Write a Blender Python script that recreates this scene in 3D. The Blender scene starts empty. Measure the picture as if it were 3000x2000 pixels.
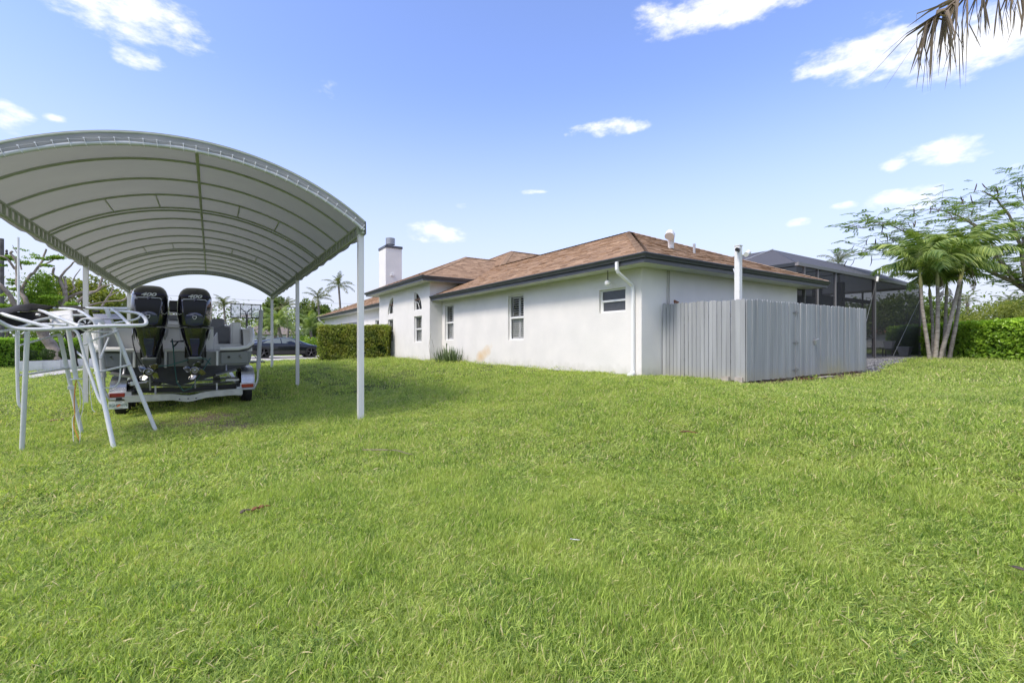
import bpy, math, random
import numpy as np
from mathutils import Vector, Matrix, noise as mnoise
R = math.radians
PI = math.pi
sc = bpy.context.scene
COL = sc.collection

# ---------------------------------------------------------------- camera
cd = bpy.data.cameras.new('camera'); cam = bpy.data.objects.new('camera', cd); COL.objects.link(cam)
cam.location = (0, 0, 1.5); cam.rotation_euler = (R(90), 0, R(-33.44))
cd.sensor_width = 36; cd.lens = 15.995; cd.clip_start = 0.05; cd.clip_end = 3000
sc.camera = cam

# ---------------------------------------------------------------- light
SUN_AZ = R(-98)      # compass direction of the sun: from +Y towards +X
SUN_EL = R(51)
sd = bpy.data.lights.new('sun', 'SUN'); sun = bpy.data.objects.new('sun', sd); COL.objects.link(sun)
sd.energy = 1.9; sd.angle = R(14); sd.color = (1.0, .91, .77)
_s = Vector((math.sin(SUN_AZ) * math.cos(SUN_EL), math.cos(SUN_AZ) * math.cos(SUN_EL), math.sin(SUN_EL)))
sun.rotation_euler = _s.to_track_quat('Z', 'Y').to_euler(); sun.location = (-20, -5, 30)

w = bpy.data.worlds.new('World'); sc.world = w; w.use_nodes = True
nt = w.node_tree; N = nt.nodes; L = nt.links; N.clear()
def wn(t, **k):
    n = N.new(t)
    for a, b in k.items(): setattr(n, a, b)
    return n
out = wn('ShaderNodeOutputWorld'); bg = wn('ShaderNodeBackground'); L.new(bg.outputs[0], out.inputs[0])
sky = wn('ShaderNodeTexSky', sky_type='NISHITA', sun_disc=False, sun_elevation=SUN_EL, sun_rotation=SUN_AZ)
sky.altitude = 0; sky.air_density = 1.0; sky.dust_density = 1.2; sky.ozone_density = 1.6
bg.inputs[1].default_value = 0.15
def M2(op, a, b=None, c=None):
    n = wn('ShaderNodeMath', operation=op)
    for i, v in enumerate((a, b, c)):
        if v is None: continue
        if isinstance(v, (int, float)): n.inputs[i].default_value = v
        else: L.new(v, n.inputs[i])
    return n.outputs[0]
tc = wn('ShaderNodeTexCoord'); sep = wn('ShaderNodeSeparateXYZ'); L.new(tc.outputs['Generated'], sep.inputs[0])
X_, Y_, Z_ = sep.outputs
az = M2('ARCTAN2', X_, Y_); el = M2('ARCSINE', Z_)
nz = wn('ShaderNodeTexNoise'); nz.inputs['Scale'].default_value = 7; nz.inputs['Detail'].default_value = 9; nz.inputs['Roughness'].default_value = .6
mp = wn('ShaderNodeMapping'); mp.inputs['Scale'].default_value = (1, 1, 2.2); L.new(tc.outputs['Generated'], mp.inputs[0]); L.new(mp.outputs[0], nz.inputs['Vector'])
nz2 = wn('ShaderNodeTexNoise'); nz2.inputs['Scale'].default_value = 26; nz2.inputs['Detail'].default_value = 7; nz2.inputs['Roughness'].default_value = .6
L.new(mp.outputs[0], nz2.inputs['Vector'])
nsum = M2('ADD', M2('MULTIPLY', M2('SUBTRACT', nz.outputs[0], .5), 5.2), M2('MULTIPLY', M2('SUBTRACT', nz2.outputs[0], .5), 3.6))
# clouds: compass direction, height above the horizon, half width, half height (degrees), density; the wide last ones are out of view, added as neutral fill light
clouds_and_fill = [(-6.5, 28.9, 5.5, 2.0, 1.15), (-5.6, 25.7, 2.5, 0.9, 0.45), (-14.6, 18.5, 1.4, 1.1, 0.95), (-11.7, 19.1, 0.8, 0.4, 0.40), (59.6, 33.5, 8.2, 1.4, 1.10), (50.7, 34.8, 2.5, 0.8, 0.40), (68.2, 26.5, 2.8, 1.6, 0.70), (72.7, 26.0, 4.6, 1.9, 1.10), (79.2, 24.9, 5.1, 2.2, 1.15), (72.7, 28.9, 2.0, 1.0, 0.55), (45.3, 24.5, 3.7, 0.8, 0.85), (23.9, 13.3, 3.3, 1.1, 0.90), (77.2, 16.7, 2.6, 1.0, 1.10), (73.5, 16.6, 1.1, 0.6, 0.90), (74.0, 13.3, 2.6, 1.0, 1.10), (69.5, 13.5, 1.3, 0.4, 0.75), (65.7, 12.5, 1.2, 0.5, 0.70), (36.1, 18.2, 1.9, 0.3, 0.35), (11.7, 27.4, 1.7, 1.6, 0.20), (81.3, 14.4, 0.7, 0.4, 0.40), (27.1, 16.6, 1.1, 0.6, 0.10), (-62, 24, 16, 6, 1.1), (-105, 34, 26, 9, 1.2), (-150, 20, 26, 8, 1.2), (-150, 48, 30, 9, 1.2), (150, 34, 28, 10, 1.2), (118, 16, 16, 6, 1.1), (112, 52, 24, 10, 1.2), (20, 66, 34, 8, 1.1), (-60, 56, 26, 8, 1.1)]
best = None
for (a0, e0, wa, we, dn) in clouds_and_fill:
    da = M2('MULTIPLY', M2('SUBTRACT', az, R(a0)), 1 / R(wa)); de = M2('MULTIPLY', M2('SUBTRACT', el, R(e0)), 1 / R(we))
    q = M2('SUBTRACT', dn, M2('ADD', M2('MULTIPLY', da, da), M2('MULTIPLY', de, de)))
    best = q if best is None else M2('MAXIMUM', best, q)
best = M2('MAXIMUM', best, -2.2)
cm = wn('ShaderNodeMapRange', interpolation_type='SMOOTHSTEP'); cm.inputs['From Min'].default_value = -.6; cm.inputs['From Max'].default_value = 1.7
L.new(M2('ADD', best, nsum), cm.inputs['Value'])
# thin veil near the horizon
veil = wn('ShaderNodeMapRange', interpolation_type='SMOOTHSTEP'); veil.inputs['From Min'].default_value = .5; veil.inputs['From Max'].default_value = 0
veil.inputs['To Max'].default_value = .95
L.new(Z_, veil.inputs['Value'])
tint = wn('ShaderNodeMix', data_type='RGBA', blend_type='MULTIPLY'); tint.inputs[0].default_value = 1
L.new(sky.outputs[0], tint.inputs[6]); tint.inputs[7].default_value = (1.02, 1.0, 1.25, 1)
m1 = wn('ShaderNodeMix', data_type='RGBA'); L.new(veil.outputs[0], m1.inputs[0]); L.new(tint.outputs[2], m1.inputs[6]); m1.inputs[7].default_value = (2.85, 3.0, 3.5, 1)
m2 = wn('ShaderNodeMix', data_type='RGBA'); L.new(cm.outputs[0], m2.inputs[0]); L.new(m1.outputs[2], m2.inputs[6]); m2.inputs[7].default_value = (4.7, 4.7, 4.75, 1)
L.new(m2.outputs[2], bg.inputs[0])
sc.view_settings.view_transform = 'Standard'; sc.view_settings.look = 'None'; sc.view_settings.gamma = 1
sc.view_settings.exposure = 0.88
sc.view_settings.use_curve_mapping = False

# ---------------------------------------------------------------- helpers
LOC = {}
def tag(o, label=None, cat=None, group=None, kind=None):
    if label: o['label'] = label
    if cat: o['category'] = cat
    if group: o['group'] = group
    if kind: o['kind'] = kind
    return o
def empty(name, loc, label=None, cat=None, group=None, parent=None):
    o = bpy.data.objects.new(name, None); COL.objects.link(o); o.empty_display_size = .2
    loc = Vector(loc)
    if parent is not None:
        o.parent = parent; o.location = loc - LOC[parent]
    else: o.location = loc
    LOC[o] = loc
    return tag(o, label, cat, group)
def copy_tree(o, parent=None):
    c = o.copy(); COL.objects.link(c); c.parent = parent
    for ch in list(o.children): copy_tree(ch, c)
    return c

class MB:
    def __init__(s): s.v = []; s.f = []; s.sh = []
    def quad(s, *p):
        n = len(s.v); s.v += [tuple(q) for q in p]; s.f.append(tuple(range(n, n + len(p)))); return s
    def box(s, c, d, rz=0, m=None):
        x, y, z = d[0] / 2, d[1] / 2, d[2] / 2; n = len(s.v)
        mt = Matrix.Translation(c) @ (m if m is not None else Matrix.Rotation(rz, 4, 'Z'))
        for k in ((-x, -y, -z), (x, -y, -z), (x, y, -z), (-x, y, -z), (-x, -y, z), (x, -y, z), (x, y, z), (-x, y, z)):
            s.v.append(tuple(mt @ Vector(k)))
        s.f += [tuple(n + i for i in q) for q in ((0, 3, 2, 1), (4, 5, 6, 7), (0, 1, 5, 4), (1, 2, 6, 5), (2, 3, 7, 6), (3, 0, 4, 7))]
        return s
    def bb(s, x0, x1, y0, y1, z0, z1): return s.box(((x0 + x1) / 2, (y0 + y1) / 2, (z0 + z1) / 2), (x1 - x0, y1 - y0, z1 - z0))
    def tube(s, path, r, n=8, cap=True, closed=False, flat=1.0):
        P = [Vector(p) for p in path]; m = len(P); rings = []
        up = None
        for i, p in enumerate(P):
            if closed: t = (P[(i + 1) % m] - P[i - 1]).normalized()
            else: t = (P[min(i + 1, m - 1)] - P[max(i - 1, 0)]).normalized()
            if up is None: up = Vector((0, 0, 1)) if abs(t.z) < .9 else Vector((1, 0, 0))
            a = t.cross(up)
            if a.length < 1e-5: a = t.cross(Vector((0.3, 1, .2)))
            a.normalize(); b = a.cross(t).normalized(); up = b
            rr = r[i] if hasattr(r, '__len__') else r
            k = len(s.v)
            for j in range(n):
                th = 2 * PI * j / n + PI / n
                s.v.append(tuple(p + a * math.cos(th) * rr + b * math.sin(th) * rr * flat))
            rings.append(k)
        last = m if closed else m - 1
        for i in range(last):
            k0, k1 = rings[i], rings[(i + 1) % m]
            for j in range(n): s.f.append((k0 + j, k0 + (j + 1) % n, k1 + (j + 1) % n, k1 + j))
        if cap and not closed:
            s.f.append(tuple(rings[0] + j for j in reversed(range(n)))); s.f.append(tuple(rings[-1] + j for j in range(n)))
        return s
    def lathe(s, prof, c=(0, 0, 0), n=16, m=None):
        k = len(s.v); mt = Matrix.Translation(c) @ (m if m is not None else Matrix())
        for (r, z) in prof:
            for j in range(n):
                a = 2 * PI * j / n; s.v.append(tuple(mt @ Vector((r * math.cos(a), r * math.sin(a), z))))
        for i in range(len(prof) - 1):
            for j in range(n):
                a, b = k + i * n + j, k + i * n + (j + 1) % n; s.f.append((a, b, b + n, a + n))
        s.f.append(tuple(k + j for j in reversed(range(n)))); s.f.append(tuple(k + (len(prof) - 1) * n + j for j in range(n)))
        return s
    def loft(s, rings, cap=True, close=True):
        k = len(s.v); n = len(rings[0])
        for r in rings: s.v += [tuple(p) for p in r]
        for i in range(len(rings) - 1):
            for j in range(n if close else n - 1):
                a, b = k + i * n + j, k + i * n + (j + 1) % n; s.f.append((a, b, b + n, a + n))
        if cap:
            s.f.append(tuple(k + j for j in reversed(range(n)))); s.f.append(tuple(k + (len(rings) - 1) * n + j for j in range(n)))
        return s
    def prism(s, poly, off):
        """poly: 3D points, extruded by vector off"""
        k = len(s.v); n = len(poly); off = Vector(off)
        s.v += [tuple(p) for p in poly]; s.v += [tuple(Vector(p) + off) for p in poly]
        s.f.append(tuple(range(k, k + n))); s.f.append(tuple(reversed(range(k + n, k + 2 * n))))
        for j in range(n): s.f.append((k + j, k + n + j, k + n + (j + 1) % n, k + (j + 1) % n))
        return s
    def xform(s, m, i0=0):
        s.v[i0:] = [tuple(m @ Vector(p)) for p in s.v[i0:]]; return s
    def mesh(s, name, mat, smooth=False, off=(0, 0, 0), fix=True):
        me = bpy.data.meshes.new(name)
        ox, oy, oz = off
        me.from_pydata([(x - ox, y - oy, z - oz) for x, y, z in s.v], [], s.f)
        if fix:
            import bmesh
            bm = bmesh.new(); bm.from_mesh(me); bmesh.ops.recalc_face_normals(bm, faces=bm.faces); bm.to_mesh(me); bm.free()
        if mat: me.materials.append(mat)
        if smooth:
            me.polygons.foreach_set('use_smooth', [True] * len(me.polygons))
            me.set_sharp_from_angle(angle=R(smooth if smooth is not True else 40))
        if s.sh and len(s.sh) == len(s.v):
            at = me.attributes.new('shade', 'FLOAT', 'POINT'); at.data.foreach_set('value', s.sh)
        return me
    def build(s, name, mat, parent=None, smooth=False, local=False, kind=None, label=None, bevel=0, subd=0, fix=True):
        off = (0, 0, 0) if (local or parent is None) else LOC[parent]
        o = bpy.data.objects.new(name, s.mesh(name, mat, smooth, off, fix)); COL.objects.link(o)
        if parent is not None: o.parent = parent
        LOC[o] = LOC[parent] if parent is not None else Vector((0, 0, 0))
        if bevel:
            b = o.modifiers.new('b', 'BEVEL'); b.width = bevel; b.segments = 2; b.limit_method = 'ANGLE'
        if subd:
            b = o.modifiers.new('s', 'SUBSURF'); b.levels = subd; b.render_levels = subd
        return tag(o, label, None, None, kind)
def inst(o, parent, loc=(0, 0, 0), rot=(0, 0, 0), scale=(1, 1, 1), name=None):
    """object sharing the mesh data of o"""
    c = bpy.data.objects.new(name or o.name.split('.')[0], o if isinstance(o, bpy.types.Mesh) else o.data); COL.objects.link(c)
    c.parent = parent; c.location = loc; c.rotation_euler = rot; c.scale = scale; LOC[c] = LOC.get(parent, Vector((0, 0, 0)))
    return c

def text_obj(s, size, mat, parent, m, name='lettering', shear=0, ext=.002, spacing=1, bold=0):
    cu = bpy.data.curves.new(name, 'FONT'); cu.body = s; cu.size = size; cu.extrude = ext; cu.shear = shear
    cu.align_x = 'CENTER'; cu.align_y = 'CENTER'; cu.space_character = spacing; cu.offset = bold
    t = bpy.data.objects.new('tmp', cu); COL.objects.link(t)
    dg = bpy.context.evaluated_depsgraph_get(); dg.update()
    me = bpy.data.meshes.new_from_object(t.evaluated_get(dg)); bpy.data.objects.remove(t)
    me.materials.clear(); me.materials.append(mat); me.transform(m)
    o = bpy.data.objects.new(name, me); COL.objects.link(o); o.parent = parent; LOC[o] = LOC.get(parent, Vector((0, 0, 0)))
    return o

# ---------------------------------------------------------------- materials
def mat(name, c1, c2=None, scale=5, rough=.6, bump=0, bscale=60, metal=0, spec=.5, coat=0, detail=5, stretch=(1, 1, 1), world=False, trans=0, c3=None, bdist=.01):
    m = bpy.data.materials.new(name); m.use_nodes = True; t = m.node_tree; b = t.nodes['Principled BSDF']
    b.inputs['Roughness'].default_value = rough; b.inputs['Metallic'].default_value = metal
    b.inputs['Specular IOR Level'].default_value = spec; b.inputs['Coat Weight'].default_value = coat; b.inputs['Coat Roughness'].default_value = .04
    g = t.nodes.new('ShaderNodeNewGeometry') if world else t.nodes.new('ShaderNodeTexCoord')
    src = g.outputs['Position'] if world else g.outputs['Object']
    mp = t.nodes.new('ShaderNodeMapping'); mp.inputs['Scale'].default_value = stretch; t.links.new(src, mp.inputs[0])
    b.inputs['Base Color'].default_value = (*c1, 1)
    if c2:
        n = t.nodes.new('ShaderNodeTexNoise'); n.inputs['Scale'].default_value = scale; n.inputs['Detail'].default_value = detail; t.links.new(mp.outputs[0], n.inputs['Vector'])
        r = t.nodes.new('ShaderNodeValToRGB'); r.color_ramp.elements[0].position = .35; r.color_ramp.elements[1].position = .65
        r.color_ramp.elements[0].color = (*c1, 1); r.color_ramp.elements[1].color = (*c2, 1)
        if c3: e = r.color_ramp.elements.new(.8); e.color = (*c3, 1)
        t.links.new(n.outputs[0], r.inputs[0]); t.links.new(r.outputs[0], b.inputs['Base Color'])
        m['ramp'] = 1
    if bump:
        n = t.nodes.new('ShaderNodeTexNoise'); n.inputs['Scale'].default_value = bscale; n.inputs['Detail'].default_value = 4; t.links.new(mp.outputs[0], n.inputs['Vector'])
        k = t.nodes.new('ShaderNodeBump'); k.inputs['Strength'].default_value = bump; k.inputs['Distance'].default_value = bdist
        t.links.new(n.outputs[0], k.inputs['Height']); t.links.new(k.outputs[0], b.inputs['Normal'])
    return m
def leafmat(name, ca, cb, patch=None, trans=.35, rough=.5, pscale=1.2, dry=None, dryamt=0, pk=.45):
    """two leaf colours mixed by the per-leaf attribute 'shade', patches by world position, translucent"""
    m = bpy.data.materials.new(name); m.use_nodes = True; t = m.node_tree; b = t.nodes['Principled BSDF']; o = t.nodes['Material Output']
    a = t.nodes.new('ShaderNodeAttribute'); a.attribute_name = 'shade'
    mx = t.nodes.new('ShaderNodeMix'); mx.data_type = 'RGBA'; mx.inputs[6].default_value = (*ca, 1); mx.inputs[7].default_value = (*cb, 1)
    t.links.new(a.outputs['Fac'], mx.inputs[0]); col = mx.outputs[2]
    if patch:
        g = t.nodes.new('ShaderNodeNewGeometry'); n = t.nodes.new('ShaderNodeTexNoise'); n.inputs['Scale'].default_value = pscale; n.inputs['Detail'].default_value = 4
        t.links.new(g.outputs['Position'], n.inputs['Vector'])
        r = t.nodes.new('ShaderNodeMapRange'); r.inputs['From Min'].default_value = .42; r.inputs['From Max'].default_value = .68; t.links.new(n.outputs[0], r.inputs['Value'])
        m3 = t.nodes.new('ShaderNodeMix'); m3.data_type = 'RGBA'; t.links.new(r.outputs[0], m3.inputs[0]); t.links.new(col, m3.inputs[6]); m3.inputs[7].default_value = (*patch, 1); col = m3.outputs[2]
        k = t.nodes.new('ShaderNodeMix'); k.data_type = 'RGBA'; k.inputs[0].default_value = pk; t.links.new(mx.outputs[2], k.inputs[6]); t.links.new(col, k.inputs[7]); col = k.outputs[2]
    if dry:
        r = t.nodes.new('ShaderNodeMath'); r.operation = 'LESS_THAN'; r.inputs[1].default_value = dryamt; t.links.new(a.outputs['Fac'], r.inputs[0])
        m4 = t.nodes.new('ShaderNodeMix'); m4.data_type = 'RGBA'; t.links.new(r.outputs[0], m4.inputs[0]); t.links.new(col, m4.inputs[6]); m4.inputs[7].default_value = (*dry, 1); col = m4.outputs[2]
    t.links.new(col, b.inputs['Base Color']); b.inputs['Roughness'].default_value = rough; b.inputs['Specular IOR Level'].default_value = .35
    tr = t.nodes.new('ShaderNodeBsdfTranslucent'); gm = t.nodes.new('ShaderNodeMix'); gm.data_type = 'RGBA'; gm.blend_type = 'MULTIPLY'; gm.inputs[0].default_value = 1
    t.links.new(col, gm.inputs[6]); gm.inputs[7].default_value = (1.5, 1.6, .7, 1); t.links.new(gm.outputs[2], tr.inputs[0])
    ms = t.nodes.new('ShaderNodeMixShader'); ms.inputs[0].default_value = trans; t.links.new(b.outputs[0], ms.inputs[1]); t.links.new(tr.outputs[0], ms.inputs[2]); t.links.new(ms.outputs[0], o.inputs[0])
    return m
def glassy(name, col, alpha, rough=.03, gloss=.12, spec=None):
    """thin pane or mesh: part transparent, part body colour with gloss"""
    m = bpy.data.materials.new(name); m.use_nodes = True; t = m.node_tree; b = t.nodes['Principled BSDF']; o = t.nodes['Material Output']
    b.inputs['Base Color'].default_value = (*col, 1); b.inputs['Roughness'].default_value = rough; b.inputs['Specular IOR Level'].default_value = .6
    tr = t.nodes.new('ShaderNodeBsdfTransparent'); ms = t.nodes.new('ShaderNodeMixShader')
    fr = t.nodes.new('ShaderNodeFresnel'); fr.inputs[0].default_value = 1.45
    if gloss:
        ge = t.nodes.new('ShaderNodeNewGeometry'); bf = t.nodes.new('ShaderNodeMath'); bf.operation = 'SUBTRACT'; bf.inputs[0].default_value = 1; t.links.new(ge.outputs['Backfacing'], bf.inputs[1]); fm_ = t.nodes.new('ShaderNodeMath'); fm_.operation = 'MULTIPLY'; t.links.new(fr.outputs[0], fm_.inputs[0]); t.links.new(bf.outputs[0], fm_.inputs[1])
        ad = t.nodes.new('ShaderNodeMath'); ad.operation = 'ADD'; ad.use_clamp = True; ad.inputs[1].default_value = alpha; t.links.new(fm_.outputs[0], ad.inputs[0]); t.links.new(ad.outputs[0], ms.inputs[0])
    else: ms.inputs[0].default_value = alpha
    t.links.new(tr.outputs[0], ms.inputs[1]); t.links.new(b.outputs[0], ms.inputs[2]); t.links.new(ms.outputs[0], o.inputs[0])
    return m

Mt = {}
Mt['white'] = mat('white_paint', (.74, .74, .73), (.69, .70, .69), 9, .35, 0)
Mt['vinyl'] = mat('white_vinyl', (.78, .79, .78), rough=.3)
Mt['alu_w'] = mat('white_powdercoat', (.66, .68, .68), (.58, .60, .60), 3, .32, .05, 30)
Mt['post'] = mat('post_paint', (.74, .74, .73), (.66, .66, .655), 4, .4, .08, 25, stretch=(3, 3, .6))
Mt['rail'] = mat('frame_paint_green', (.42, .46, .36), (.34, .38, .29), 5, .5)
Mt['gutter'] = mat('gutter_paint', (.055, .06, .070), (.068, .074, .085), 3, .4, .04, 20)
Mt['soffit'] = mat('soffit_paint', (.62, .64, .58), (.56, .58, .52), 3, .6)
Mt['black'] = mat('black_plastic', (.012, .012, .013), rough=.4)
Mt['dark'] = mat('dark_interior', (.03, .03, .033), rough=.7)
Mt['chrome'] = mat('polished_steel', (.26, .26, .25), rough=.24, metal=1)
Mt['alu'] = mat('trailer_aluminium', (.50, .51, .52), (.40, .41, .42), 8, .36, .15, 40, metal=.75)
Mt['rubber'] = mat('rubber', (.015, .015, .016), rough=.75, bump=.3, bscale=50)
Mt['red'] = mat('red_lens', (.30, .015, .02), rough=.15, coat=.6)
Mt['gel_w'] = mat('white_gelcoat', (.70, .70, .67), (.64, .64, .61), 2, .22, coat=.5)
Mt['gel_g'] = mat('grey_gelcoat', (.19, .205, .215), (.17, .185, .195), 2, .22, coat=.7)
Mt['bottom'] = mat('bottom_paint', (.028, .03, .034), (.05, .052, .05), 4, .6)
Mt['cowl'] = mat('outboard_paint', (.006, .006, .011), rough=.12, coat=1, spec=.7)
Mt['blue'] = mat('outboard_blue_paint', (.025, .03, .075), rough=.15, coat=1)
Mt['navy'] = mat('outboard_navy_strip', (.012, .012, .06), rough=.2, coat=.8)
Mt['lowunit'] = mat('outboard_lower_unit', (.045, .05, .042), (.065, .07, .06), 6, .35, coat=.3)
Mt['seat'] = mat('grey_vinyl', (.16, .165, .17), (.14, .145, .15), 6, .5, .1, 60)
Mt['wood'] = mat('brown_wood', (.20, .075, .025), (.13, .05, .018), 6, .7, .3, 40, stretch=(6, 6, 1))
Mt['paleblock'] = mat('concrete_block', (.42, .38, .33), (.30, .27, .23), 9, .9, .5, 30)
Mt['concrete'] = mat('concrete', (.52, .50, .46), (.42, .40, .37), 1.2, .85, .3, 30, world=True)
Mt['bark'] = mat('bark', (.25, .21, .17), (.12, .10, .08), 8, .9, .8, 20, stretch=(1, 1, .5))
Mt['barkpale'] = mat('bark_pale', (.34, .29, .25), (.20, .165, .135), 5, .9, .8, 16)
Mt['cable'] = mat('cable', (.03, .03, .03), rough=.6)
Mt['wirew'] = mat('white_cable', (.62, .62, .58), rough=.5)
Mt['wireo'] = mat('orange_cable', (.55, .22, .02), rough=.5)
Mt['hose'] = mat('green_hose', (.02, .10, .085), rough=.4)
Mt['bronze'] = mat('bronze_aluminium', (.055, .053, .055), rough=.4)
Mt['bronze2'] = mat('light_bronze_aluminium', (.20, .20, .205), rough=.4)
Mt['pane'] = glassy('window_glass', (.02, .022, .025), .12, .02)
Mt['frost'] = mat('frosted_glass', (.085, .09, .10), (.07, .075, .085), 12, .28, .3, 200)
Mt['screen'] = glassy('insect_screen', (.030, .030, .033), .60, .8, gloss=0)
Mt['screenr'] = glassy('roof_screen', (.075, .078, .09), .93, .8, gloss=0)
Mt['pot'] = mat('white_pot', (.78, .78, .76), (.70, .70, .68), 4, .5)

# ---------------------------------------------------------------- terrain
def S(t):
    t = np.clip(t, 0, 1); return t * t * (3 - 2 * t)
def gz(x, y):
    x = np.asarray(x, float); y = np.asarray(y, float)
    z = .6 * S((x - 1.9) / 6.6)
    z = z - .22 * S((-x + .2) / 4.0) * S((y - 6) / 8)
    z = z + .26 * S((y - 17) / 7) * S((x + 2) / 4.5) * (1 - S((x - 2) / 6.0))
    z = z + .12 * S((x - 17) / 4)
    far = S((y - 27) / 5)
    z = z * (1 - far) + (.33 - .42 * S((-x - 1) / 6.5)) * far
    z = z - .07 * np.exp(-((y - 5.3) / .9) ** 2) * S((x - 8.8) / .8) * S((17.5 - x) / 1.0)
    z = z + .012 * np.sin(x * 1.7 + y * .6) * np.sin(y * 1.1 - x * .4)
    return z
def G(x, y): return float(gz(x, y))

# ================================================================ ground
def axis(lo, hi, fine_lo, fine_hi, st):
    a = list(np.arange(fine_lo, fine_hi + 1e-6, st)); s_ = st
    while a[-1] < hi: s_ *= 1.25; a.append(a[-1] + s_)
    s_ = st
    while a[0] > lo: s_ *= 1.25; a.insert(0, a[0] - s_)
    return np.array(a)
gx = axis(-700, 900, -14, 34, .4); gy = axis(-300, 1300, -4, 46, .4)
GX, GY = np.meshgrid(gx, gy, indexing='ij'); GZ = gz(GX, GY)
nx, ny = GX.shape
vs = np.stack([GX.ravel(), GY.ravel(), GZ.ravel()], 1)
ii = (np.arange(nx - 1)[:, None] * ny + np.arange(ny - 1)[None]).ravel()
fs = np.stack([ii, ii + ny, ii + ny + 1, ii + 1], 1)
def npmesh(name, verts, faces, attrs=None):
    me = bpy.data.meshes.new(name); nv, nf, k = len(verts), len(faces), faces.shape[1]
    me.vertices.add(nv); me.vertices.foreach_set('co', np.asarray(verts, np.float32).ravel())
    me.loops.add(nf * k); me.loops.foreach_set('vertex_index', faces.astype(np.int32).ravel())
    me.polygons.add(nf); me.polygons.foreach_set('loop_start', np.arange(0, nf * k, k, dtype=np.int32))
    me.update(calc_edges=True)
    for a, b in (attrs or {}).items():
        at = me.attributes.new(a, 'FLOAT_VECTOR' if b.ndim == 2 else 'FLOAT', 'POINT'); at.data.foreach_set('vector' if b.ndim == 2 else 'value', b.astype(np.float32).ravel())
    return me
def link(name, me, mt=None, parent=None, kind=None, label=None, cat=None, group=None):
    if mt: me.materials.append(mt)
    o = bpy.data.objects.new(name, me); COL.objects.link(o)
    if parent is not None: o.parent = parent
    LOC[o] = LOC.get(parent, Vector((0, 0, 0)))
    return tag(o, label, cat, group, kind)
Mt['soil'] = mat('lawn_soil', (.075, .098, .028), (.115, .14, .042), 1.6, .95, .6, 25, world=True, c3=(.14, .14, .06), spec=.05)
def soilpatch():
    m = Mt['soil']; t = m.node_tree; b = t.nodes['Principled BSDF']; old = b.inputs['Base Color'].links[0].from_socket
    g = t.nodes.new('ShaderNodeNewGeometry'); fac = None
    for (x, y, r_) in ((-.1, 10.7, 2.0), (.2, 9.2, 1.0), (13.2, 5.2, 1.2), (-1.6, 9.9, .7)):
        d = t.nodes.new('ShaderNodeVectorMath'); d.operation = 'DISTANCE'; t.links.new(g.outputs['Position'], d.inputs[0]); d.inputs[1].default_value = (x, y, 0)
        q = t.nodes.new('ShaderNodeMapRange'); q.inputs['From Min'].default_value = r_; q.inputs['From Max'].default_value = r_ * .35; t.links.new(d.outputs['Value'], q.inputs['Value'])
        if fac is None: fac = q.outputs[0]
        else: mx_ = t.nodes.new('ShaderNodeMath'); mx_.operation = 'MAXIMUM'; t.links.new(fac, mx_.inputs[0]); t.links.new(q.outputs[0], mx_.inputs[1]); fac = mx_.outputs[0]
    m_ = t.nodes.new('ShaderNodeMix'); m_.data_type = 'RGBA'; t.links.new(fac, m_.inputs[0]); t.links.new(old, m_.inputs[6]); m_.inputs[7].default_value = (.20, .155, .10, 1); t.links.new(m_.outputs[2], b.inputs['Base Color'])
soilpatch()
link('ground', npmesh('ground', vs, fs), Mt['soil'], kind='structure')

def sheet(name, poly, mt, lift=.004, st=.5, kind='structure', label=None, thick=.0):
    """flat sheet following the terrain: poly = 4 corners (x, y)"""
    a, b, c, d = [Vector((*p, 0)) for p in poly]
    n = max(2, int((b - a).length / st)); m = max(2, int((c - b).length / st)); mb = MB(); P_ = []
    for i in range(n + 1):
        row = []
        for j in range(m + 1):
            u, v = i / n, j / m
            p = a.lerp(b, u).lerp(d.lerp(c, u), v); row.append((p.x, p.y, G(p.x, p.y) + lift + .0))
        P_.append(row)
    for i in range(n):
        for j in range(m): mb.quad(P_[i][j], P_[i + 1][j], P_[i + 1][j + 1], P_[i][j + 1])
    ring = [P_[i][0] for i in range(n + 1)] + [P_[n][j] for j in range(1, m + 1)] + [P_[i][m] for i in range(n - 1, -1, -1)] + [P_[0][j] for j in range(m - 1, 0, -1)]
    for p, q in zip(ring, ring[1:] + ring[:1]): mb.quad(p, q, (q[0], q[1], q[2] - .12), (p[0], p[1], p[2] - .12))
    return mb.build(name, mt, kind=kind, label=label)
sheet('driveway', [(-2.5, 30.6), (9.3, 30.6), (9.3, 39.5), (-2.5, 39.5)], Mt['concrete'], .05)
sheet('road', [(-60, 50), (40, 50), (40, 57), (-60, 57)], mat('asphalt', (.06, .06, .062), (.05, .05, .052), 1, .9, world=True), .03, 3)
WALK = [(-6.807,28.822,-0.015)[:2], (-4.626,33.254,-0.019)[:2], (-4.81,35.412,-0.006)[:2], (-7.578,32.088,0.008)[:2]]
sheet('footpath', WALK, Mt['concrete'], .04)
GRAV = [(16.45, 5.35), (24.4, 6.55), (24.4, 7.95), (16.45, 7.95)]
GRAV2 = [(24.4, 6.75), (31, 6.9), (31, 7.95), (24.4, 7.95)]
DIRT = [(9.55, 4.95), (16.8, 5.0), (16.8, 5.9), (9.55, 5.9)]
Mt['dirt'] = mat('mulch_dirt', (.11, .075, .05), (.045, .033, .026), 3, .95, 1, 40, world=True, c3=(.17, .13, .09))
sheet('dirt_strip', DIRT, Mt['dirt'], .02, .3)
sheet('gravel_bed', GRAV, Mt['dirt'], .03, .4); sheet('gravel_bed', GRAV2, Mt['dirt'], .034, .4)

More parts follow.
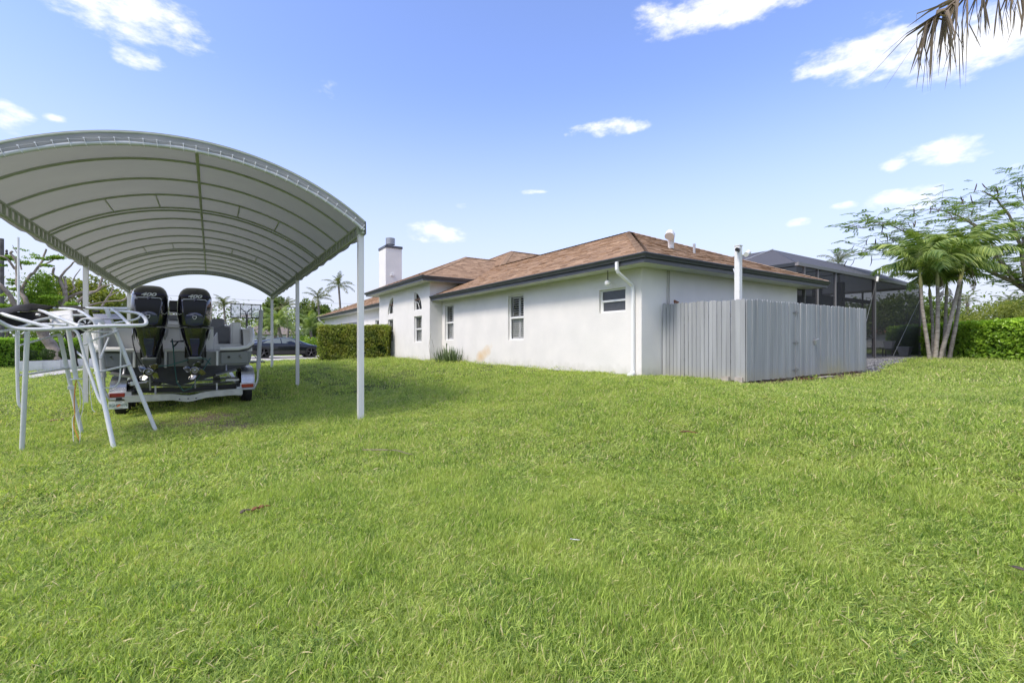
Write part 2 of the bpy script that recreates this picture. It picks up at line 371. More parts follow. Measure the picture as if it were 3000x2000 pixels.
# stones of the gravel bed, chips of the mulch
def pebbles(name, n, region, size, mt, seed, lift=.03):
    rg = np.random.default_rng(seed); V = []; F_ = []; sh = []
    base = np.array([(1, 0, 0), (-1, 0, 0), (0, 1, 0), (0, -1, 0), (0, 0, .7), (0, 0, -.7)])
    tri = np.array([(0, 2, 4), (2, 1, 4), (1, 3, 4), (3, 0, 4), (2, 0, 5), (1, 2, 5), (3, 1, 5), (0, 3, 5)])
    for k in range(n):
        x, y = region(rg); s_ = size * rg.uniform(.5, 1.4); a = rg.uniform(0, 6.28)
        q = base * np.array([1, rg.uniform(.6, 1), rg.uniform(.5, .8)]) * s_ * rg.uniform(.8, 1.2, (6, 1))
        c, s2 = math.cos(a), math.sin(a); q = np.stack([q[:, 0] * c - q[:, 1] * s2, q[:, 0] * s2 + q[:, 1] * c, q[:, 2]], 1)
        V.append(q + np.array([x, y, G(x, y) + lift + s_ * .25])); F_.append(tri + 6 * k); sh += [rg.uniform(0, 1)] * 6
    return npmesh(name, np.concatenate(V), np.concatenate(F_), {'shade': np.array(sh)})
def shademat(name, a, b, rough=.8, c=None, metal=0, coat=0, attr='shade', noise=0, nscale=8):
    m = bpy.data.materials.new(name); m.use_nodes = True; t = m.node_tree; bs = t.nodes['Principled BSDF']; bs.inputs['Roughness'].default_value = rough
    at = t.nodes.new('ShaderNodeAttribute'); at.attribute_name = attr; r = t.nodes.new('ShaderNodeValToRGB')
    r.color_ramp.elements[0].color = (*a, 1); r.color_ramp.elements[1].color = (*b, 1)
    if c: e = r.color_ramp.elements.new(.5); e.color = (*c, 1)
    src = at.outputs['Fac']
    if noise:
        g = t.nodes.new('ShaderNodeNewGeometry'); n = t.nodes.new('ShaderNodeTexNoise'); n.inputs['Scale'].default_value = nscale; n.inputs['Detail'].default_value = 6
        t.links.new(g.outputs['Position'], n.inputs['Vector'])
        m1_ = t.nodes.new('ShaderNodeMath'); m1_.operation = 'MULTIPLY_ADD'; m1_.inputs[1].default_value = noise; t.links.new(n.outputs[0], m1_.inputs[0])
        m2_ = t.nodes.new('ShaderNodeMath'); m2_.operation = 'SUBTRACT'; m2_.inputs[1].default_value = noise / 2; t.links.new(src, m2_.inputs[0]); t.links.new(m2_.outputs[0], m1_.inputs[2]); src = m1_.outputs[0]
    t.links.new(src, r.inputs[0]); t.links.new(r.outputs[0], bs.inputs['Base Color'])
    return m
def in_quad(poly):
    def f(rg):
        u, v = rg.uniform(0, 1), rg.uniform(0, 1); a, b, c, d = [np.array(p) for p in poly]
        p = (a * (1 - u) + b * u) * (1 - v) + (d * (1 - u) + c * u) * v
        return float(p[0]), float(p[1])
    return f
Mt['gravel'] = shademat('gravel', (.06, .063, .065), (.32, .32, .31), .8, (.14, .145, .15))
link('gravel', pebbles('gravel', 6500, in_quad(GRAV), .032, None, 3), Mt['gravel'], kind='stuff', label='grey crushed stones of the bed beside the screened porch', cat='gravel')
link('gravel', pebbles('gravel', 3500, in_quad(GRAV2), .03, None, 4), Mt['gravel'], kind='stuff', label='grey crushed stones around the feet of the palm cluster', cat='gravel')
Mt['chip'] = shademat('mulch_chips', (.05, .033, .022), (.30, .23, .16), .9, (.14, .08, .05))
link('mulch', pebbles('mulch', 2600, in_quad(DIRT), .022, None, 5, .02), Mt['chip'], kind='stuff', label='dry leaf litter and mulch along the foot of the wooden fence', cat='mulch')

# ================================================================ house
E_ = 1.5
def wallmat():
    m = mat('stucco', (.745, .73, .70), (.685, .675, .65), 1.3, .75, .6, 55, world=True, detail=9)
    t = m.node_tree; b = t.nodes['Principled BSDF']; g = t.nodes.new('ShaderNodeNewGeometry'); s_ = t.nodes.new('ShaderNodeSeparateXYZ'); t.links.new(g.outputs['Position'], s_.inputs[0])
    def mm(op, a, b_=None):
        n = t.nodes.new('ShaderNodeMath'); n.operation = op
        for i, v in enumerate((a, b_)):
            if v is None: continue
            if isinstance(v, (int, float)): n.inputs[i].default_value = v
            else: t.links.new(v, n.inputs[i])
        return n.outputs[0]
    old = b.inputs['Base Color'].links[0].from_socket
    n = t.nodes.new('ShaderNodeTexNoise'); n.inputs['Scale'].default_value = 2.2; n.inputs['Detail'].default_value = 6; t.links.new(g.outputs['Position'], n.inputs['Vector'])
    # rust-coloured spray from a sprinkler: a slanting tongue on the long wall
    yy = mm('SUBTRACT', s_.outputs[1], mm('ADD', mm('MULTIPLY', mm('SUBTRACT', s_.outputs[2], .6), -1.2), 16.3))
    q = mm('ADD', mm('POWER', mm('MULTIPLY', yy, 1.45), 2), mm('POWER', mm('MULTIPLY', mm('SUBTRACT', s_.outputs[2], .95), 1.75), 2))
    f = mm('MULTIPLY', mm('MAXIMUM', mm('SUBTRACT', 1.25, mm('ADD', q, mm('MULTIPLY', n.outputs[0], 1.3))), 0), .75)
    f = mm('MULTIPLY', f, mm('LESS_THAN', s_.outputs[0], 9.3))
    mx = t.nodes.new('ShaderNodeMix'); mx.data_type = 'RGBA'; mx.clamp_factor = True; t.links.new(mm('MINIMUM', mm('MULTIPLY', f, 1.5), .75), mx.inputs[0]); t.links.new(old, mx.inputs[6]); mx.inputs[7].default_value = (.64, .42, .17, 1)
    # faint yellow splash low on the side wall near the fence
    q2 = mm('MULTIPLY', mm('MAXIMUM', mm('SUBTRACT', 1.15, s_.outputs[2]), 0), mm('MULTIPLY', mm('GREATER_THAN', s_.outputs[0], 9.069), mm('MULTIPLY', mm('LESS_THAN', s_.outputs[1], 7.8), n.outputs[0])))
    mx2 = t.nodes.new('ShaderNodeMix'); mx2.data_type = 'RGBA'; t.links.new(mm('MINIMUM', mm('MULTIPLY', q2, 1.1), .5), mx2.inputs[0]); t.links.new(mx.outputs[2], mx2.inputs[6]); mx2.inputs[7].default_value = (.60, .56, .38, 1)
    # splash-back dirt in a ragged band just above the lawn
    n3 = t.nodes.new('ShaderNodeTexNoise'); n3.inputs['Scale'].default_value = 5; n3.inputs['Detail'].default_value = 8; t.links.new(g.outputs['Position'], n3.inputs['Vector'])
    q3 = mm('MULTIPLY', mm('MAXIMUM', mm('SUBTRACT', mm('ADD', .62, mm('MULTIPLY', n3.outputs[0], .5)), s_.outputs[2]), 0), 1.6)
    mx3 = t.nodes.new('ShaderNodeMix'); mx3.data_type = 'RGBA'; t.links.new(mm('MINIMUM', q3, .45), mx3.inputs[0]); t.links.new(mx2.outputs[2], mx3.inputs[6]); mx3.inputs[7].default_value = (.42, .41, .33, 1)
    t.links.new(mx3.outputs[2], b.inputs['Base Color'])
    return m
Mt['stucco'] = wallmat()
house = empty('house', (9.07, 7.79, .5), 'long single-storey white stucco house with brown shingle roof and tall chimney', 'house')

def wall(mb, o, u, n, W, z0, z1, holes, dep=.14):
    """o: origin (x,y); u: unit vector along; n: outward normal; holes: (s0,s1,z0,z1,kind)"""
    o = Vector((*o, 0)); u = Vector((*u, 0)); n = Vector((*n, 0))
    def p(s_, z, k=0): q = o + u * s_ - n * k; return (q.x, q.y, z)
    ss = sorted({0, W} | {h[0] for h in holes} | {h[1] for h in holes}); zz = sorted({z0, z1} | {h[2] for h in holes} | {h[3] for h in holes})
    for a, b in zip(ss, ss[1:]):
        for c, d in zip(zz, zz[1:]):
            if any(h[0] <= a and b <= h[1] and h[2] <= c and d <= h[3] for h in holes): continue
            mb.quad(p(a, c), p(b, c), p(b, d), p(a, d))
    for h in holes:
        a, b, c, d, kind = h; 
        if kind == 'r': path = [(a, c), (b, c), (b, d), (a, d)]
        else:
            path = [(a, c), (b, c)]; arc = []
            for k in range(13):
                th = PI / 2 * k / 12
                arc.append((b - (b - a) * math.cos(th), c + (d - c) * math.sin(th)) if kind == 'ql' else (a + (b - a) * math.cos(th), c + (d - c) * math.sin(th)))
            if kind == 'ql':     # curve on the side of a, upright edge at b
                path = [(a, c), (b, c)] + arc[::-1][:-1]
                for q0, q1 in zip(arc, arc[1:]): mb.quad(p(*q0), p(*q1), p(q1[0], d), p(q0[0], d))
            else:                # curve on the side of b, upright edge at a
                path = [(a, c), (b, c)] + arc[1:]
                for q0, q1 in zip(arc, arc[1:]): mb.quad(p(*q0), p(*q1), p(q1[0], d), p(q0[0], d))
        for q0, q1 in zip(path, path[1:] + path[:1]): mb.quad(p(*q0), p(*q0, dep), p(*q1, dep), p(*q1))
        mb_in = [p(*q, dep + .002) for q in path]
        h_in.append((mb_in))
h_in = []
ZS = 1.88 + E_      # soffit of the main wing
ZB = 2.74 + E_      # soffit of the taller block
ZG = 2.20 + E_      # soffit of the garage wing
wm = MB()
WX = [(8.33 - 7.79, 9.30 - 7.79, .79 + E_, 1.43 + E_, 'r'), (13.0 - 7.79, 14.0 - 7.79, .05 + E_, 1.66 + E_, 'r'), (18.5 - 7.79, 19.4 - 7.79, .06 + E_, 1.66 + E_, 'r')]
wall(wm, (9.07, 7.79), (0, 1), (-1, 0), 19.7 - 7.79, .35, ZS, WX)
wall(wm, (9.07, 7.79), (1, 0), (0, -1), 17.1 - 9.07, .35, ZS, [])
wall(wm, (17.1, 7.79), (0, 1), (1, 0), 14, .35, ZS, [])
WB = [(20.66 - 19.7, 21.65 - 19.7, -.03 + E_, 1.24 + E_, 'r'), (20.66 - 19.7, 21.65 - 19.7, 1.53 + E_, 2.43 + E_, 'ql'),
      (24.8 - 19.7, 25.7 - 19.7, -.03 + E_, 1.24 + E_, 'r'), (24.8 - 19.7, 25.7 - 19.7, 1.53 + E_, 2.43 + E_, 'qr')]
wall(wm, (8.44, 19.7), (0, 1), (-1, 0), 27.3 - 19.7, .3, ZB, WB)
wall(wm, (8.44, 19.7), (1, 0), (0, -1), 5, .3, ZB, [])
wall(wm, (8.44, 27.3), (1, 0), (0, 1), 5, .2, ZB, [])
GD = (35.4 - 27.3, 41.6 - 27.3, .2, 1.52 + E_, 'r')
wall(wm, (9.4, 27.3), (0, 1), (-1, 0), 48.1 - 27.3, .1, ZG, [GD, (30.2 - 27.3, 31.3 - 27.3, .7 + E_, 1.45 + E_, 'r')])
wall(wm, (9.4, 48.1), (1, 0), (0, 1), 12, .1, ZG, [])
wm.build('wall', Mt['stucco'], house, fix=False)

def win_on_x(name, X, ya, yb, za, zb, kind, mid=.5, style='shutter'):
    """window in a wall facing -X; glass plane .1 behind the face"""
    X0 = X + .10; f = MB(); t = .045
    if kind == 'r':
        f.bb(X0 - .02, X0 + .04, ya, ya + t, za, zb); f.bb(X0 - .02, X0 + .04, yb - t, yb, za, zb)
        f.bb(X0 - .02, X0 + .04, ya + t, yb - t, za, za + t); f.bb(X0 - .02, X0 + .04, ya + t, yb - t, zb - t, zb)
        zm = za + (zb - za) * mid; f.bb(X0 - .03, X0 + .035, ya + t, yb - t, zm - .028, zm + .028)
        f.bb(X0 - .012, X0 + .03, ya + t, ya + t + .03, za + t, zm - .028); f.bb(X0 - .012, X0 + .03, yb - t - .03, yb - t, za + t, zm - .028)
    else:
        a = []
        for k in range(13):
            th = PI / 2 * k / 12
            a.append((X0, yb - (yb - ya - .02) * math.cos(th), za + (zb - za - .02) * math.sin(th)) if kind == 'ql' else (X0, ya + (yb - ya - .02) * math.cos(th), za + (zb - za - .02) * math.sin(th)))
        e = yb if kind == 'ql' else ya; s_ = -1 if kind == 'ql' else 1
        f.tube(a, .028, 6); f.bb(X0 - .02, X0 + .03, ya, yb, za, za + t); f.bb(X0 - .02, X0 + .03, min(e, e + s_ * t), max(e, e + s_ * t), za + t, zb - .02)
        rr = [(X0, e + s_ * (yb - ya) * .45 * math.cos(PI / 2 * k / 8), za + (zb - za) * .5 * math.sin(PI / 2 * k / 8)) for k in range(9)]
        f.tube(rr, .016, 5); f.tube([(X0, e + s_ * (yb - ya) * .32, za + (zb - za) * .35), (X0, e + s_ * (yb - ya) * .7, za + (zb - za) * .7)], .014, 5)
    fr = f.build(name, Mt['vinyl'], house)
    pm = Mt['frost'] if style == 'frost' else Mt['pane']
    MB().bb(X0 + .008, X0 + .014, ya, yb, za, zb).build('pane', pm, fr) if kind == 'r' else None
    if kind != 'r':
        p = MB(); e = yb if kind == 'ql' else ya
        pl = [(X0 + .01, e, za)] + [(X0 + .01, q[1], q[2]) for q in a]; p.prism(pl, (.006, 0, 0)).build('pane', Mt['pane'], fr)
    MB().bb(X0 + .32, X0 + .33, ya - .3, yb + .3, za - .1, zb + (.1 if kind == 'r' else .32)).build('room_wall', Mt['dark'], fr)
    if style == 'shutter':
        q = MB(); sx = X0 + .09; mid_ = (ya + yb) / 2
        for (s0, s1) in ((ya + .02, mid_ - .004), (mid_ + .004, yb - .02)):
            for (c, d) in ((za + .03, za + (zb - za) * .5 - .01), (za + (zb - za) * .5 + .01, zb - .03)):
                q.bb(sx - .012, sx + .012, s0, s0 + .05, c, d); q.bb(sx - .012, sx + .012, s1 - .05, s1, c, d)
                q.bb(sx - .012, sx + .012, s0 + .05, s1 - .05, c, c + .06); q.bb(sx - .012, sx + .012, s0 + .05, s1 - .05, d - .06, d)
        q.build('shutter_frame', Mt['vinyl'], fr)
        sl = None; zc = za + .11
        while zc < zb - .08:
            if abs(zc - (za + zb) / 2) > .07:
                top = zc > (za + zb) / 2
                m_ = Matrix.Rotation(R(20 if top else 62), 4, 'Y')
                b = MB().box((sx, (ya + yb) / 2, zc), (.075 if not top else .062, yb - ya - .15, .009), m=m_)
                b.build('louver', Mt['vinyl'], fr)
            zc += .082
    elif style == 'blind':
        MB().bb(X0 + .05, X0 + .055, ya, yb, za, zb).build('blind', Mt['white'], fr)
    return fr
win_on_x('window', 9.07, 8.33, 9.30, .79 + E_, 1.43 + E_, 'r', .5, 'frost')
win_on_x('window', 9.07, 13.0, 14.0, .05 + E_, 1.66 + E_, 'r', .5)
win_on_x('window', 9.07, 18.5, 19.4, .06 + E_, 1.66 + E_, 'r', .5)
win_on_x('window', 8.44, 20.66, 21.65, -.03 + E_, 1.24 + E_, 'r', .5)
win_on_x('arched_window', 8.44, 20.66, 21.65, 1.53 + E_, 2.43 + E_, 'ql', .5, 'dark')
win_on_x('window', 8.44, 24.8, 25.7, -.03 + E_, 1.24 + E_, 'r', .5)
win_on_x('arched_window', 8.44, 24.8, 25.7, 1.53 + E_, 2.43 + E_, 'qr', .5, 'dark')
win_on_x('window', 9.4, 30.2, 31.3, .7 + E_, 1.45 + E_, 'r', .5, 'dark')
gd = MB()
gd.bb(9.5, 9.54, 35.4, 41.6, .2, 1.52 + E_); gdo = gd.build('garage_door', mat('garage_door_paint', (.20, .21, .23), rough=.5), house)
for k in range(4): MB().bb(9.46, 9.499, 35.45, 41.55, .28 + k * .69, .28 + k * .69 + .66).build('door_panel', gdo.data.materials[0], gdo)

# ---- roofs
PITCH = .431
Mt['deck'] = mat('roof_underlay', (.26, .16, .11), (.2, .12, .08), 8, .95)
Mt['shingle'] = shademat('shingle', (.20, .125, .070), (.47, .32, .195), .92, (.335, .218, .130), noise=.5, nscale=30)
def _nz(p): return Vector(p)
rs = random.Random(5)
def shingles(mb, A, B, C, D, expo=.15):
    """roof plane with eave A-B, top D-C (D above A); courses of overlapping tabs with a butt edge"""
    A, B, C, D = map(Vector, (A, B, C, D)); n = (B - A).cross(D - A).normalized() if (D - A).length > .01 else (B - A).cross(C - A).normalized()
    if n.z < 0: n = -n
    e = (B - A).normalized(); up = n.cross(e); 
    if up.z < 0: up = -up
    hgt = (D - A).dot(up); k = max(1, int(hgt / expo)); 
    for i in range(k):
        t0, t1 = i / k, min(1, (i + 1) / k + .0)
        l0, l1, r0, r1 = A.lerp(D, t0), A.lerp(D, t1), B.lerp(C, t0), B.lerp(C, t1)
        W = (r0 - l0).length
        if W < .1: continue
        m = max(1, int(W / .31)); cuts = [0] + sorted((j + rs.uniform(-.32, .32)) / m for j in range(1, m)) + [1]
        for a, b in zip(cuts, cuts[1:]):
            th = rs.choice((.011, .011, .019)); g = .0
            p0, p1 = l0.lerp(r0, a), l0.lerp(r0, b); q0, q1 = l1.lerp(r1, a), l1.lerp(r1, b)
            lo = n * th; s_ = min(1, max(0, rs.gauss(.5, .20)))
            mb.quad(p0 + lo, p1 + lo, q1 + n * .002, q0 + n * .002); mb.quad(p0, p1, p1 + lo, p0 + lo); mb.sh += [s_] * 8
def cap(mb, P0, P1):
    P0, P1 = Vector(P0), Vector(P1); d = P1 - P0; Lh = d.length; k = max(1, int(Lh / .2)); d.normalize(); side = d.cross(Vector((0, 0, 1))).normalized(); up = side.cross(d).normalized()
    if up.z < 0: up = -up
    for i in range(k):
        a, b = P0 + d * (Lh * i / k), P0 + d * (Lh * (i + 1) / k); s_ = min(1, max(0, rs.gauss(.6, .15)))
        la, lb = up * .046, up * .034
        for sg in (-1, 1):
            mb.quad(a + la, b + lb, b + side * .15 * sg - up * .020, a + side * .15 * sg - up * .010); mb.sh += [s_] * 4
def hip(mb_d, mb_s, mb_c, x0, x1, y0, y1, z, ridge='y', faces='wesn', th=.06):
    if ridge == 'y': hw = (x1 - x0) / 2; rz = z + hw * PITCH; R0, R1 = ((x0 + x1) / 2, y0 + hw, rz), ((x0 + x1) / 2, y1 - hw, rz)
    else: hw = (y1 - y0) / 2; rz = z + hw * PITCH; R0, R1 = (x0 + hw, (y0 + y1) / 2, rz), (x1 - hw, (y0 + y1) / 2, rz)
    a, b, c, d = (x0, y0, z), (x1, y0, z), (x1, y1, z), (x0, y1, z)
    dn = lambda p: (p[0], p[1], p[2] - .012)
    if ridge == 'y': F_ = {'s': (a, b, R0, R0), 'n': (c, d, R1, R1), 'w': (d, a, R0, R1), 'e': (b, c, R1, R0)}
    else: F_ = {'w': (d, a, R0, R0), 'e': (b, c, R1, R1), 's': (a, b, R1, R0), 'n': (c, d, R0, R1)}
    for k, f in F_.items():
        q = [dn(p) for p in f]
        if q[2] == q[3]: mb_d.quad(*q[:3])
        else: mb_d.quad(*q)
        if k in faces: shingles(mb_s, *f)
    for p, q in ((a, b), (b, c), (c, d), (d, a)): mb_d.quad(dn(p), dn(q), (q[0], q[1], q[2] - th), (p[0], p[1], p[2] - th))
    if ridge == 'y': hips = [(a, R0), (b, R0), (c, R1), (d, R1), (R0, R1)]
    else: hips = [(a, R0), (d, R0), (b, R1), (c, R1), (R0, R1)]
    for p, q in hips: cap(mb_c, p, q)
def gutter(parent, pts, closed=False):
    """K-style gutter along the eave points (outer edge), outward to the left of travel"""
    prof = [(0, .0), (.10, .0), (.105, -.02), (.085, -.05), (.06, -.085), (.05, -.115), (0, -.115)]
    mb = MB(); P_ = [Vector(p) for p in pts]; rings = []
    for i, p in enumerate(P_):
        d0 = (p - P_[i - 1]).normalized() if i else None; d1 = (P_[i + 1] - p).normalized() if i < len(P_) - 1 else None
        def nn(d): return Vector((-d.y, d.x, 0))
        if d0 is None: o = nn(d1)
        elif d1 is None: o = nn(d0)
        else: o = (nn(d0) + nn(d1)); o = o / (o.dot(nn(d0)))
        rings.append([tuple(p + o * a + Vector((0, 0, b))) for a, b in prof])
    mb.loft(rings); return mb.build('gutter', Mt['gutter'], parent)
zm, zb, zg = 2.09 + E_, 2.95 + E_, 2.42 + E_
dk, sh, cp = MB(), MB(), MB()
hip(dk, sh, cp, 8.49, 18.03, 7.21, 27.0, zm, 'y', 'swe')
roof = dk.build('roof', Mt['deck'], house); sh.build('shingles', Mt['shingle'], roof, kind='stuff', fix=False); cp.build('ridge_caps', Mt['shingle'], roof, kind='stuff', fix=False)
dk, sh, cp = MB(), MB(), MB()
hip(dk, sh, cp, 7.86, 22.0, 19.12, 28.1, zb, 'x', 'ws')
roof = dk.build('roof', Mt['deck'], house); sh.build('shingles', Mt['shingle'], roof, kind='stuff', fix=False); cp.build('ridge_caps', Mt['shingle'], roof, kind='stuff', fix=False)
dk, sh, cp = MB(), MB(), MB()
A_, B_, C_, D_, E2 = (16, 24.3, 5.74 + E_), (26, 24.3, 5.74 + E_), (13, 20.8, 4.0 + E_), (12, 28.6, 3.9 + E_), (26, 20.8, 4.0 + E_)
dk.quad(A_, C_, E2, B_); dk.quad(A_, D_, C_)
shingles(sh, C_, E2, B_, A_); shingles(sh, D_, C_, A_, A_); cap(cp, C_, A_); cap(cp, D_, A_); cap(cp, A_, B_)
roof = dk.build('roof', Mt['deck'], house, fix=False); sh.build('shingles', Mt['shingle'], roof, kind='stuff', fix=False); cp.build('ridge_caps', Mt['shingle'], roof, kind='stuff', fix=False)
dk, sh, cp = MB(), MB(), MB()
hip(dk, sh, cp, 8.82, 26, 27.6, 48.7, zg, 'y', 'w')
roof = dk.build('roof', Mt['deck'], house); sh.build('shingles', Mt['shingle'], roof, kind='stuff', fix=False); cp.build('ridge_caps', Mt['shingle'], roof, kind='stuff', fix=False)
# fascia and soffit
def eaves(x0, x1, y0, y1, zt, zs, north=True, east=True):
    s_ = MB(); s_.bb(x0 + .03, x1 - .03, y0 + .03, y1 - .03, zs, zs + .012); s_.build('soffit', Mt['soffit'], house)
    f = MB(); f.bb(x0 + .003, x0 + .028, y0 + .003, y1, zs - .01, zt - .018); f.bb(x0 + .03, x1, y0 + .003, y0 + .028, zs - .01, zt - .018)
    if north: f.bb(x0 + .03, x1, y1 - .03, y1 - .004, zs - .01, zt - .018)
    if east: f.bb(x1 - .03, x1 - .004, y0 + .03, y1 - .04, zs - .01, zt - .018)
    f.build('fascia', Mt['gutter'], house)
eaves(8.49, 18.03, 7.21, 19.69, zm, ZS, False)
eaves(7.86, 13.5, 19.12, 28.1, zb, ZB, True, False)
eaves(8.82, 16, 28.12, 48.7, zg, ZG)
gutter(house, [(18.03, 7.21, zm), (8.49, 7.21, zm), (8.49, 19.68, zm)])
gutter(house, [(10.45, 19.12, zb), (7.86, 19.12, zb), (7.86, 28.1, zb), (10, 28.1, zb)])
gutter(house, [(8.82, 28.2, zg), (8.82, 48.7, zg), (12, 48.7, zg)])
# chimney
ch = MB(); ch.bb(9.38, 10.46, 29.0, 30.4, 2.5, 6.07 + E_); cho = ch.build('chimney', Mt['stucco'], house)
MB().bb(9.34, 10.50, 28.96, 30.44, 6.07 + E_, 6.22 + E_).build('chimney_cap', Mt['gutter'], cho)
MB().lathe([(.2, 0), (.2, .16), (.3, .2), (.3, .62), (.05, .66)], (9.92, 29.7, 6.22 + E_), 16).build('flue', mat('galvanised_steel', (.30, .31, .32), rough=.4, metal=.6), cho, smooth=True)
MB().bb(9.72, 9.9, 28.9, 28.999, 4.25 + E_, 4.4 + E_).build('flood_light', Mt['white'], cho)
# downspouts
ds = MB(); ds.tube([(8.43, 8.02, ZS + .1), (8.43, 8.02, ZS - .09), (8.47, 8.02, ZS - .16), (8.90, 8.02, ZS - .40), (8.99, 8.02, ZS - .46), (9.01, 8.02, ZS - .60), (9.01, 8.02, .72), (8.97, 7.99, .66)], .058, 4, flat=.8); ds.build('downspout', Mt['vinyl'], house, bevel=.01)
MB().tube([(9.0, 8.02, .70), (8.9, 7.98, .655), (8.78, 7.92, .65)], .07, 10).build('drain_elbow', Mt['vinyl'], house, smooth=True)
MB().tube([(8.77, 47.6, ZG + .1), (8.77, 47.6, ZG - .1), (9.3, 47.6, ZG - .5), (9.32, 47.6, .5)], .06, 4).build('downspout', Mt['vinyl'], house)
# eave lamp
MB().tube([(8.8, 8.7, ZS), (8.8, 8.7, ZS - .28)], .012, 6).build('lamp_stem', Mt['black'], house)
MB().lathe([(.03, .06), (.075, .03), (.09, -.02), (.07, -.07), (.02, -.085)], (8.8, 8.7, ZS - .31), 12).build('lamp_globe', Mt['white'], house, smooth=True)
MB().tube([(10.05, 7.765, ZS - .01), (10.05, 7.765, 1.9)], .012, 6).tube([(10.13, 7.765, ZS - .01), (10.13, 7.765, 1.9)], .014, 6).build('conduit', mat('conduit_paint', (.45, .44, .42), rough=.5), house)
# roof vents
rz = lambda x, y: zm + PITCH * (y - 7.21)
v = MB(); v.tube([(11.75, 8.95, rz(0, 8.95)), (11.75, 8.95, rz(0, 8.95) + .28), (11.66, 8.88, rz(0, 8.95) + .40), (11.5, 8.8, rz(0, 8.95) + .40), (11.42, 8.76, rz(0, 8.95) + .30)], [.09, .10, .12, .13, .14], 10); v.build('gooseneck_vent', Mt['white'], house, smooth=True)
MB().tube([(12.62, 8.75, rz(0, 8.75)), (12.62, 8.75, rz(0, 8.75) + .3)], .04, 8).build('vent_pipe', mat('pvc_grey', (.35, .36, .38), rough=.5), house)
MB().tube([(12.0, 7.1, zm - .09), (12.0, 7.06, zm - .22)], .02, 6).build('gutter_clip', Mt['alu'], house)

# ================================================================ wooden fence
Mt['fence'] = shademat('fence_paint', (.205, .222, .24), (.265, .285, .305), .7, noise=.35, nscale=6)
def fencemat():
    m = mat('fence_paint', (.35, .365, .375), (.27, .282, .29), 1.1, .62, .35, 30, world=True, stretch=(3.5, 3.5, .35), detail=9, c3=(.43, .425, .405))
    t = m.node_tree; b = t.nodes['Principled BSDF']; old = b.inputs['Base Color'].links[0].from_socket
    oi = t.nodes.new('ShaderNodeObjectInfo'); mr = t.nodes.new('ShaderNodeMapRange'); mr.inputs['To Min'].default_value = .86; mr.inputs['To Max'].default_value = 1.10; t.links.new(oi.outputs['Random'], mr.inputs['Value'])
    mx = t.nodes.new('ShaderNodeMix'); mx.data_type = 'RGBA'; mx.blend_type = 'MULTIPLY'; mx.inputs[0].default_value = 1; t.links.new(old, mx.inputs[6]); t.links.new(mr.outputs[0], mx.inputs[7])
    # yellow-green sprinkler stain low on the long side
    g = t.nodes.new('ShaderNodeNewGeometry'); s_ = t.nodes.new('ShaderNodeSeparateXYZ'); t.links.new(g.outputs['Position'], s_.inputs[0])
    n = t.nodes.new('ShaderNodeTexNoise'); n.inputs['Scale'].default_value = 2.5; t.links.new(g.outputs['Position'], n.inputs['Vector'])
    def mm(op, a, b_):
        q = t.nodes.new('ShaderNodeMath'); q.operation = op
        for i, v in enumerate((a, b_)):
            if isinstance(v, (int, float)): q.inputs[i].default_value = v
            else: t.links.new(v, q.inputs[i])
        return q.outputs[0]
    f = mm('MULTIPLY', mm('MAXIMUM', mm('SUBTRACT', 1, mm('POWER', mm('MULTIPLY', mm('SUBTRACT', s_.outputs[0], 14.2), .9), 2)), 0), mm('MAXIMUM', mm('MULTIPLY', mm('SUBTRACT', 1.15, s_.outputs[2]), 1.5), 0))
    f = mm('MAXIMUM', f, mm('MULTIPLY', mm('MAXIMUM', mm('SUBTRACT', .92, s_.outputs[2]), 0), 1.3))
    f = mm('MINIMUM', mm('MULTIPLY', f, mm('MULTIPLY', n.outputs[0], 2)), .75)
    m2_ = t.nodes.new('ShaderNodeMix'); m2_.data_type = 'RGBA'; t.links.new(f, m2_.inputs[0]); t.links.new(mx.outputs[2], m2_.inputs[6]); m2_.inputs[7].default_value = (.36, .33, .19, 1)
    t.links.new(m2_.outputs[2], b.inputs['Base Color'])
    return m
Mt['fence'] = fencemat()
fence = empty('wooden_fence', (9.84, 5.56, .6), 'weathered grey picket privacy fence with a gate, wrapped round the house corner', 'fence')
rf = random.Random(8)
def picket_mesh(w_, h, k):
    t = .018; c = .022
    poly = [(-w_ / 2, 0, 0), (w_ / 2, 0, 0), (w_ / 2, 0, h - c), (w_ / 2 - c, 0, h), (-w_ / 2 + c, 0, h), (-w_ / 2, 0, h - c)]
    if k == 1: poly[3] = (w_ / 2 - c * 1.4, 0, h - .006); poly[4] = (-w_ / 2 + c * .8, 0, h + .004)
    m = MB(); m.prism(poly, (0, t, 0)); return m.mesh('picket', Mt['fence'])
pk = [picket_mesh(.102, 1.83, 0), picket_mesh(.106, 1.83, 1), picket_mesh(.098, 1.83, 0)]
def pickets(p0, p1, n, parent, zt, zb_, ploc, jit=1, fill=.97):
    p0, p1 = Vector((*p0, 0)), Vector((*p1, 0)); d = (p1 - p0); a = math.atan2(d.y, d.x)
    for i in range(n):
        t = (i + .5) / n; p = p0 + d * t; base = zb_(t) + rf.uniform(-.012, .012); top = zt(t) + rf.uniform(-.013, .013)
        o = inst(pk[rf.randrange(3)], parent, (p.x - ploc.x, p.y - ploc.y + rf.uniform(-.003, .003), base - ploc.z), (rf.gauss(0, .004), rf.gauss(0, .0035) * jit, a + rf.gauss(0, .02)), (d.length / n / .1075 * fill * rf.uniform(.97, 1.03), 1, (top - base) / 1.83), 'picket')
fl = LOC[fence]
ztL = lambda t: E_ + .984 + (.943 - .984) * t; zbL = lambda t: E_ - .938 + (-.886 + .938) * t
ztR = lambda t: E_ + .943 + .035 * t; zbR = lambda t: E_ - .886 + .03 * t
pickets((9.84, 7.76), (9.84, 5.78), 18, fence, ztL, zbL, fl, 1, .93)
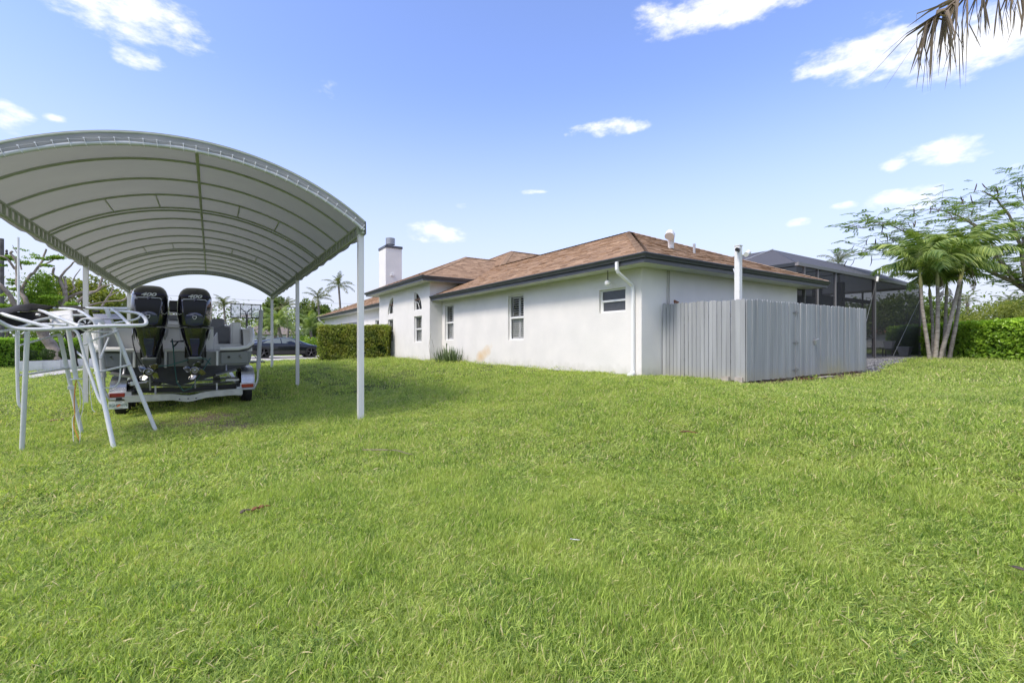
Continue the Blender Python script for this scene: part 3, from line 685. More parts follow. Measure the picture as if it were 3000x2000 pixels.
wide = picket_mesh(.112, 1.83, 0)
for yy in (5.72, 5.605): inst(wide, fence, (9.835 - fl.x, yy - fl.y, E_ - .886 - fl.z), (0, 0, R(-90)), (1, 1, 1), 'picket')
GX0, GX1 = 12.05, 13.06
def xr(x): return (x - 9.85) / 6.55
pickets((9.86, 5.53), (GX0 - .01, 5.53), 20, fence, lambda t: ztR(xr(9.86 + t * 2.19)), lambda t: zbR(xr(9.86 + t * 2.19)), fl)
pickets((GX1 + .01, 5.53), (16.4, 5.53), 31, fence, lambda t: ztR(xr(GX1 + t * 3.33)), lambda t: zbR(xr(GX1 + t * 3.33)), fl, 2.2)
gate = empty('gate', (GX0, 5.53, .65), parent=fence)
pickets((GX0 + .005, 5.522), (GX1 - .005, 5.522), 9, gate, lambda t: ztR(xr(GX0 + t)), lambda t: zbR(xr(GX0 + t)) + .01, LOC[gate])
MB().bb(GX0 + .03, GX1 - .03, 5.545, 5.585, 1.0, 1.09).bb(GX0 + .03, GX1 - .03, 5.545, 5.585, 2.05, 2.14).build('gate_rail', Mt['fence'], gate)
for zz in (2.21, 1.47, .80):
    h = MB(); h.prism([(GX0 - .15, 5.517, zz + .01), (GX0 - .02, 5.517, zz + .022), (GX0 - .02, 5.517, zz - .022), (GX0 - .15, 5.517, zz - .01)], (0, .005, 0))
    h.prism([(GX0 + .15, 5.511, zz + .01), (GX0 + .02, 5.511, zz + .022), (GX0 + .02, 5.511, zz - .022), (GX0 + .15, 5.511, zz - .01)], (0, .005, 0)); h.tube([(GX0, 5.50, zz - .055), (GX0, 5.50, zz + .055)], .009, 8)
    h.build('hinge', mat('fence_hardware', (.20, .21, .22), rough=.5, metal=.4), gate)
h = MB(); h.tube([(GX1 - .14, 5.50, 1.52), (GX1 - .14, 5.46, 1.53), (GX1 + .06, 5.46, 1.57), (GX1 + .08, 5.49, 1.56)], .013, 6).bb(GX1 - .06, GX1 + .0, 5.49, 5.508, 1.42, 1.58); h.build('latch', Mt['alu'], gate)
for (a, b) in (((9.87, 5.6), (9.91, 7.75)),):
    for zz in (1.0, 2.05): MB().bb(a[0], b[0], a[1], b[1], zz, zz + .09).build('rail', Mt['fence'], fence)
for (xa, xb) in ((9.92, GX0 - .02), (GX1 + .02, 16.38)):
    for zz in (1.0, 2.05): MB().bb(xa, xb, 5.552, 5.592, zz, zz + .09).build('rail', Mt['fence'], fence)
for (x, y) in ((9.97, 5.64), (11.97, 5.64), (13.15, 5.64), (14.8, 5.64), (16.32, 5.64), (9.97, 7.68)):
    MB().bb(x - .045, x + .045, y - .045, y + .045, .45, 2.38).build('fence_post', Mt['fence'], fence)
for k, (x, y) in enumerate(((9.80, 5.95), (9.84, 5.66))):
    MB().box((x + .02, y + .02, .60), (.16, .17, .2), rz=.1 * k).build('concrete_block', Mt['paleblock']).name
blk = [o for o in COL.objects if o.name.startswith('concrete_block')]
for o, l in zip(blk, ('pale concrete block under the short side of the fence', 'pale concrete block right under the front corner of the fence')):
    tag(o, l, 'concrete block', 'blocks under the fence corner')
# boards lying under the fence
def board(c, d, rz, label, m=None):
    o = MB().box((0, 0, 0), d).build('loose_board', m or Mt['paleblock'], bevel=.004); o.location = c; o.rotation_euler = (0, R(1), rz)
    return tag(o, label, 'board')
board((13.35, 5.36, G(13.35, 5.36) + .05), (.85, .10, .03), R(3), 'pale loose board lying in the dirt at the foot of the gate side')
board((12.4, 5.42, G(12.4, 5.4) + .05), (.7, .08, .025), R(-4), 'short broken board on the dirt below the gate hinges', Mt['wood'])
# leaning plank behind the fence
o = MB().prism([(0, 0, 0), (.13, 0, 0), (.15, 0, 1.3), (.15, 0, 1.95), (.0, 0, 2.02), (-.02, 0, 1.95), (.02, 0, 1.3)], (0, .045, 0)).build('leaning_plank', Mt['wood'], bevel=.008)
o.location = (10.42, 7.25, .62); o.rotation_euler = (R(-9), R(-9.5), 0); tag(o, 'brown carved wooden plank leaning on the wall behind the short fence side', 'plank')
# camera post
cpst = empty('camera_post', (9.97, 5.78, .6), 'tall white square post with two small security cameras at its top, behind the fence corner', 'post')
MB().bb(9.905, 10.025, 5.72, 5.84, .5, 3.655).build('post', Mt['white'], cpst, bevel=.006)
MB().bb(9.895, 10.035, 5.71, 5.85, 3.657, 3.675).build('post_cap', Mt['white'], cpst)
c1 = MB(); c1.tube([(9.905, 5.74, 3.56), (9.74, 5.68, 3.54)], .045, 10).build('security_camera', Mt['black'], cpst, smooth=True)
c2 = MB(); c2.tube([(10.03, 5.75, 3.46), (10.10, 5.70, 3.46)], .022, 8).tube([(10.07, 5.66, 3.46), (10.25, 5.70, 3.54)], .055, 12).build('security_camera', Mt['white'], cpst, smooth=True)
MB().tube([(10.222, 5.7005, 3.531), (10.232, 5.703, 3.535)], .036, 12).build('camera_lens', Mt['black'], cpst)

# ================================================================ screened pool cage
cage = empty('screened_pool_cage', (17.36, 7.9, .77), 'dark screened pool enclosure with sloping mesh roof standing beside the house', 'screen enclosure')
XA, XB, YF, YB_, ZL, ZE = 17.36, 30.3, 7.93, 17.5, .77, 4.2
fr = MB()
vx = [17.9, 18.95, 20.45, 24.27, XB]
for x in vx:
    w_ = .035 if x != 24.27 else .09
    MB().bb(x - w_ / 2, x + w_ / 2, YF - .05, YF + .05, ZL, ZE).build('upright', Mt['bronze2' if x != 24.27 else 'bronze'], cage)
MB().bb(24.33, 24.39, YF - .06, YF + .03, ZL, ZE - .1).build('upright', Mt['bronze2'], cage)
for y in (10.4, 12.9, 15.4, YB_): MB().bb(XB - .03, XB + .03, y - .04, y + .04, ZL, ZE).build('upright', Mt['bronze'], cage)
for x in (19, 22, 25, 28): MB().bb(x - .03, x + .03, YB_ - .04, YB_ + .04, ZL, ZE).build('upright', Mt['bronze'], cage)
MB().bb(XA, XB, YF - .07, YF + .05, ZE, ZE + .12).build('eave_beam', Mt['bronze2'], cage)
MB().bb(XB - .06, XB + .06, YF + .05, YB_, ZE, ZE + .12).build('eave_beam', Mt['bronze2'], cage); MB().bb(XA, XB - .06, YB_ - .06, YB_ + .06, ZE, ZE + .12).build('eave_beam', Mt['bronze2'], cage)
MB().bb(XA, XB, YF - .04, YF + .04, ZL - .1, ZL + .05).build('sill', Mt['bronze2'], cage); MB().bb(XB - .04, XB + .04, YF + .04, YB_, ZL - .1, ZL + .05).build('sill', Mt['bronze2'], cage)
MB().bb(22.2, 24.2, YF - .02, YF + .02, 1.62, 1.68).build('chair_rail', Mt['bronze'], cage)
sc_x = [XA] + vx
for a, b in zip(sc_x, sc_x[1:]): MB().quad((a, YF, ZL), (b, YF, ZL), (b, YF, ZE), (a, YF, ZE)).build('screen_panel', Mt['screen'], cage, fix=False)
for a, b in zip((YF, 10.4, 12.9, 15.4), (10.4, 12.9, 15.4, YB_)): MB().quad((XB, a, ZL), (XB, b, ZL), (XB, b, ZE), (XB, a, ZE)).build('screen_panel', Mt['screen'], cage, fix=False)
for a, b in zip((XA, 19, 22, 25, 28), (19, 22, 25, 28, XB)): MB().quad((a, YB_, ZL), (b, YB_, ZL), (b, YB_, ZE), (a, YB_, ZE)).build('screen_panel', Mt['screen'], cage, fix=False)
s1, z0r, z1r = 1.6, ZE + .12, ZE + 1.0
ex0, ex1, ey0, ey1 = XA, XB, YF, YB_
TX = [XA + s1, 21.2, 23.8, 26.4, XB - s1]
BX = [XA, 20.6, 24.0, 27.2, XB]
for i in range(4): MB().quad((BX[i], ey0, z0r), (BX[i + 1], ey0, z0r), (TX[i + 1], ey0 + s1, z1r), (TX[i], ey0 + s1, z1r)).build('roof_screen', Mt['screenr'], cage, fix=False)
MB().quad((ex0, ey0, z0r), (TX[0], ey0 + s1, z1r), (TX[0], ey1 - s1, z1r), (ex0, ey1, z0r)).build('roof_screen', Mt['screenr'], cage, fix=False)
MB().quad((ex1, ey0, z0r), (ex1, ey1, z0r), (TX[-1], ey1 - s1, z1r), (TX[-1], ey0 + s1, z1r)).build('roof_screen', Mt['screenr'], cage, fix=False)
MB().quad((TX[0], ey0 + s1, z1r), (TX[-1], ey0 + s1, z1r), (TX[-1], ey1 - s1, z1r), (TX[0], ey1 - s1, z1r)).build('roof_screen', Mt['screenr'], cage, fix=False)
for i in range(5): MB().tube([(BX[i], ey0, z0r - .02), (TX[i], ey0 + s1, z1r - .03), (TX[i], ey1 - s1, z1r - .03)], .03, 4).build('rafter', Mt['bronze'], cage)
MB().tube([(TX[0], ey0 + s1, z1r - .03), (TX[-1], ey0 + s1, z1r - .03)], .035, 4).build('ridge_beam', Mt['bronze'], cage)
MB().tube([(XA + .1, YF + 3.6, z0r + .02), (XA + s1, YF + s1, z1r + .03)], .02, 6).build('brace_cable', Mt['alu'], cage)
MB().tube([(24.35, YF - .09, ZE + .0), (22.5, YF - .09, ZL + .4)], .007, 5).build('brace_cable', Mt['alu'], cage)
MB().tube([(29.9, YF - .09, ZE - .6), (26.2, YF - .09, ZL)], .008, 5).build('brace_cable', Mt['alu'], cage)
MB().tube([(24.45, YF - .1, ZE + .14), (24.35, YF - .1, ZE - .08)], .05, 8).build('downspout_stub', Mt['white'], cage)
MB().bb(XA, XB - .1, YF + .05, YB_, .5, ZL).build('pool_deck', Mt['concrete'], cage)
# covered porch columns inside
for x in (17.75, 19.3, 21.6, 23.85): MB().bb(x - .14, x + .14, 8.9, 9.18, ZL + .002, ZE - .02).build('porch_column', Mt['dark'], cage)  # near-black base colour puts the porch shade into columns and beams
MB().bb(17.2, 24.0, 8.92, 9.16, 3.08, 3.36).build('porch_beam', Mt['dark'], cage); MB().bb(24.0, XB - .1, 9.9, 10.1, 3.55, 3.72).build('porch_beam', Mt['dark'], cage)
def pot(c, r0, r1, h, label):
    o = MB().lathe([(r0 * .9, 0), (r0, .02), (r1, h - .05), (r1 + .02, h - .05), (r1 + .02, h), (r1 - .03, h), (r1 - .04, h - .08)], (0, 0, 0), 4, Matrix.Rotation(PI / 4, 4, 'Z')).build('planter_pot', Mt['pot'], bevel=.01)
    o.location = c; return tag(o, label, 'pot', 'white pots behind the porch screen')
_q = (29.622,8.36,0.708); pot((_q[0], _q[1], ZL), .24, .37, .47, 'larger square white pot on the deck behind the right porch screen')
q = (27.834,8.463,1.14); pot(q, .19, .27, .38, 'smaller white pot on a low stand behind the right porch screen')
st = empty('plant_stand', (q[0], q[1], ZL), 'low dark stand under the smaller white pot in the porch', 'stand')
MB().bb(q[0] - .22, q[0] + .22, q[1] - .22, q[1] + .22, q[2] - .03, q[2] - .002).build('top', Mt['dark'], st)
for i in (-1, 1):
    for j in (-1, 1): MB().bb(q[0] + i * .19 - .02, q[0] + i * .19 + .02, q[1] + j * .19 - .02, q[1] + j * .19 + .02, ZL, q[2] - .03).build('leg', Mt['dark'], st)

# ================================================================ fabric boat shelter
port = empty('boat_shelter', (-.2, 16.3, 0), 'arched grey fabric boat shelter on slim square posts', 'boat shelter')
CX, HW, RR = -.22, 2.6, 4.27
Y0, Y1 = 8.6, 24.2
ZR = 2.22 + E_     # top chord of the side trusses
def arcz(x, zt=3.11): return E_ + zt - (RR - math.sqrt(max(RR * RR - (x - CX) ** 2, 0)))
def arc(y, dz=0, n=28, zt=3.11, hw=HW): return [(CX + hw * math.sin(a) / math.sin(math.asin(hw / RR)) if False else CX - hw + 2 * hw * i / n, y, arcz(CX - hw + 2 * hw * i / n, zt) + dz) for i in range(n + 1) for a in (0,)]
fabmat = mat('shelter_fabric', (.35, .355, .345), (.29, .295, .285), 1.1, .55, .25, 5, world=True)
t_ = fabmat.node_tree; b_ = t_.nodes['Principled BSDF']; o_ = t_.nodes['Material Output']
tr_ = t_.nodes.new('ShaderNodeBsdfTranslucent'); tr_.inputs[0].default_value = (.50, .50, .44, 1); ms_ = t_.nodes.new('ShaderNodeMixShader'); ms_.inputs[0].default_value = .16
t_.links.new(b_.outputs[0], ms_.inputs[1]); t_.links.new(tr_.outputs[0], ms_.inputs[2]); t_.links.new(ms_.outputs[0], o_.inputs[0])
Mt['fabric'] = fabmat
nb = 14; SP = (Y1 - Y0) / nb; fb = MB(); NX = 28
rows = []
for j in range(nb * 4 + 1):
    y = Y0 + SP * j / 4; sag = -.034 * math.sin(PI * ((j % 4) / 4)) ** 1
    rows.append([(x, y_, z + .028 + sag) for (x, y_, z) in arc(y, 0, NX)])
# side skirts
for r, j in zip(rows, range(999)):
    y = r[0][1]; e0, e1 = r[0], r[-1]; sc_ = .012 * math.sin(j * 2.1)
    r.insert(0, (e0[0] - .03 + sc_, y, e0[2] - .02)); r.insert(0, (e0[0] - .035 + sc_, y, e0[2] - .25))
    r.append((e1[0] + .03 - sc_, y, e1[2] - .02)); r.append((e1[0] + .035 - sc_, y, e1[2] - .25))
fb.loft(rows, cap=False, close=False)
# front and back valance
for yv, s_ in ((Y0 - .012, -1), (Y1 + .012, 1)):
    top = arc(yv, .026, 56); lo = [(x, y + s_ * .006 * math.sin(i * .9), z - .155 - .006 * math.sin(i * 2.2)) for i, (x, y, z) in enumerate(top)]
    fb.loft([top, lo], cap=False, close=False)
fab = fb.build('canopy_fabric', Mt['fabric'], port, smooth=50, fix=False)
# ribs: one shared mesh
rb = MB().tube([(x, 0, z) for (x, y, z) in arc(0, 0, 28)], .021, 8); rb.xform(Matrix.Translation((-LOC[port].x, 0, -LOC[port].z)))
rme = rb.mesh('rib', Mt['rail'], True)
for k in range(nb + 1): inst(rme, port, (0, Y0 + k * SP - LOC[port].y, 0), name='rib')
for y, nm in ((Y0 + .02, 'front_arch'), (Y1 - .02, 'rear_arch')):
    MB().tube(arc(y, -.145, 40), .034, 10).build(nm, Mt['alu_w'] if y < 10 else Mt['rail'], port, smooth=True)
    for i in range(0, 15):
        x = CX - HW + 2 * HW * (i + .5) / 15; MB().tube([(x, y, arcz(x) - .145), (x, y, arcz(x))], .014, 5).build('arch_strut', Mt['rail'], port)
MB().tube([(CX + .02, Y0, arcz(CX) - .035), (CX + .02, Y1, arcz(CX) - .035)], .028, 6).build('ridge_pole', Mt['rail'], port)
for yy, xs in ((3, (-1.55, -.75, .75, 1.55)), (8, (-1.5, -.8, .8, 1.5))):
    for x in xs:
        MB().tube([(CX + x, Y0 + yy * SP, arcz(CX + x) - .005), (CX + x, Y0 + (yy + 1) * SP, arcz(CX + x) - .005)], .014, 5).build('short_purlin', Mt['rail'], port)
# crossing double ribs
for yy in (4.1, 9.1): inst(rme, port, (0, Y0 + yy * SP - LOC[port].y, -.035), name='rib')
ez = arcz(CX + HW); strut = MB().bb(-.017, .017, -.022, .022, -.19, 0).mesh('strut', Mt['rail'])
for sx in (-1, 1):
    x = CX + sx * (HW - .02)
    MB().tube([(x, Y0, ez - .01), (x, Y1, ez - .01)], .024, 4).build('top_rail', Mt['rail'], port)
    MB().tube([(x, Y0, ez - .20), (x, Y1, ez - .20)], .024, 4).build('bottom_rail', Mt['rail'], port)
    k = 0; y = Y0 + .14
    while y < Y1:
        inst(strut, port, (x - LOC[port].x, y - LOC[port].y, ez - .01 - LOC[port].z), name='strut'); y += .275
# posts
pm_ = MB().bb(-.052, .052, -.052, .052, 0, 1).mesh('post', Mt['post'])
for (x, y) in ((2.36, 8.79), (2.36, 16.4), (2.36, 23.95), (-2.80, 16.4), (-2.80, 23.95), (-2.80, 8.79)):
    z0 = G(x, y) - .05; z1 = ez - .19
    inst(pm_, port, (x - LOC[port].x, y - LOC[port].y, z0), (0, 0, 0), (1, 1, z1 - z0), 'post')
    MB().bb(x - .06, x + .06, y - .058, y + .058, z1 - .02, z1 + .2).build('post_bracket', Mt['rail'], port)
# lacing: ties round the front arch every 16 cm
tie = MB(); tie.tube([(.0, -.040, .055), (0, -.046, .02), (0, -.036, -.034), (0, .02, -.036), (0, .038, 0), (.01, .0, .038), (0, -.040, .055)], .004, 5); tie.lathe([(.0, -.006), (.011, -.006), (.011, .006), (0, .006)], (0, -.040, .058), 8, Matrix.Rotation(PI / 2, 4, 'X'))
tme = tie.mesh('lacing_tie', Mt['vinyl'])
for i in range(33):
    x = CX - HW + .08 + (2 * HW - .12) * i / 32
    inst(tme, port, (x - LOC[port].x, Y0 + .02 - LOC[port].y, arcz(x) - .145 - LOC[port].z), (0, math.asin((x - CX) / RR), 0), name='lacing_tie')
lace = MB(); pts = []
for i in range(67):
    x = CX - HW + .05 + (2 * HW - .1) * i / 66; pts.append((x, Y0 - .04, arcz(x) - .145 + (.052 if i % 2 else .044)))
lace.tube(pts, .0015, 4).build('lacing_cord', Mt['vinyl'], port)
dots = MB()
for i in range(60):
    x = CX - HW + .05 + (2 * HW - .1) * i / 59; dots.box((x, Y1 + .0, arcz(x) - .10), (.025, .01, .025))
dots.build('grommets', Mt['vinyl'], port, kind='stuff')

# ================================================================ boat
BX_ = -.62
boat = empty('motor_boat', (BX_, 12.45, .5), 'grey and white open motorboat with twin outboards, parked under the shelter on its trailer', 'boat')
def hull_ring(t):
    """t 0 (stern) .. 1 (bow): keel height, chine half width, chine height, side half width, sheer height"""
    k = t ** 2.2
    y = 12.45 + 8.6 * t
    bw = 1.40 * (1 - max(0, (t - .45) / .55) ** 2.2) + .02
    return y, .52 + .75 * k, 1.12 * (1 - max(0, (t - .4) / .6) ** 1.7) + .015, .93 + .30 * t + .5 * k * .6, bw, 1.30 + .5 * min(1, t / .06) * 1 + .45 * t ** 1.5
hb, hs, hw_ = [], [], []
T_ = [0, .02, .045, .08, .15, .25, .38, .5, .62, .74, .85, .94, 1]
for t in T_:
    y, zk, cw, zc, bw, zs = hull_ring(t)
    hb.append([(BX_ + a, y, b) for a, b in ((-bw * .96, zc + .02), (-cw, zc - .06), (-cw * .5, (zk + zc) / 2 - .05), (0, zk), (cw * .5, (zk + zc) / 2 - .05), (cw, zc - .06), (bw * .96, zc + .02))])
    zm_ = min(zs - .03, 1.27 + .35 * t)
    hs.append([(BX_ + s_ * a, y, b) for s_, a, b in ((-1, bw * .96, zc + .02), (-1, bw * .99, (zc + zm_) / 2), (-1, bw, zm_), (-1, bw * .9, zm_ + .0), (1, bw * .9, zm_ + .0), (1, bw, zm_), (1, bw * .99, (zc + zm_) / 2), (1, bw * .96, zc + .02))])
    hw_.append((y, bw, zm_, zs))
MB().loft(hb, close=True).build('hull_bottom', Mt['bottom'], boat, smooth=30)
MB().loft(hs, close=True).build('hull_side', Mt['gel_g'], boat, smooth=35)
for s_ in (-1, 1):
    m_ = MB(); R_ = []
    for (y, bw, zm_, zs) in hw_:
        x = BX_ + s_ * bw; i = BX_ + s_ * max(0, bw - .16)
        R_.append([(x, y, zm_ + .004), (x + s_ * .012, y, (zm_ + zs) / 2), (x, y, zs), (i, y, zs), (i + s_ * .02, y, zs - .06), (i + s_ * .03, y, zm_ + .004)])
    m_.loft(R_).build('gunwale', Mt['gel_w'], boat, smooth=35)
# rolled white rail that drops round the stern corner, black rub strip below it
def corner(s_, dz=0, o=0): return [(BX_ + s_ * .78 if s_ > 0 else BX_ + s_ * .95, 12.40 - o, 1.33 + dz), (BX_ + s_ * 1.15, 12.40 - o, 1.335 + dz), (BX_ + s_ * (1.32 + o), 12.42 - o, 1.37 + dz), (BX_ + s_ * (1.42 + o), 12.5, 1.46 + dz), (BX_ + s_ * (1.44 + o), 12.62, 1.6 + dz), (BX_ + s_ * (1.44 + o), 12.9, 1.80 + dz), (BX_ + s_ * (1.43 + o), 13.6, 1.85 + dz)]
for s_ in (-1, 1):
    MB().tube(corner(s_), .055, 10).build('stern_rail', Mt['gel_w'], boat, smooth=True)
    MB().tube(corner(s_, -.05, .022), .022, 6).build('rub_strip', Mt['black'], boat, smooth=True)
# transom, motor well
MB().bb(BX_ - 1.3, BX_ - .78, 12.40, 12.448, .97, 1.29).build('transom_panel', Mt['gel_g'], boat, bevel=.012)
MB().bb(BX_ + .80, BX_ + 1.34, 12.40, 12.448, .99, 1.28).build('transom_panel', Mt['gel_g'], boat, bevel=.012)
MB().bb(BX_ - .17, BX_ + .21, 12.39, 12.448, .95, 1.28).build('transom_panel', Mt['gel_g'], boat, bevel=.012)
MB().bb(BX_ - .24, BX_ + .28, 12.33, 12.39, 1.286, 1.35).bb(BX_ - .24, BX_ - .185, 12.34, 12.42, .93, 1.285).bb(BX_ + .225, BX_ + .28, 12.34, 12.42, .93, 1.285).build('transom_trim', Mt['gel_w'], boat, bevel=.015)
MB().bb(BX_ - 1.34, BX_ - .72, 12.30, 12.38, 1.296, 1.35).bb(BX_ - .76, BX_ - .71, 12.33, 12.42, .95, 1.29).build('transom_trim', Mt['gel_w'], boat, bevel=.015)
MB().bb(BX_ + .70, BX_ + .75, 12.33, 12.42, .95, 1.29).build('transom_trim', Mt['gel_w'], boat, bevel=.015)
MB().bb(BX_ - 1.36, BX_ + .66, 12.80, 12.90, 1.28, 1.80).bb(BX_ - 1.36, BX_ + .66, 12.77, 13.1, 1.802, 1.84).build('stern_bulkhead', Mt['gel_w'], boat, bevel=.02)
MB().bb(BX_ - 1.40, BX_ - 1.22, 12.43, 12.80, 1.36, 1.84).build('corner_moulding', Mt['gel_w'], boat, bevel=.05)
MB().bb(BX_ + .62, BX_ + 1.24, 12.95, 13.02, 1.28, 1.44).build('stern_step', Mt['gel_w'], boat, bevel=.02)
MB().bb(BX_ - 1.25, BX_ + 1.25, 12.50, 19.2, 1.20, 1.28).build('cockpit_floor', Mt['gel_w'], boat)
MB().bb(BX_ + 1.02, BX_ + 1.24, 13.3, 15.6, 1.29, 1.98).build('side_coaming', Mt['gel_w'], boat, bevel=.04)
MB().box((BX_ + .86, 14.3, 1.62), (.5, .14, .55), m=Matrix.Rotation(R(-8), 4, 'X')).build('seat_back', Mt['seat'], boat, bevel=.05)
MB().box((BX_ + .55, 14.9, 1.92), (.75, .16, .42), m=Matrix.Rotation(R(-12), 4, 'X')).build('seat_back', Mt['seat'], boat, bevel=.06)
MB().box((BX_ + .7, 14.1, 1.44), (.55, .6, .16)).build('seat_cushion', Mt['seat'], boat, bevel=.04)
MB().prism([(BX_ + .66, 13.6, 1.29), (BX_ + .78, 13.6, 1.29), (BX_ + .74, 13.6, 1.75), (BX_ + .66, 13.6, 1.6)], (0, .4, 0)).build('seat_side', Mt['gel_w'], boat, bevel=.03)
MB().tube([(BX_ + .55, 13.9, 1.36), (BX_ + .62, 13.9, 1.36)], .11, 16).build('coiled_hose', Mt['rubber'], boat)
# leaning post and console
lp = MB(); lp.bb(BX_ - .55, BX_ + .45, 15.2, 15.7, 1.28, 2.05).build('leaning_post_base', Mt['gel_w'], boat, bevel=.03)
MB().bb(BX_ - .55, BX_ + .45, 15.15, 15.6, 2.07, 2.20).build('leaning_post_cushion', Mt['seat'], boat, bevel=.04)
MB().bb(BX_ - .5, BX_ - .06, 15.45, 15.58, 2.3, 2.62).bb(BX_ + .02, BX_ + .42, 15.45, 15.58, 2.3, 2.62).build('backrest', Mt['black'], boat, bevel=.06)
for x in (-.45, -.1, .08, .4): MB().tube([(BX_ + x, 15.52, 2.15), (BX_ + x, 15.52, 2.4)], .02, 8).build('backrest_post', Mt['chrome'], boat)
MB().tube([(BX_ - .6, 15.1, 2.26), (BX_ + .5, 15.1, 2.26)], .022, 8).tube([(BX_ - .6, 15.1, 1.96), (BX_ + .5, 15.1, 1.96)], .02, 8).build('grab_bar', Mt['gel_w'], boat)
MB().bb(BX_ - .45, BX_ + .4, 16.6, 17.6, 1.28, 2.3).build('console', Mt['gel_w'], boat, bevel=.06)
MB().tube([(BX_ + .75, 16.6, 1.95), (BX_ + .75, 16.6, 2.12), (BX_ + .95, 17.5, 2.16), (BX_ + 1.05, 18.6, 2.14), (BX_ + 1.05, 18.6, 1.95)], .014, 8).tube([(BX_ + .9, 17.2, 1.9), (BX_ + .9, 17.2, 2.15)], .012, 6).build('hand_rail', Mt['chrome'], boat)
for (x, z) in ((BX_ + .955, 1.14), (BX_ - .86, 1.14)): MB().tube([(x, 12.405, z), (x, 12.38, z)], .03, 12).build('drain_fitting', Mt['black'], boat)
for (x, z) in ((BX_ + 1.18, 1.15), (BX_ - 1.10, 1.16)): MB().tube([(x, 12.40, z + .03), (x - .02, 12.36, z + .02), (x + .02, 12.37, z - .03), (x + .02, 12.40, z - .03)], .011, 6).build('tow_eye', Mt['chrome'], boat)
for s_ in (-1, 1): MB().box((BX_ + s_ * .9, 12.30, .80), (.42, .22, .02), m=Matrix.Rotation(R(-14 * s_), 4, 'Y') @ Matrix.Rotation(R(8), 4, 'X')).tube([(BX_ + s_ * .9, 12.42, .95), (BX_ + s_ * .9, 12.3, .82)], .02, 6).build('trim_tab', Mt['alu'], boat)
MB().tube([(BX_, 12.44, .62), (BX_, 12.40, .62)], .025, 10).build('drain_plug', Mt['chrome'], boat)

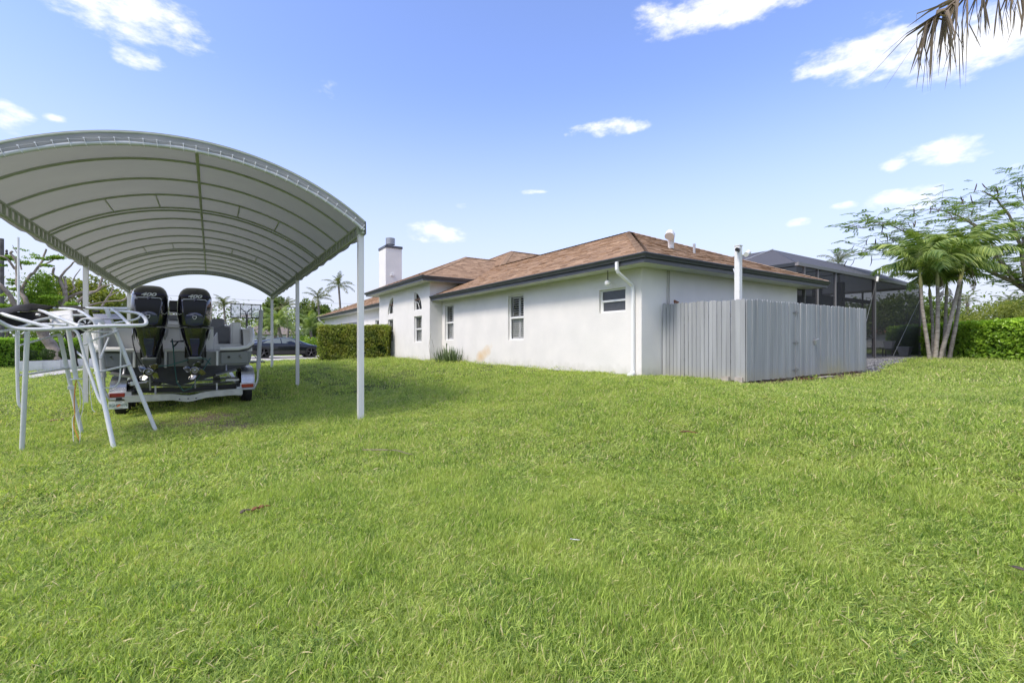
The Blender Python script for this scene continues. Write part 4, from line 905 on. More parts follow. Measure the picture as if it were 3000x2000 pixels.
def sring(z, hw, yr, yf, n=28, ex=3.2):
    cy, hy = (yr + yf) / 2, (yf - yr) / 2; o = []
    for k in range(n):
        a = 2 * PI * k / n; c, s_ = math.cos(a), math.sin(a)
        o.append((hw * math.copysign(abs(c) ** (2 / ex), c), cy + hy * math.copysign(abs(s_) ** (2 / ex), s_), z))
    return o
SEC = [(1.80, .268, -.40, .36), (1.86, .285, -.425, .38), (2.0, .308, -.455, .42), (2.2, .315, -.465, .45), (2.36, .306, -.44, .46), (2.47, .288, -.385, .45), (2.55, .262, -.31, .43), (2.61, .22, -.21, .38), (2.645, .165, -.11, .31), (2.66, .08, 0, .22)]
def fy(z):
    for a, b in zip(SEC, SEC[1:]):
        if a[0] <= z <= b[0]: t = (z - a[0]) / (b[0] - a[0]); return a[2] + t * (b[2] - a[2])
def outboard(x, y, rot):
    o = empty('outboard_motor', (x, y, 0), parent=boat)
    k = dict(local=True)
    MB().loft([sring(*s_) for s_ in SEC]).build('cowling', Mt['cowl'], o, smooth=50, **k)
    MB().loft([sring(2.435, .297, -.414, .455), sring(2.475, .2895, -.386, .45)], cap=False).build('cowling_band', Mt['navy'], o, smooth=True, **k)
    low = [(1.16, .105, -.20, .22, 2.6), (1.22, .125, -.225, .24, 2.6), (1.32, .15, -.26, .27, 2.8), (1.45, .19, -.31, .30, 2.8), (1.6, .228, -.355, .33, 3), (1.74, .255, -.388, .35, 3), (1.785, .26, -.392, .355, 3.2)]
    MB().loft([sring(a, b, c, d, 28, e) for a, b, c, d, e in low]).build('lower_cowling', Mt['cowl'], o, smooth=50, **k)
    # side trim
    for s_ in (-1, 1):
        MB().prism([(s_ * .262, -.25, 1.77), (s_ * .25, -.28, 1.66), (s_ * .235, -.16, 1.52), (s_ * .262, .1, 1.62), (s_ * .272, .15, 1.77)], (s_ * .012, 0, 0)).build('side_trim', Mt['alu'], o, bevel=.006, **k)
        MB().tube([(s_ * .212, fy(2.33) - .004, 2.33), (s_ * .205, fy(2.2) - .006, 2.2), (s_ * .165, fy(2.0) - .006, 2.0), (s_ * .14, fy(1.86) - .006, 1.86)], .008, 6).build('crease', Mt['blue'], o, smooth=True, **k)
        MB().tube([(s_ * .30, -.34, 2.10), (s_ * .26, -.42, 2.05), (s_ * .215, fy(2.07) - .0, 2.07)], .008, 6).build('crease', Mt['alu'], o, smooth=True, **k)
    # dark grille panel and blue shield
    pl = []
    zz = [2.34, 2.25, 2.15, 2.05]
    MB().loft([[(-w_, fy(z) - .010, z), (0, fy(z) - .014, z), (w_, fy(z) - .010, z), (w_, fy(z) + .02, z), (-w_, fy(z) + .02, z)] for z, w_ in ((2.34, .205), (2.25, .20), (2.15, .185), (2.05, .17))]).build('grille_panel', mat('outboard_panel', (.008, .008, .008), rough=.28, spec=.25), o, smooth=30, **k)
    MB().tube([(-.21, fy(2.36) - .004, 2.345), (-.19, fy(2.37) - .010, 2.37), (0, fy(2.38) - .014, 2.38), (.19, fy(2.37) - .010, 2.37), (.21, fy(2.36) - .004, 2.345)], .009, 6).build('crease', Mt['alu'], o, smooth=True, **k)
    sh_ = [[(-w_, fy(z) - .006, z), (-w_ * .6, fy(z) - .026, z), (0, fy(z) - .034, z), (w_ * .6, fy(z) - .026, z), (w_, fy(z) - .006, z), (w_, fy(z) + .03, z), (-w_, fy(z) + .03, z)] for z, w_ in ((2.10, .08), (2.085, .12), (2.03, .15), (1.95, .152), (1.88, .142), (1.84, .12), (1.82, .09))]
    MB().loft(sh_).build('rear_shield', Mt['blue'], o, smooth=60, **k)
    e = [(-.034, 2.03), (.034, 2.03), (.036, 1.995), (.02, 1.965), (0, 1.955), (-.02, 1.965), (-.036, 1.995)]
    yy = fy(2.0) - .036
    MB().prism([(a, yy, b) for a, b in e], (0, -.006, 0)).build('emblem', Mt['alu'], o, **k)
    MB().prism([(a * .72, yy - .007, 1.996 + (b - 1.996) * .72) for a, b in e], (0, -.003, 0)).build('emblem_centre', Mt['black'], o, **k)
    MB().tube([(-.26, fy(1.81) + .04, 1.80), (-.15, -.405, 1.81), (-.09, -.415, 1.785), (.09, -.415, 1.785), (.15, -.405, 1.81), (.26, fy(1.81) + .04, 1.80)], .011, 6).build('cowling_seam', Mt['black'], o, smooth=True, **k)
    MB().loft([[(-w_, y_ - .006, z), (w_, y_ - .006, z), (w_, y_ + .03, z), (-w_, y_ + .03, z)] for z, w_, y_ in ((1.56, .085, -.345), (1.45, .08, -.312), (1.32, .055, -.262), (1.2, .045, -.22))]).build('rear_spine', Mt['blue'], o, bevel=.006, **k)
    tilt = Matrix.Rotation(R(90), 4, 'X')
    sl = math.atan2(fy(2.50) - fy(2.42), .08)
    mt_ = Matrix.Translation((-.0, fy(2.435) - .012, 2.438)) @ Matrix.Rotation(-sl * .55, 4, 'X') @ tilt
    silver = bpy.data.materials.get('badge_silver') or mat('badge_silver', (.52, .53, .50), rough=.3, metal=.3)
    text_obj('400', .10, silver, o, mt_ @ Matrix.Scale(1.55, 4, (1, 0, 0)), 'power_lettering', .25, .003, 1.0, .004)
    mt2 = Matrix.Translation((.01, fy(2.365) - .02, 2.36)) @ tilt @ Matrix.Scale(1.6, 4, (1, 0, 0))
    # black ledge for the R badge
    text_obj('R', .058, Mt['navy'], o, mt2, 'badge_letter', .3, .004, 1, .003)
    # leg, anti-ventilation plate, gearcase, skeg
    MB().loft([sring(z, a, b, c, 20, 2.2) for z, a, b, c in ((1.16, .10, -.19, .2), (1.0, .085, -.17, .18), (.93, .07, -.15, .2))]).build('leg', Mt['lowunit'], o, smooth=True, **k)
    MB().loft([[(-.02, .32, z), (-.07, .22, z), (-.12, 0, z), (-.125, -.26, z), (-.10, -.30, z), (.10, -.30, z), (.125, -.26, z), (.12, 0, z), (.07, .22, z), (.02, .32, z)] for z in (1.145, 1.17)]).build('cavitation_plate', mat('cavitation_plate', (.30, .31, .29), rough=.3, metal=.4) if not bpy.data.materials.get('cavitation_plate') else bpy.data.materials['cavitation_plate'], o, bevel=.006, **k)
    MB().prism([(-.118, -.29, 1.143), (.118, -.29, 1.143), (.105, -.25, .98), (.05, -.22, .90), (-.05, -.22, .90), (-.105, -.25, .98)], (0, .2, 0)).build('leg_fairing', Mt['lowunit'], o, bevel=.02, **k)
    m_ = Matrix.Translation((0, 0, .885)) @ Matrix.Rotation(R(-90), 4, 'X')
    MB().lathe([(.085, -.22), (.098, -.05), (.10, .1), (.085, .28), (.045, .42), (.01, .46)], m=m_, n=20).build('gearcase', Mt['lowunit'], o, smooth=True, **k)
    MB().prism([(-.012, .12, .82), (-.012, -.16, .82), (-.006, -.16, .50), (-.006, -.04, .49)], (.02, 0, 0)).build('skeg', mat('skeg_paint', (.2, .21, .2), rough=.4) if not bpy.data.materials.get('skeg_paint') else bpy.data.materials['skeg_paint'], o, **k)
    pr = MB(); pr.lathe([(.07, .0), (.076, .16), (.082, .22), (.07, .225), (.062, .20), (.06, .05), (.03, .05), (.03, .19), (.012, .2)], m=Matrix.Translation((0, -.22, .885)) @ Matrix.Rotation(R(90), 4, 'X'), n=24)
    prop = pr.build('propeller', Mt['chrome'], o, smooth=40, **k)
    for b in range(4):
        bl = MB(); ang = rot + b * PI / 2; rows_ = []
        for i in range(7):
            t = i / 6; r_ = .07 + .135 * t; wd = .075 * math.sin(PI * (.22 + .70 * t)) ** .6 + .012; tw = R(52 - 26 * t); rk = -.03 * t
            row = []
            for j in range(7):
                s_ = (j / 6 - .5) * 2; a = s_ * wd
                row.append((a * math.cos(tw) + .035 * t, -.30 + rk + a * math.sin(tw) * .9, r_ - .035 * s_ * s_ * t))
            rows_.append(row)
        bl.loft(rows_, cap=False, close=False); bl.xform(Matrix.Translation((0, 0, .885)) @ Matrix.Rotation(ang, 4, 'Y'))
        q = bl.build('blade', Mt['chrome'], prop, smooth=True, local=True); sm = q.modifiers.new('t', 'SOLIDIFY'); sm.thickness = .006
    # mounting bracket
    MB().bb(-.15, .15, .20, .40, 1.02, 1.62).bb(-.10, .10, .05, .25, 1.05, 1.30).build('mounting_bracket', Mt['black'], o, bevel=.02, **k)
    for s_ in (-1, 1): MB().tube([(s_ * .18, .20, 1.60), (s_ * .18, .34, 1.60)], .05, 12).tube([(s_ * .17, .12, 1.5), (s_ * .18, .25, 1.15)], .018, 6).build('bracket_bolt', Mt['black'], o, **k)
    return o
om1 = outboard(-1.055, 12.02, R(28)); om2 = outboard(-.295, 12.02, R(8))
# hoses and rigging at the transom
MB().tube([(-.70, 12.42, 1.32), (-.71, 12.2, 1.55), (-.68, 12.05, 1.4), (-.66, 12.1, 1.0), (-.62, 12.1, .62), (-.5, 12.0, .44), (-.36, 11.95, .5), (-.22, 12.0, .75), (-.08, 12.1, 1.02), (-.02, 12.25, 1.12)], .011, 6).build('flush_hose', Mt['hose'], boat, smooth=True)
MB().tube([(-1.0, 11.9, .98), (-.75, 11.85, 1.0), (-.5, 11.85, 1.08), (-.35, 11.75, 1.14), (-.2, 11.72, 1.15), (-.1, 11.8, 1.12), (-.02, 11.95, 1.0)], .011, 6).build('flush_hose', Mt['hose'], boat, smooth=True)
MB().tube([(-1.34, 12.3, 1.74), (-1.36, 12.1, 1.6), (-1.33, 12.0, 1.42), (-1.28, 12.0, 1.2), (-1.2, 12.0, 1.02)], .012, 6).build('rigging_hose', Mt['rubber'], boat, smooth=True)
MB().tube([(-.72, 12.75, 1.38), (-.66, 12.3, 1.42), (-.6, 12.2, 1.5), (-.45, 12.2, 1.52)], .016, 6).tube([(-.74, 12.2, 1.50), (-.4, 12.2, 1.5)], .012, 6).build('rigging_hose', Mt['rubber'], boat, smooth=True)

# ================================================================ trailer
XT = -.45
def tr_u(x): return x
trailer = empty('boat_trailer', (XT, 12.1, G(XT, 12.1)), 'low aluminium boat trailer with diamond plate fenders and red tail lights under the boat', 'boat trailer')
prof = [(-1.02, .33), (-.6, .325), (-.25, .325), (-.08, .285), (.02, .27), (.12, .28), (.35, .335), (.55, .35), (1.04, .365)]
bm_ = MB(); TH = .055
bm_.loft([[(XT + x, 12.02, z - TH), (XT + x, 12.02, z + TH), (XT + x, 12.035, z + TH), (XT + x, 12.035, z - TH)] for x, z in prof])
bm_.loft([[(XT + x, 12.02, z + TH), (XT + x, 12.02, z + TH + .012), (XT + x, 12.15, z + TH + .012), (XT + x, 12.15, z + TH)] for x, z in prof])
bm_.loft([[(XT + x, 12.02, z - TH - .012), (XT + x, 12.02, z - TH), (XT + x, 12.15, z - TH), (XT + x, 12.15, z - TH - .012)] for x, z in prof])
bm_.build('rear_crossmember', Mt['alu'], trailer)
for x in (-.12, .03, .17): MB().tube([(XT + x, 12.022, .27), (XT + x, 12.008, .27)], .016, 6).build('bolt', Mt['black'], trailer)
for s_ in (-1, 1):
    MB().bb(XT + s_ * .98 - .05, XT + s_ * .98 + .05, 12.16, 20.5, .26, .46).build('side_beam', Mt['alu'], trailer)
    MB().bb(XT + s_ * .55 - .07, XT + s_ * .55 + .07, 12.3, 17.5, .56, .62).build('bunk', Mt['black'], trailer)
    for y in (12.3, 14.2, 16.4): MB().bb(XT + s_ * .55 - .015, XT + s_ * .55 + .015, y, y + .05, .33, .56).build('bunk_bracket', Mt['alu'], trailer)
MB().tube([(XT - .98, 12.62, .45), (XT - .3, 12.62, .43), (XT, 12.62, .40), (XT + .3, 12.62, .43), (XT + .98, 12.62, .45)], .07, 4).build('hull_shade_bar', Mt['black'], trailer)  # added black bar standing in for dark trailer parts and shade under hull
for y in (13.8, 15.7, 17.6): MB().tube([(XT - 1.0, y, .33), (XT - .4, y, .27), (XT + .4, y, .27), (XT + 1.0, y, .33)], .05, 4).build('crossmember', Mt['alu'], trailer)
MB().tube([(XT - 1.0, 20.5, .36), (XT, 22.6, .40), (XT + 1.0, 20.5, .36)], .06, 4).tube([(XT, 22.6, .40), (XT, 23.2, .40)], .05, 8).build('tongue', Mt['alu'], trailer)
MB().tube([(XT, 22.8, .35), (XT, 22.8, -.05)], .035, 8).build('jack_stand', Mt['alu'], trailer)
tread = mat('diamond_plate', (.56, .56, .55), (.45, .45, .44), 6, .25, metal=.9)
t_ = tread.node_tree; k_ = t_.nodes.new('ShaderNodeBump'); k_.inputs['Strength'].default_value = .9; k_.inputs['Distance'].default_value = .01
br = t_.nodes.new('ShaderNodeTexBrick'); br.inputs['Scale'].default_value = 18; br.inputs['Mortar Size'].default_value = .035; br.inputs['Color1'].default_value = (1, 1, 1, 1); br.inputs['Color2'].default_value = (1, 1, 1, 1); br.inputs['Mortar'].default_value = (0, 0, 0, 1)
tc_ = t_.nodes.new('ShaderNodeTexCoord'); mp_ = t_.nodes.new('ShaderNodeMapping'); mp_.inputs['Rotation'].default_value = (R(45), R(30), R(45)); t_.links.new(tc_.outputs['Object'], mp_.inputs[0]); t_.links.new(mp_.outputs[0], br.inputs['Vector']); t_.links.new(br.outputs['Color'], k_.inputs['Height']); t_.links.new(k_.outputs[0], t_.nodes['Principled BSDF'].inputs['Normal'])
wheel_m = {}
def trailer_wheel(y, s_):
    x = XT + s_ * 1.16; z = G(x, y) + .34
    m_ = Matrix.Rotation(R(90) * s_, 4, 'Y')
    t = MB().lathe([(.19, -.11), (.31, -.11), (.34, -.07), (.35, 0), (.34, .07), (.31, .11), (.19, .11)], (x, y, z), 28, m_).build('wheel', Mt['rubber'], trailer, smooth=50)
    MB().lathe([(.0, .08), (.06, .09), (.09, .05), (.17, .06), (.195, .112), (.195, -.1), (0, -.1)], (x, y, z), 20, m_).build('rim', Mt['alu'], t, smooth=40)
for s_ in (-1, 1):
    trailer_wheel(12.95, s_); trailer_wheel(13.80, s_); trailer_wheel(14.65, s_)
    xi, xo = XT + s_ * 1.03, XT + s_ * 1.29; z0 = G(XT + s_ * 1.1, 12.9)
    p_ = []
    for (y, z) in ((12.30, .42), (12.32, .66), (12.40, .80), (12.55, .87), (12.95, .90), (14.65, .90), (15.05, .87), (15.2, .80), (15.28, .66), (15.3, .42)):
        z += z0 - .02; p_.append([(xi, y, z), (xo, y, z), (xo + s_ * .012, y, z - .05), (xi, y + .0, z - .012)])
    MB().loft(p_).build('fender', tread, trailer, smooth=30)
    lx = XT + s_ * 1.15
    zl = .40 if s_ < 0 else .475
    MB().bb(lx - .15, lx + .15, 12.2, 12.3, zl - .06, zl + .065).build('light_bracket', Mt['gel_w'], trailer, bevel=.01)
    MB().bb(lx - .125, lx + .115, 12.17, 12.2, zl - .035, zl + .045).build('tail_light', Mt['red'], trailer, bevel=.008)
    po = XT + s_ * 1.33
    MB().tube([(lx - s_ * .15, 12.13, zl - .07), (lx + s_ * .12, 12.13, zl - .07), (po - s_ * .03, 12.13, zl - .01), (po + s_ * .02, 12.13, zl + .12), (po + s_ * .03, 12.13, zl + .42)], .026, 10).build('guide_post', Mt['alu'], trailer, smooth=True)
    MB().tube([(po + s_ * .03, 12.13, zl + .38), (po + s_ * .09, 12.13, 2.2 if s_ > 0 else 1.9)], .046, 12).tube([(po + s_ * .089, 12.13, 2.19 if s_ > 0 else 1.89), (po + s_ * .09, 12.13, 2.23 if s_ > 0 else 1.93)], .050, 12).build('guide_sleeve', mat('grey_pvc', (.36, .37, .39), rough=.45) if not bpy.data.materials.get('grey_pvc') else bpy.data.materials['grey_pvc'], trailer, smooth=40)
MB().box((XT - .82, 12.16, .62), (.3, .22, .02), m=Matrix.Rotation(R(-18), 4, 'X')).build('step_plate', Mt['alu'], trailer)
MB().bb(XT + .72, XT + .98, 12.2, 12.9, .60, .64).build('step_plate', Mt['alu'], trailer)
# licence plate
pm2 = mat('licence_plate', (.66, .68, .64), (.58, .63, .58), 6, .4)
px0 = -1.575
lic = MB().bb(px0 - .153, px0 + .153, 12.085, 12.09, .135, .288).build('licence_plate', pm2, trailer, bevel=.003)
MB().bb(px0 - .04, px0 + .05, 12.09, 12.12, .28, .36).build('plate_bracket', Mt['black'], trailer)
gr = mat('plate_green', (.03, .10, .06), rough=.5); og = mat('plate_orange', (.75, .15, .03), rough=.5)
po_ = lambda x, z: Matrix.Translation((x - LOC[trailer].x, 12.082 - LOC[trailer].y, z - LOC[trailer].z)) @ Matrix.Rotation(R(90), 4, 'X') @ Matrix.Scale(.66, 4, (1, 0, 0))
text_obj('RGH', .085, gr, lic, po_(px0 - .083, .205), 'plate_lettering', 0, .001, 1, .0)
text_obj('W76', .085, gr, lic, po_(px0 + .085, .205), 'plate_lettering', 0, .001, 1, .0)
f_ = MB()
for (x, z, r_) in ((-.012, .192, .017), (.014, .208, .018)): f_.lathe([(0, 0), (r_, 0), (r_, .002), (0, .002)], (px0 + x, 12.083, z), 14, Matrix.Rotation(R(90), 4, 'X'))
f_.build('plate_oranges', og, lic)
MB().bb(px0 - .03, px0 + .03, 12.0835, 12.085, .214, .236).build('plate_leaf', gr, lic)
MB().bb(px0 - .07, px0 + .07, 12.0835, 12.085, .147, .154).bb(px0 - .05, px0 + .06, 12.0835, 12.085, .268, .276).build('plate_small_print', gr, lic)
MB().bb(px0 + .095, px0 + .13, 12.0835, 12.085, .262, .28).build('plate_sticker', mat('plate_yellow', (.6, .5, .03), rough=.5), lic)
MB().box((-2.62, 12.8, G(-2.6, 12.8) + .05), (.20, .09, .07), rz=.3).build('loose_brick', mat('brick_orange', (.36, .20, .12), (.27, .15, .09), 12, .9, .4), None, bevel=.006)
tag([o for o in COL.objects if o.name == 'loose_brick'][0], 'broken orange-brown brick lying in the grass left of the trailer', 'brick')

# ================================================================ T-top frame standing on the lawn
tt = empty('boat_tower_frame', (-1.855,9.614,-0.028), 'white welded tube boat top standing on the lawn, with black canvas and a speaker', 'boat top frame')
tw = Mt['alu_w']
def tb(name, pts, r=.024, n=10, m=tw):
    r = r * .86
    # smooth the corner points
    P_ = [Vector(p) for p in pts]
    if len(P_) > 2:
        for _ in range(2):
            Q = [P_[0]]
            for a, b in zip(P_, P_[1:]): Q += [a.lerp(b, .25), a.lerp(b, .75)]
            Q.append(P_[-1]); P_ = Q
    return MB().tube(P_, r, n).build(name, m, tt, smooth=True)
tb('leg', [(-2.234,9.169,-0.049), (-2.181,9.062,0.781), (-2.129,8.956,1.633)], .034)
tb('leg', [(-1.142,8.448,-0.049), (-1.309,8.654,0.782), (-1.491,8.894,1.622)], .034)
tb('leg', [(-0.778,9.765,-0.039), (-1.063,9.81,0.841), (-1.329,9.866,1.698)], .034)
tb('leg', [(-1.819,10.369,-0.045), (-1.935,10.266,0.751), (-2.045,10.158,1.597)], .034)
tb('leg_tube', [(-2.269,9.12,1.643), (-2.269,9.108,1.283), (-2.258,9.113,0.731), (-2.251,9.12,0.612), (-2.219,9.135,0.566)], .022)
tb('leg_tube', [(-1.755,9.092,1.689), (-1.638,9.015,1.657), (-1.593,8.961,1.544), (-1.52,8.889,1.206), (-1.427,8.792,0.932), (-1.34,8.675,0.662), (-1.279,8.61,0.6)], .022)
q_ = tb('centre_tube', [(-1.715,9.401,0.938), (-1.748,9.363,1.302), (-1.787,9.329,1.679)], .034)
tb('upper_leg', [(-1.326,9.863,1.682), (-1.378,9.838,1.853), (-1.425,9.809,2.03)], .034)
tb('cross_tube', [(-2.248,9.118,1.026), (-1.945,10.188,1.065)], .020)
tb('cross_tube', [(-2.241,9.089,1.445), (-2.158,9.454,1.509), (-2.039,10.131,1.616)], .017)
tb('cross_tube', [(-1.395,8.71,1.052), (-1.127,9.828,1.112)], .020)
tb('cross_tube', [(-1.434,8.796,1.514), (-1.304,9.849,1.664)], .018)
tb('cross_tube', [(-1.539,8.926,1.452), (-1.448,8.841,1.487)], .016)
tb('cross_tube', [(-1.503,8.902,1.636), (-1.321,9.86,1.658)], .016)
tb('brace', [(-1.802,9.819,1.358), (-1.571,9.186,1.232), (-1.512,8.908,1.214)], .018)
tb('brace', [(-1.358,9.525,1.557), (-1.371,8.935,1.245)], .014)
def foot(p, r): 
    m = MB(); m.lathe([(r, -.004), (r, .006), (.03, .012)], p, 16); return m.build('foot_plate', tw, tt, smooth=40)
foot((-0.778,9.765,-0.043), .07); foot((-1.138,8.445,-0.054), .055); foot((-1.712,9.399,0.929), .075)
MB().box((-1.081,9.857,0.798), (.10, .02, .07), rz=.3).build('bracket_plate', tw, tt, bevel=.006); MB().box((-1.927,10.225,0.74), (.08, .02, .06), rz=.3).build('bracket_plate', tw, tt, bevel=.006)
# outer hoop
hoop = [(-2.32,8.243,1.825), (-2.256,8.381,1.765), (-2.167,8.442,1.685), (-2.056,8.428,1.656), (-1.75,8.406,1.663), (-1.279,8.454,1.718), (-0.894,8.5,1.731), (-0.812,8.565,1.744), (-0.808,8.682,1.796), (-0.884,9.092,1.893), (-0.98,9.455,1.955), (-1.147,9.865,1.996), (-1.415,10.162,2.015)]
tb('outer_hoop', hoop, .028)
tb('rear_rail', [(-1.808,10.661,2.08), (-1.476,10.262,2.061), (-1.17,10,2.056)], .030)
tb('roof_bow', [(-2.289,8.642,1.86), (-2.126,8.534,1.801), (-1.933,8.467,1.734), (-1.763,8.414,1.679)], .028)
tb('roof_bow', [(-2.44,10.359,2.002), (-2.217,9.973,1.982), (-2.011,9.477,1.903), (-1.71,8.858,1.786), (-1.5,8.421,1.709)], .028)
tb('roof_bow', [(-2.276,10.97,2.07), (-1.948,10.394,2.044), (-1.703,9.753,1.965), (-1.467,8.998,1.827), (-1.295,8.465,1.724)], .028)
tb('roof_bow', [(-1.407,10.157,2.048), (-1.23,9.56,1.933), (-1.071,8.976,1.791), (-0.981,8.497,1.738)], .026)
tb('inner_rail', [(-2.353,8.864,1.637), (-2.278,9.054,1.666), (-2.187,9.233,1.736), (-2.188,9.474,1.8), (-2.041,9.617,1.86), (-1.851,9.731,1.908), (-1.624,9.701,1.913)], .022)
tb('inner_rail', [(-2.272,9.17,1.702), (-2.151,9.21,1.743), (-1.98,9.097,1.75), (-1.696,8.79,1.733)], .018)
tb('inner_rail', [(-0.935,9.305,1.93), (-0.962,9.144,1.846), (-1.118,9.247,1.814), (-1.258,9.339,1.79)], .018)
tb('inner_rail', [(-1.948,10.394,2.03), (-1.703,9.753,1.913)], .014)
MB().prism([(-1.634,10.067,1.941), (-1.247,9.811,1.941), (-1.173,9.643,1.861), (-1.588,9.916,1.861)], (0, 0, .012)).build('electronics_plate', mat('grey_plate', (.36, .37, .43), rough=.45), tt)
MB().prism([(-1.489,9.492,1.84), (-1.313,9.375,1.84), (-1.279,9.233,1.762), (-1.433,9.335,1.755)], (0, .01, 0)).build('electronics_plate', bpy.data.materials['grey_plate'], tt)
MB().prism([(-1.78,9.324,1.849), (-1.728,9.29,1.849), (-1.715,9.222,1.696), (-1.767,9.256,1.696)], (0, .02, 0)).build('bracket_plate', tw, tt)
# canvas: black roof cloth, hanging strips, white centre cloth
cvm = mat('black_canvas', (.010, .010, .010), (.018, .017, .018), 3, .85, .5, 14)
def cloth(name, P_, m, seed=1, amp=.012):
    """P_: rows of points; subdivided with small folds"""
    rows_ = []
    rr = random.Random(seed)
    for a, b in zip(P_, P_[1:]):
        for k in range(4):
            t = k / 4; rows_.append([Vector(p).lerp(Vector(q), t) for p, q in zip(a, b)])
    rows_.append([Vector(p) for p in P_[-1]])
    out_ = []
    for r in rows_:
        o = []
        for a, b in zip(r, r[1:]):
            for k in range(4): o.append(a.lerp(b, k / 4))
        o.append(r[-1]); out_.append([tuple(p + Vector((mnoise.noise(p * 4), mnoise.noise(p * 4 + Vector((5, 0, 0))), mnoise.noise(p * 3.3 + Vector((0, 9, 0))))) * amp) for p in o])
    ob = MB().loft(out_, cap=False, close=False).build(name, m, tt, smooth=60, fix=False); s_ = ob.modifiers.new('t', 'SOLIDIFY'); s_.thickness = .004; return ob
cloth('canvas', [[(-2.399,8.415,1.725), (-2.289,8.582,1.85), (-2.301,9.189,1.918), (-2.283,9.777,1.972), (-2.221,10.335,2.011)],
                 [(-2.61,9.153,1.908), (-2.483,9.309,1.947), (-2.414,9.743,2.037), (-2.367,10.191,2.103), (-2.21,10.687,2.098)],
                 [(-2.947,10.335,1.952), (-2.794,10.473,2.012), (-2.614,10.714,2.108), (-2.513,11.007,2.133), (-2.163,10.896,2.095)]], cvm, 3, .03)
cloth('canvas', [[(-2.198,10.919,2.103), (-2.094,10.85,2.11), (-1.972,10.77,2.12), (-1.886,10.712,2.103), (-1.808,10.661,2.083)], [(-2.184,10.85,2.075), (-2.081,10.781,2.066), (-1.96,10.702,2.066), (-1.874,10.645,2.066), (-1.796,10.593,2.058)]], cvm, 5, .02)
cloth('canvas_underside', [[(-2.472,9.182,1.89), (-2.387,9.486,1.926), (-2.298,9.787,1.958), (-2.169,10.061,1.984)], [(-2.478,9.246,1.801), (-2.372,9.476,1.83), (-2.243,9.63,1.849), (-2.094,9.771,1.86)], [(-2.455,9.291,1.728), (-2.343,9.457,1.709), (-2.188,9.474,1.708), (-2.004,9.472,1.719)]], cvm, 6, .02)
cloth('white_cloth', [[(-2.124,9.791,1.952), (-1.991,9.823,1.975), (-1.845,9.847,1.997)], [(-2.026,9.607,1.791), (-1.889,9.517,1.795), (-1.763,9.553,1.814)], [(-1.965,9.567,1.664), (-1.859,9.497,1.667), (-1.755,9.548,1.74)]], Mt['white'], 7, .012)
cloth('canvas', [[(-1.863,9.978,1.996), (-1.71,9.878,1.985)], [(-1.813,9.826,1.841), (-1.655,9.721,1.823)], [(-1.781,9.684,1.687), (-1.617,9.576,1.687)], [(-1.757,9.669,1.594), (-1.664,9.607,1.631)]], cvm, 8, .02)
cloth('hanging_strap', [[(-1.916,9.774,1.594), (-1.858,9.736,1.687)], [(-1.84,9.604,1.482), (-1.797,9.575,1.5)], [(-1.775,9.561,1.353), (-1.745,9.541,1.372)], [(-1.745,9.541,1.187), (-1.709,9.517,1.187)], [(-1.725,9.528,1.114), (-1.689,9.504,1.123)]], cvm, 9, .015)
cloth('canvas', [[(-1.664,10.206,2.01), (-1.564,10.14,2.016)], [(-1.645,10.134,1.977), (-1.537,10.063,1.987)]], cvm, 11, .01)
tb('spreader_light', [(-2.151,9.45,1.897), (-2.114,9.425,1.894)], .02, 8, Mt['pot'])
# speaker pod: cylinder with a spoked round face
sc_ = Vector((-1.439,8.5,1.732)); back = Vector((-1.359,8.987,1.776)); ax = (back - sc_).normalized()
fm = ax.to_track_quat('Z', 'Y').to_matrix().to_4x4()
pod = MB().lathe([(.088, .0), (.098, .03), (.095, .30), (.07, .40), (.02, .43)], sc_, 24, fm).build('speaker_pod', mat('speaker_white', (.62, .62, .61), rough=.35), tt, smooth=50)
MB().lathe([(0, 0), (.082, 0), (.082, .004), (0, .004)], sc_ - ax * .006, 24, fm).build('speaker_cone', Mt['black'], pod)
sp = MB()
sp.tube([tuple(sc_ - ax * .016 + (fm @ Vector((.086 * math.cos(a), .086 * math.sin(a), 0)))) for a in np.linspace(0, 2 * PI, 24, endpoint=False)], .011, 6, closed=True)
for k in range(6):
    a = k * PI / 3 + .2
    for da in (-.13, .13): sp.tube([tuple(sc_ - ax * .018 + (fm @ Vector((.022 * math.cos(a), .022 * math.sin(a), 0)))), tuple(sc_ - ax * .014 + (fm @ Vector((.085 * math.cos(a + da), .085 * math.sin(a + da), 0))))], .0055, 5)
sp.build('speaker_grille', bpy.data.materials['speaker_white'], pod, smooth=40)
# loose wires
def wire(pts, m, r=.006): return tb('wire', pts, r, 5, m)
wire([(-1.712,9.399,0.919), (-1.735,9.414,0.72), (-1.741,9.418,0.538), (-1.726,9.408,0.393), (-1.75,9.424,0.23), (-1.695,9.328,0.113), (-1.658,9.304,0.004)], Mt['wireo'], .008)
wire([(-1.685,9.381,0.901), (-1.665,9.368,0.72), (-1.659,9.364,0.466), (-1.768,9.436,0.357), (-1.743,9.36,0.185), (-1.717,9.283,-0.092)], Mt['wirew'])
wire([(-1.677,9.376,0.892), (-1.632,9.346,0.756), (-1.617,9.336,0.502), (-1.677,9.376,0.284), (-1.647,9.297,0.095), (-1.656,9.243,-0.11)], Mt['wirew'])
wire([(-1.7,9.391,0.901), (-1.617,9.336,0.72), (-1.571,9.306,0.702), (-1.48,9.246,0.756), (-1.556,9.296,0.938)], Mt['wirew'])
wire([(-1.519,9.152,0.964), (-1.526,9.157,0.821), (-1.496,9.137,0.552), (-1.489,9.132,0.481), (-1.451,9.107,0.448)], Mt['wirew'])
tb('hook_tube', [(-1.25,9.813,1.422), (-1.253,9.816,0.928), (-1.288,9.838,0.79), (-1.362,9.887,0.735), (-1.461,9.833,0.745)], .012, 8)

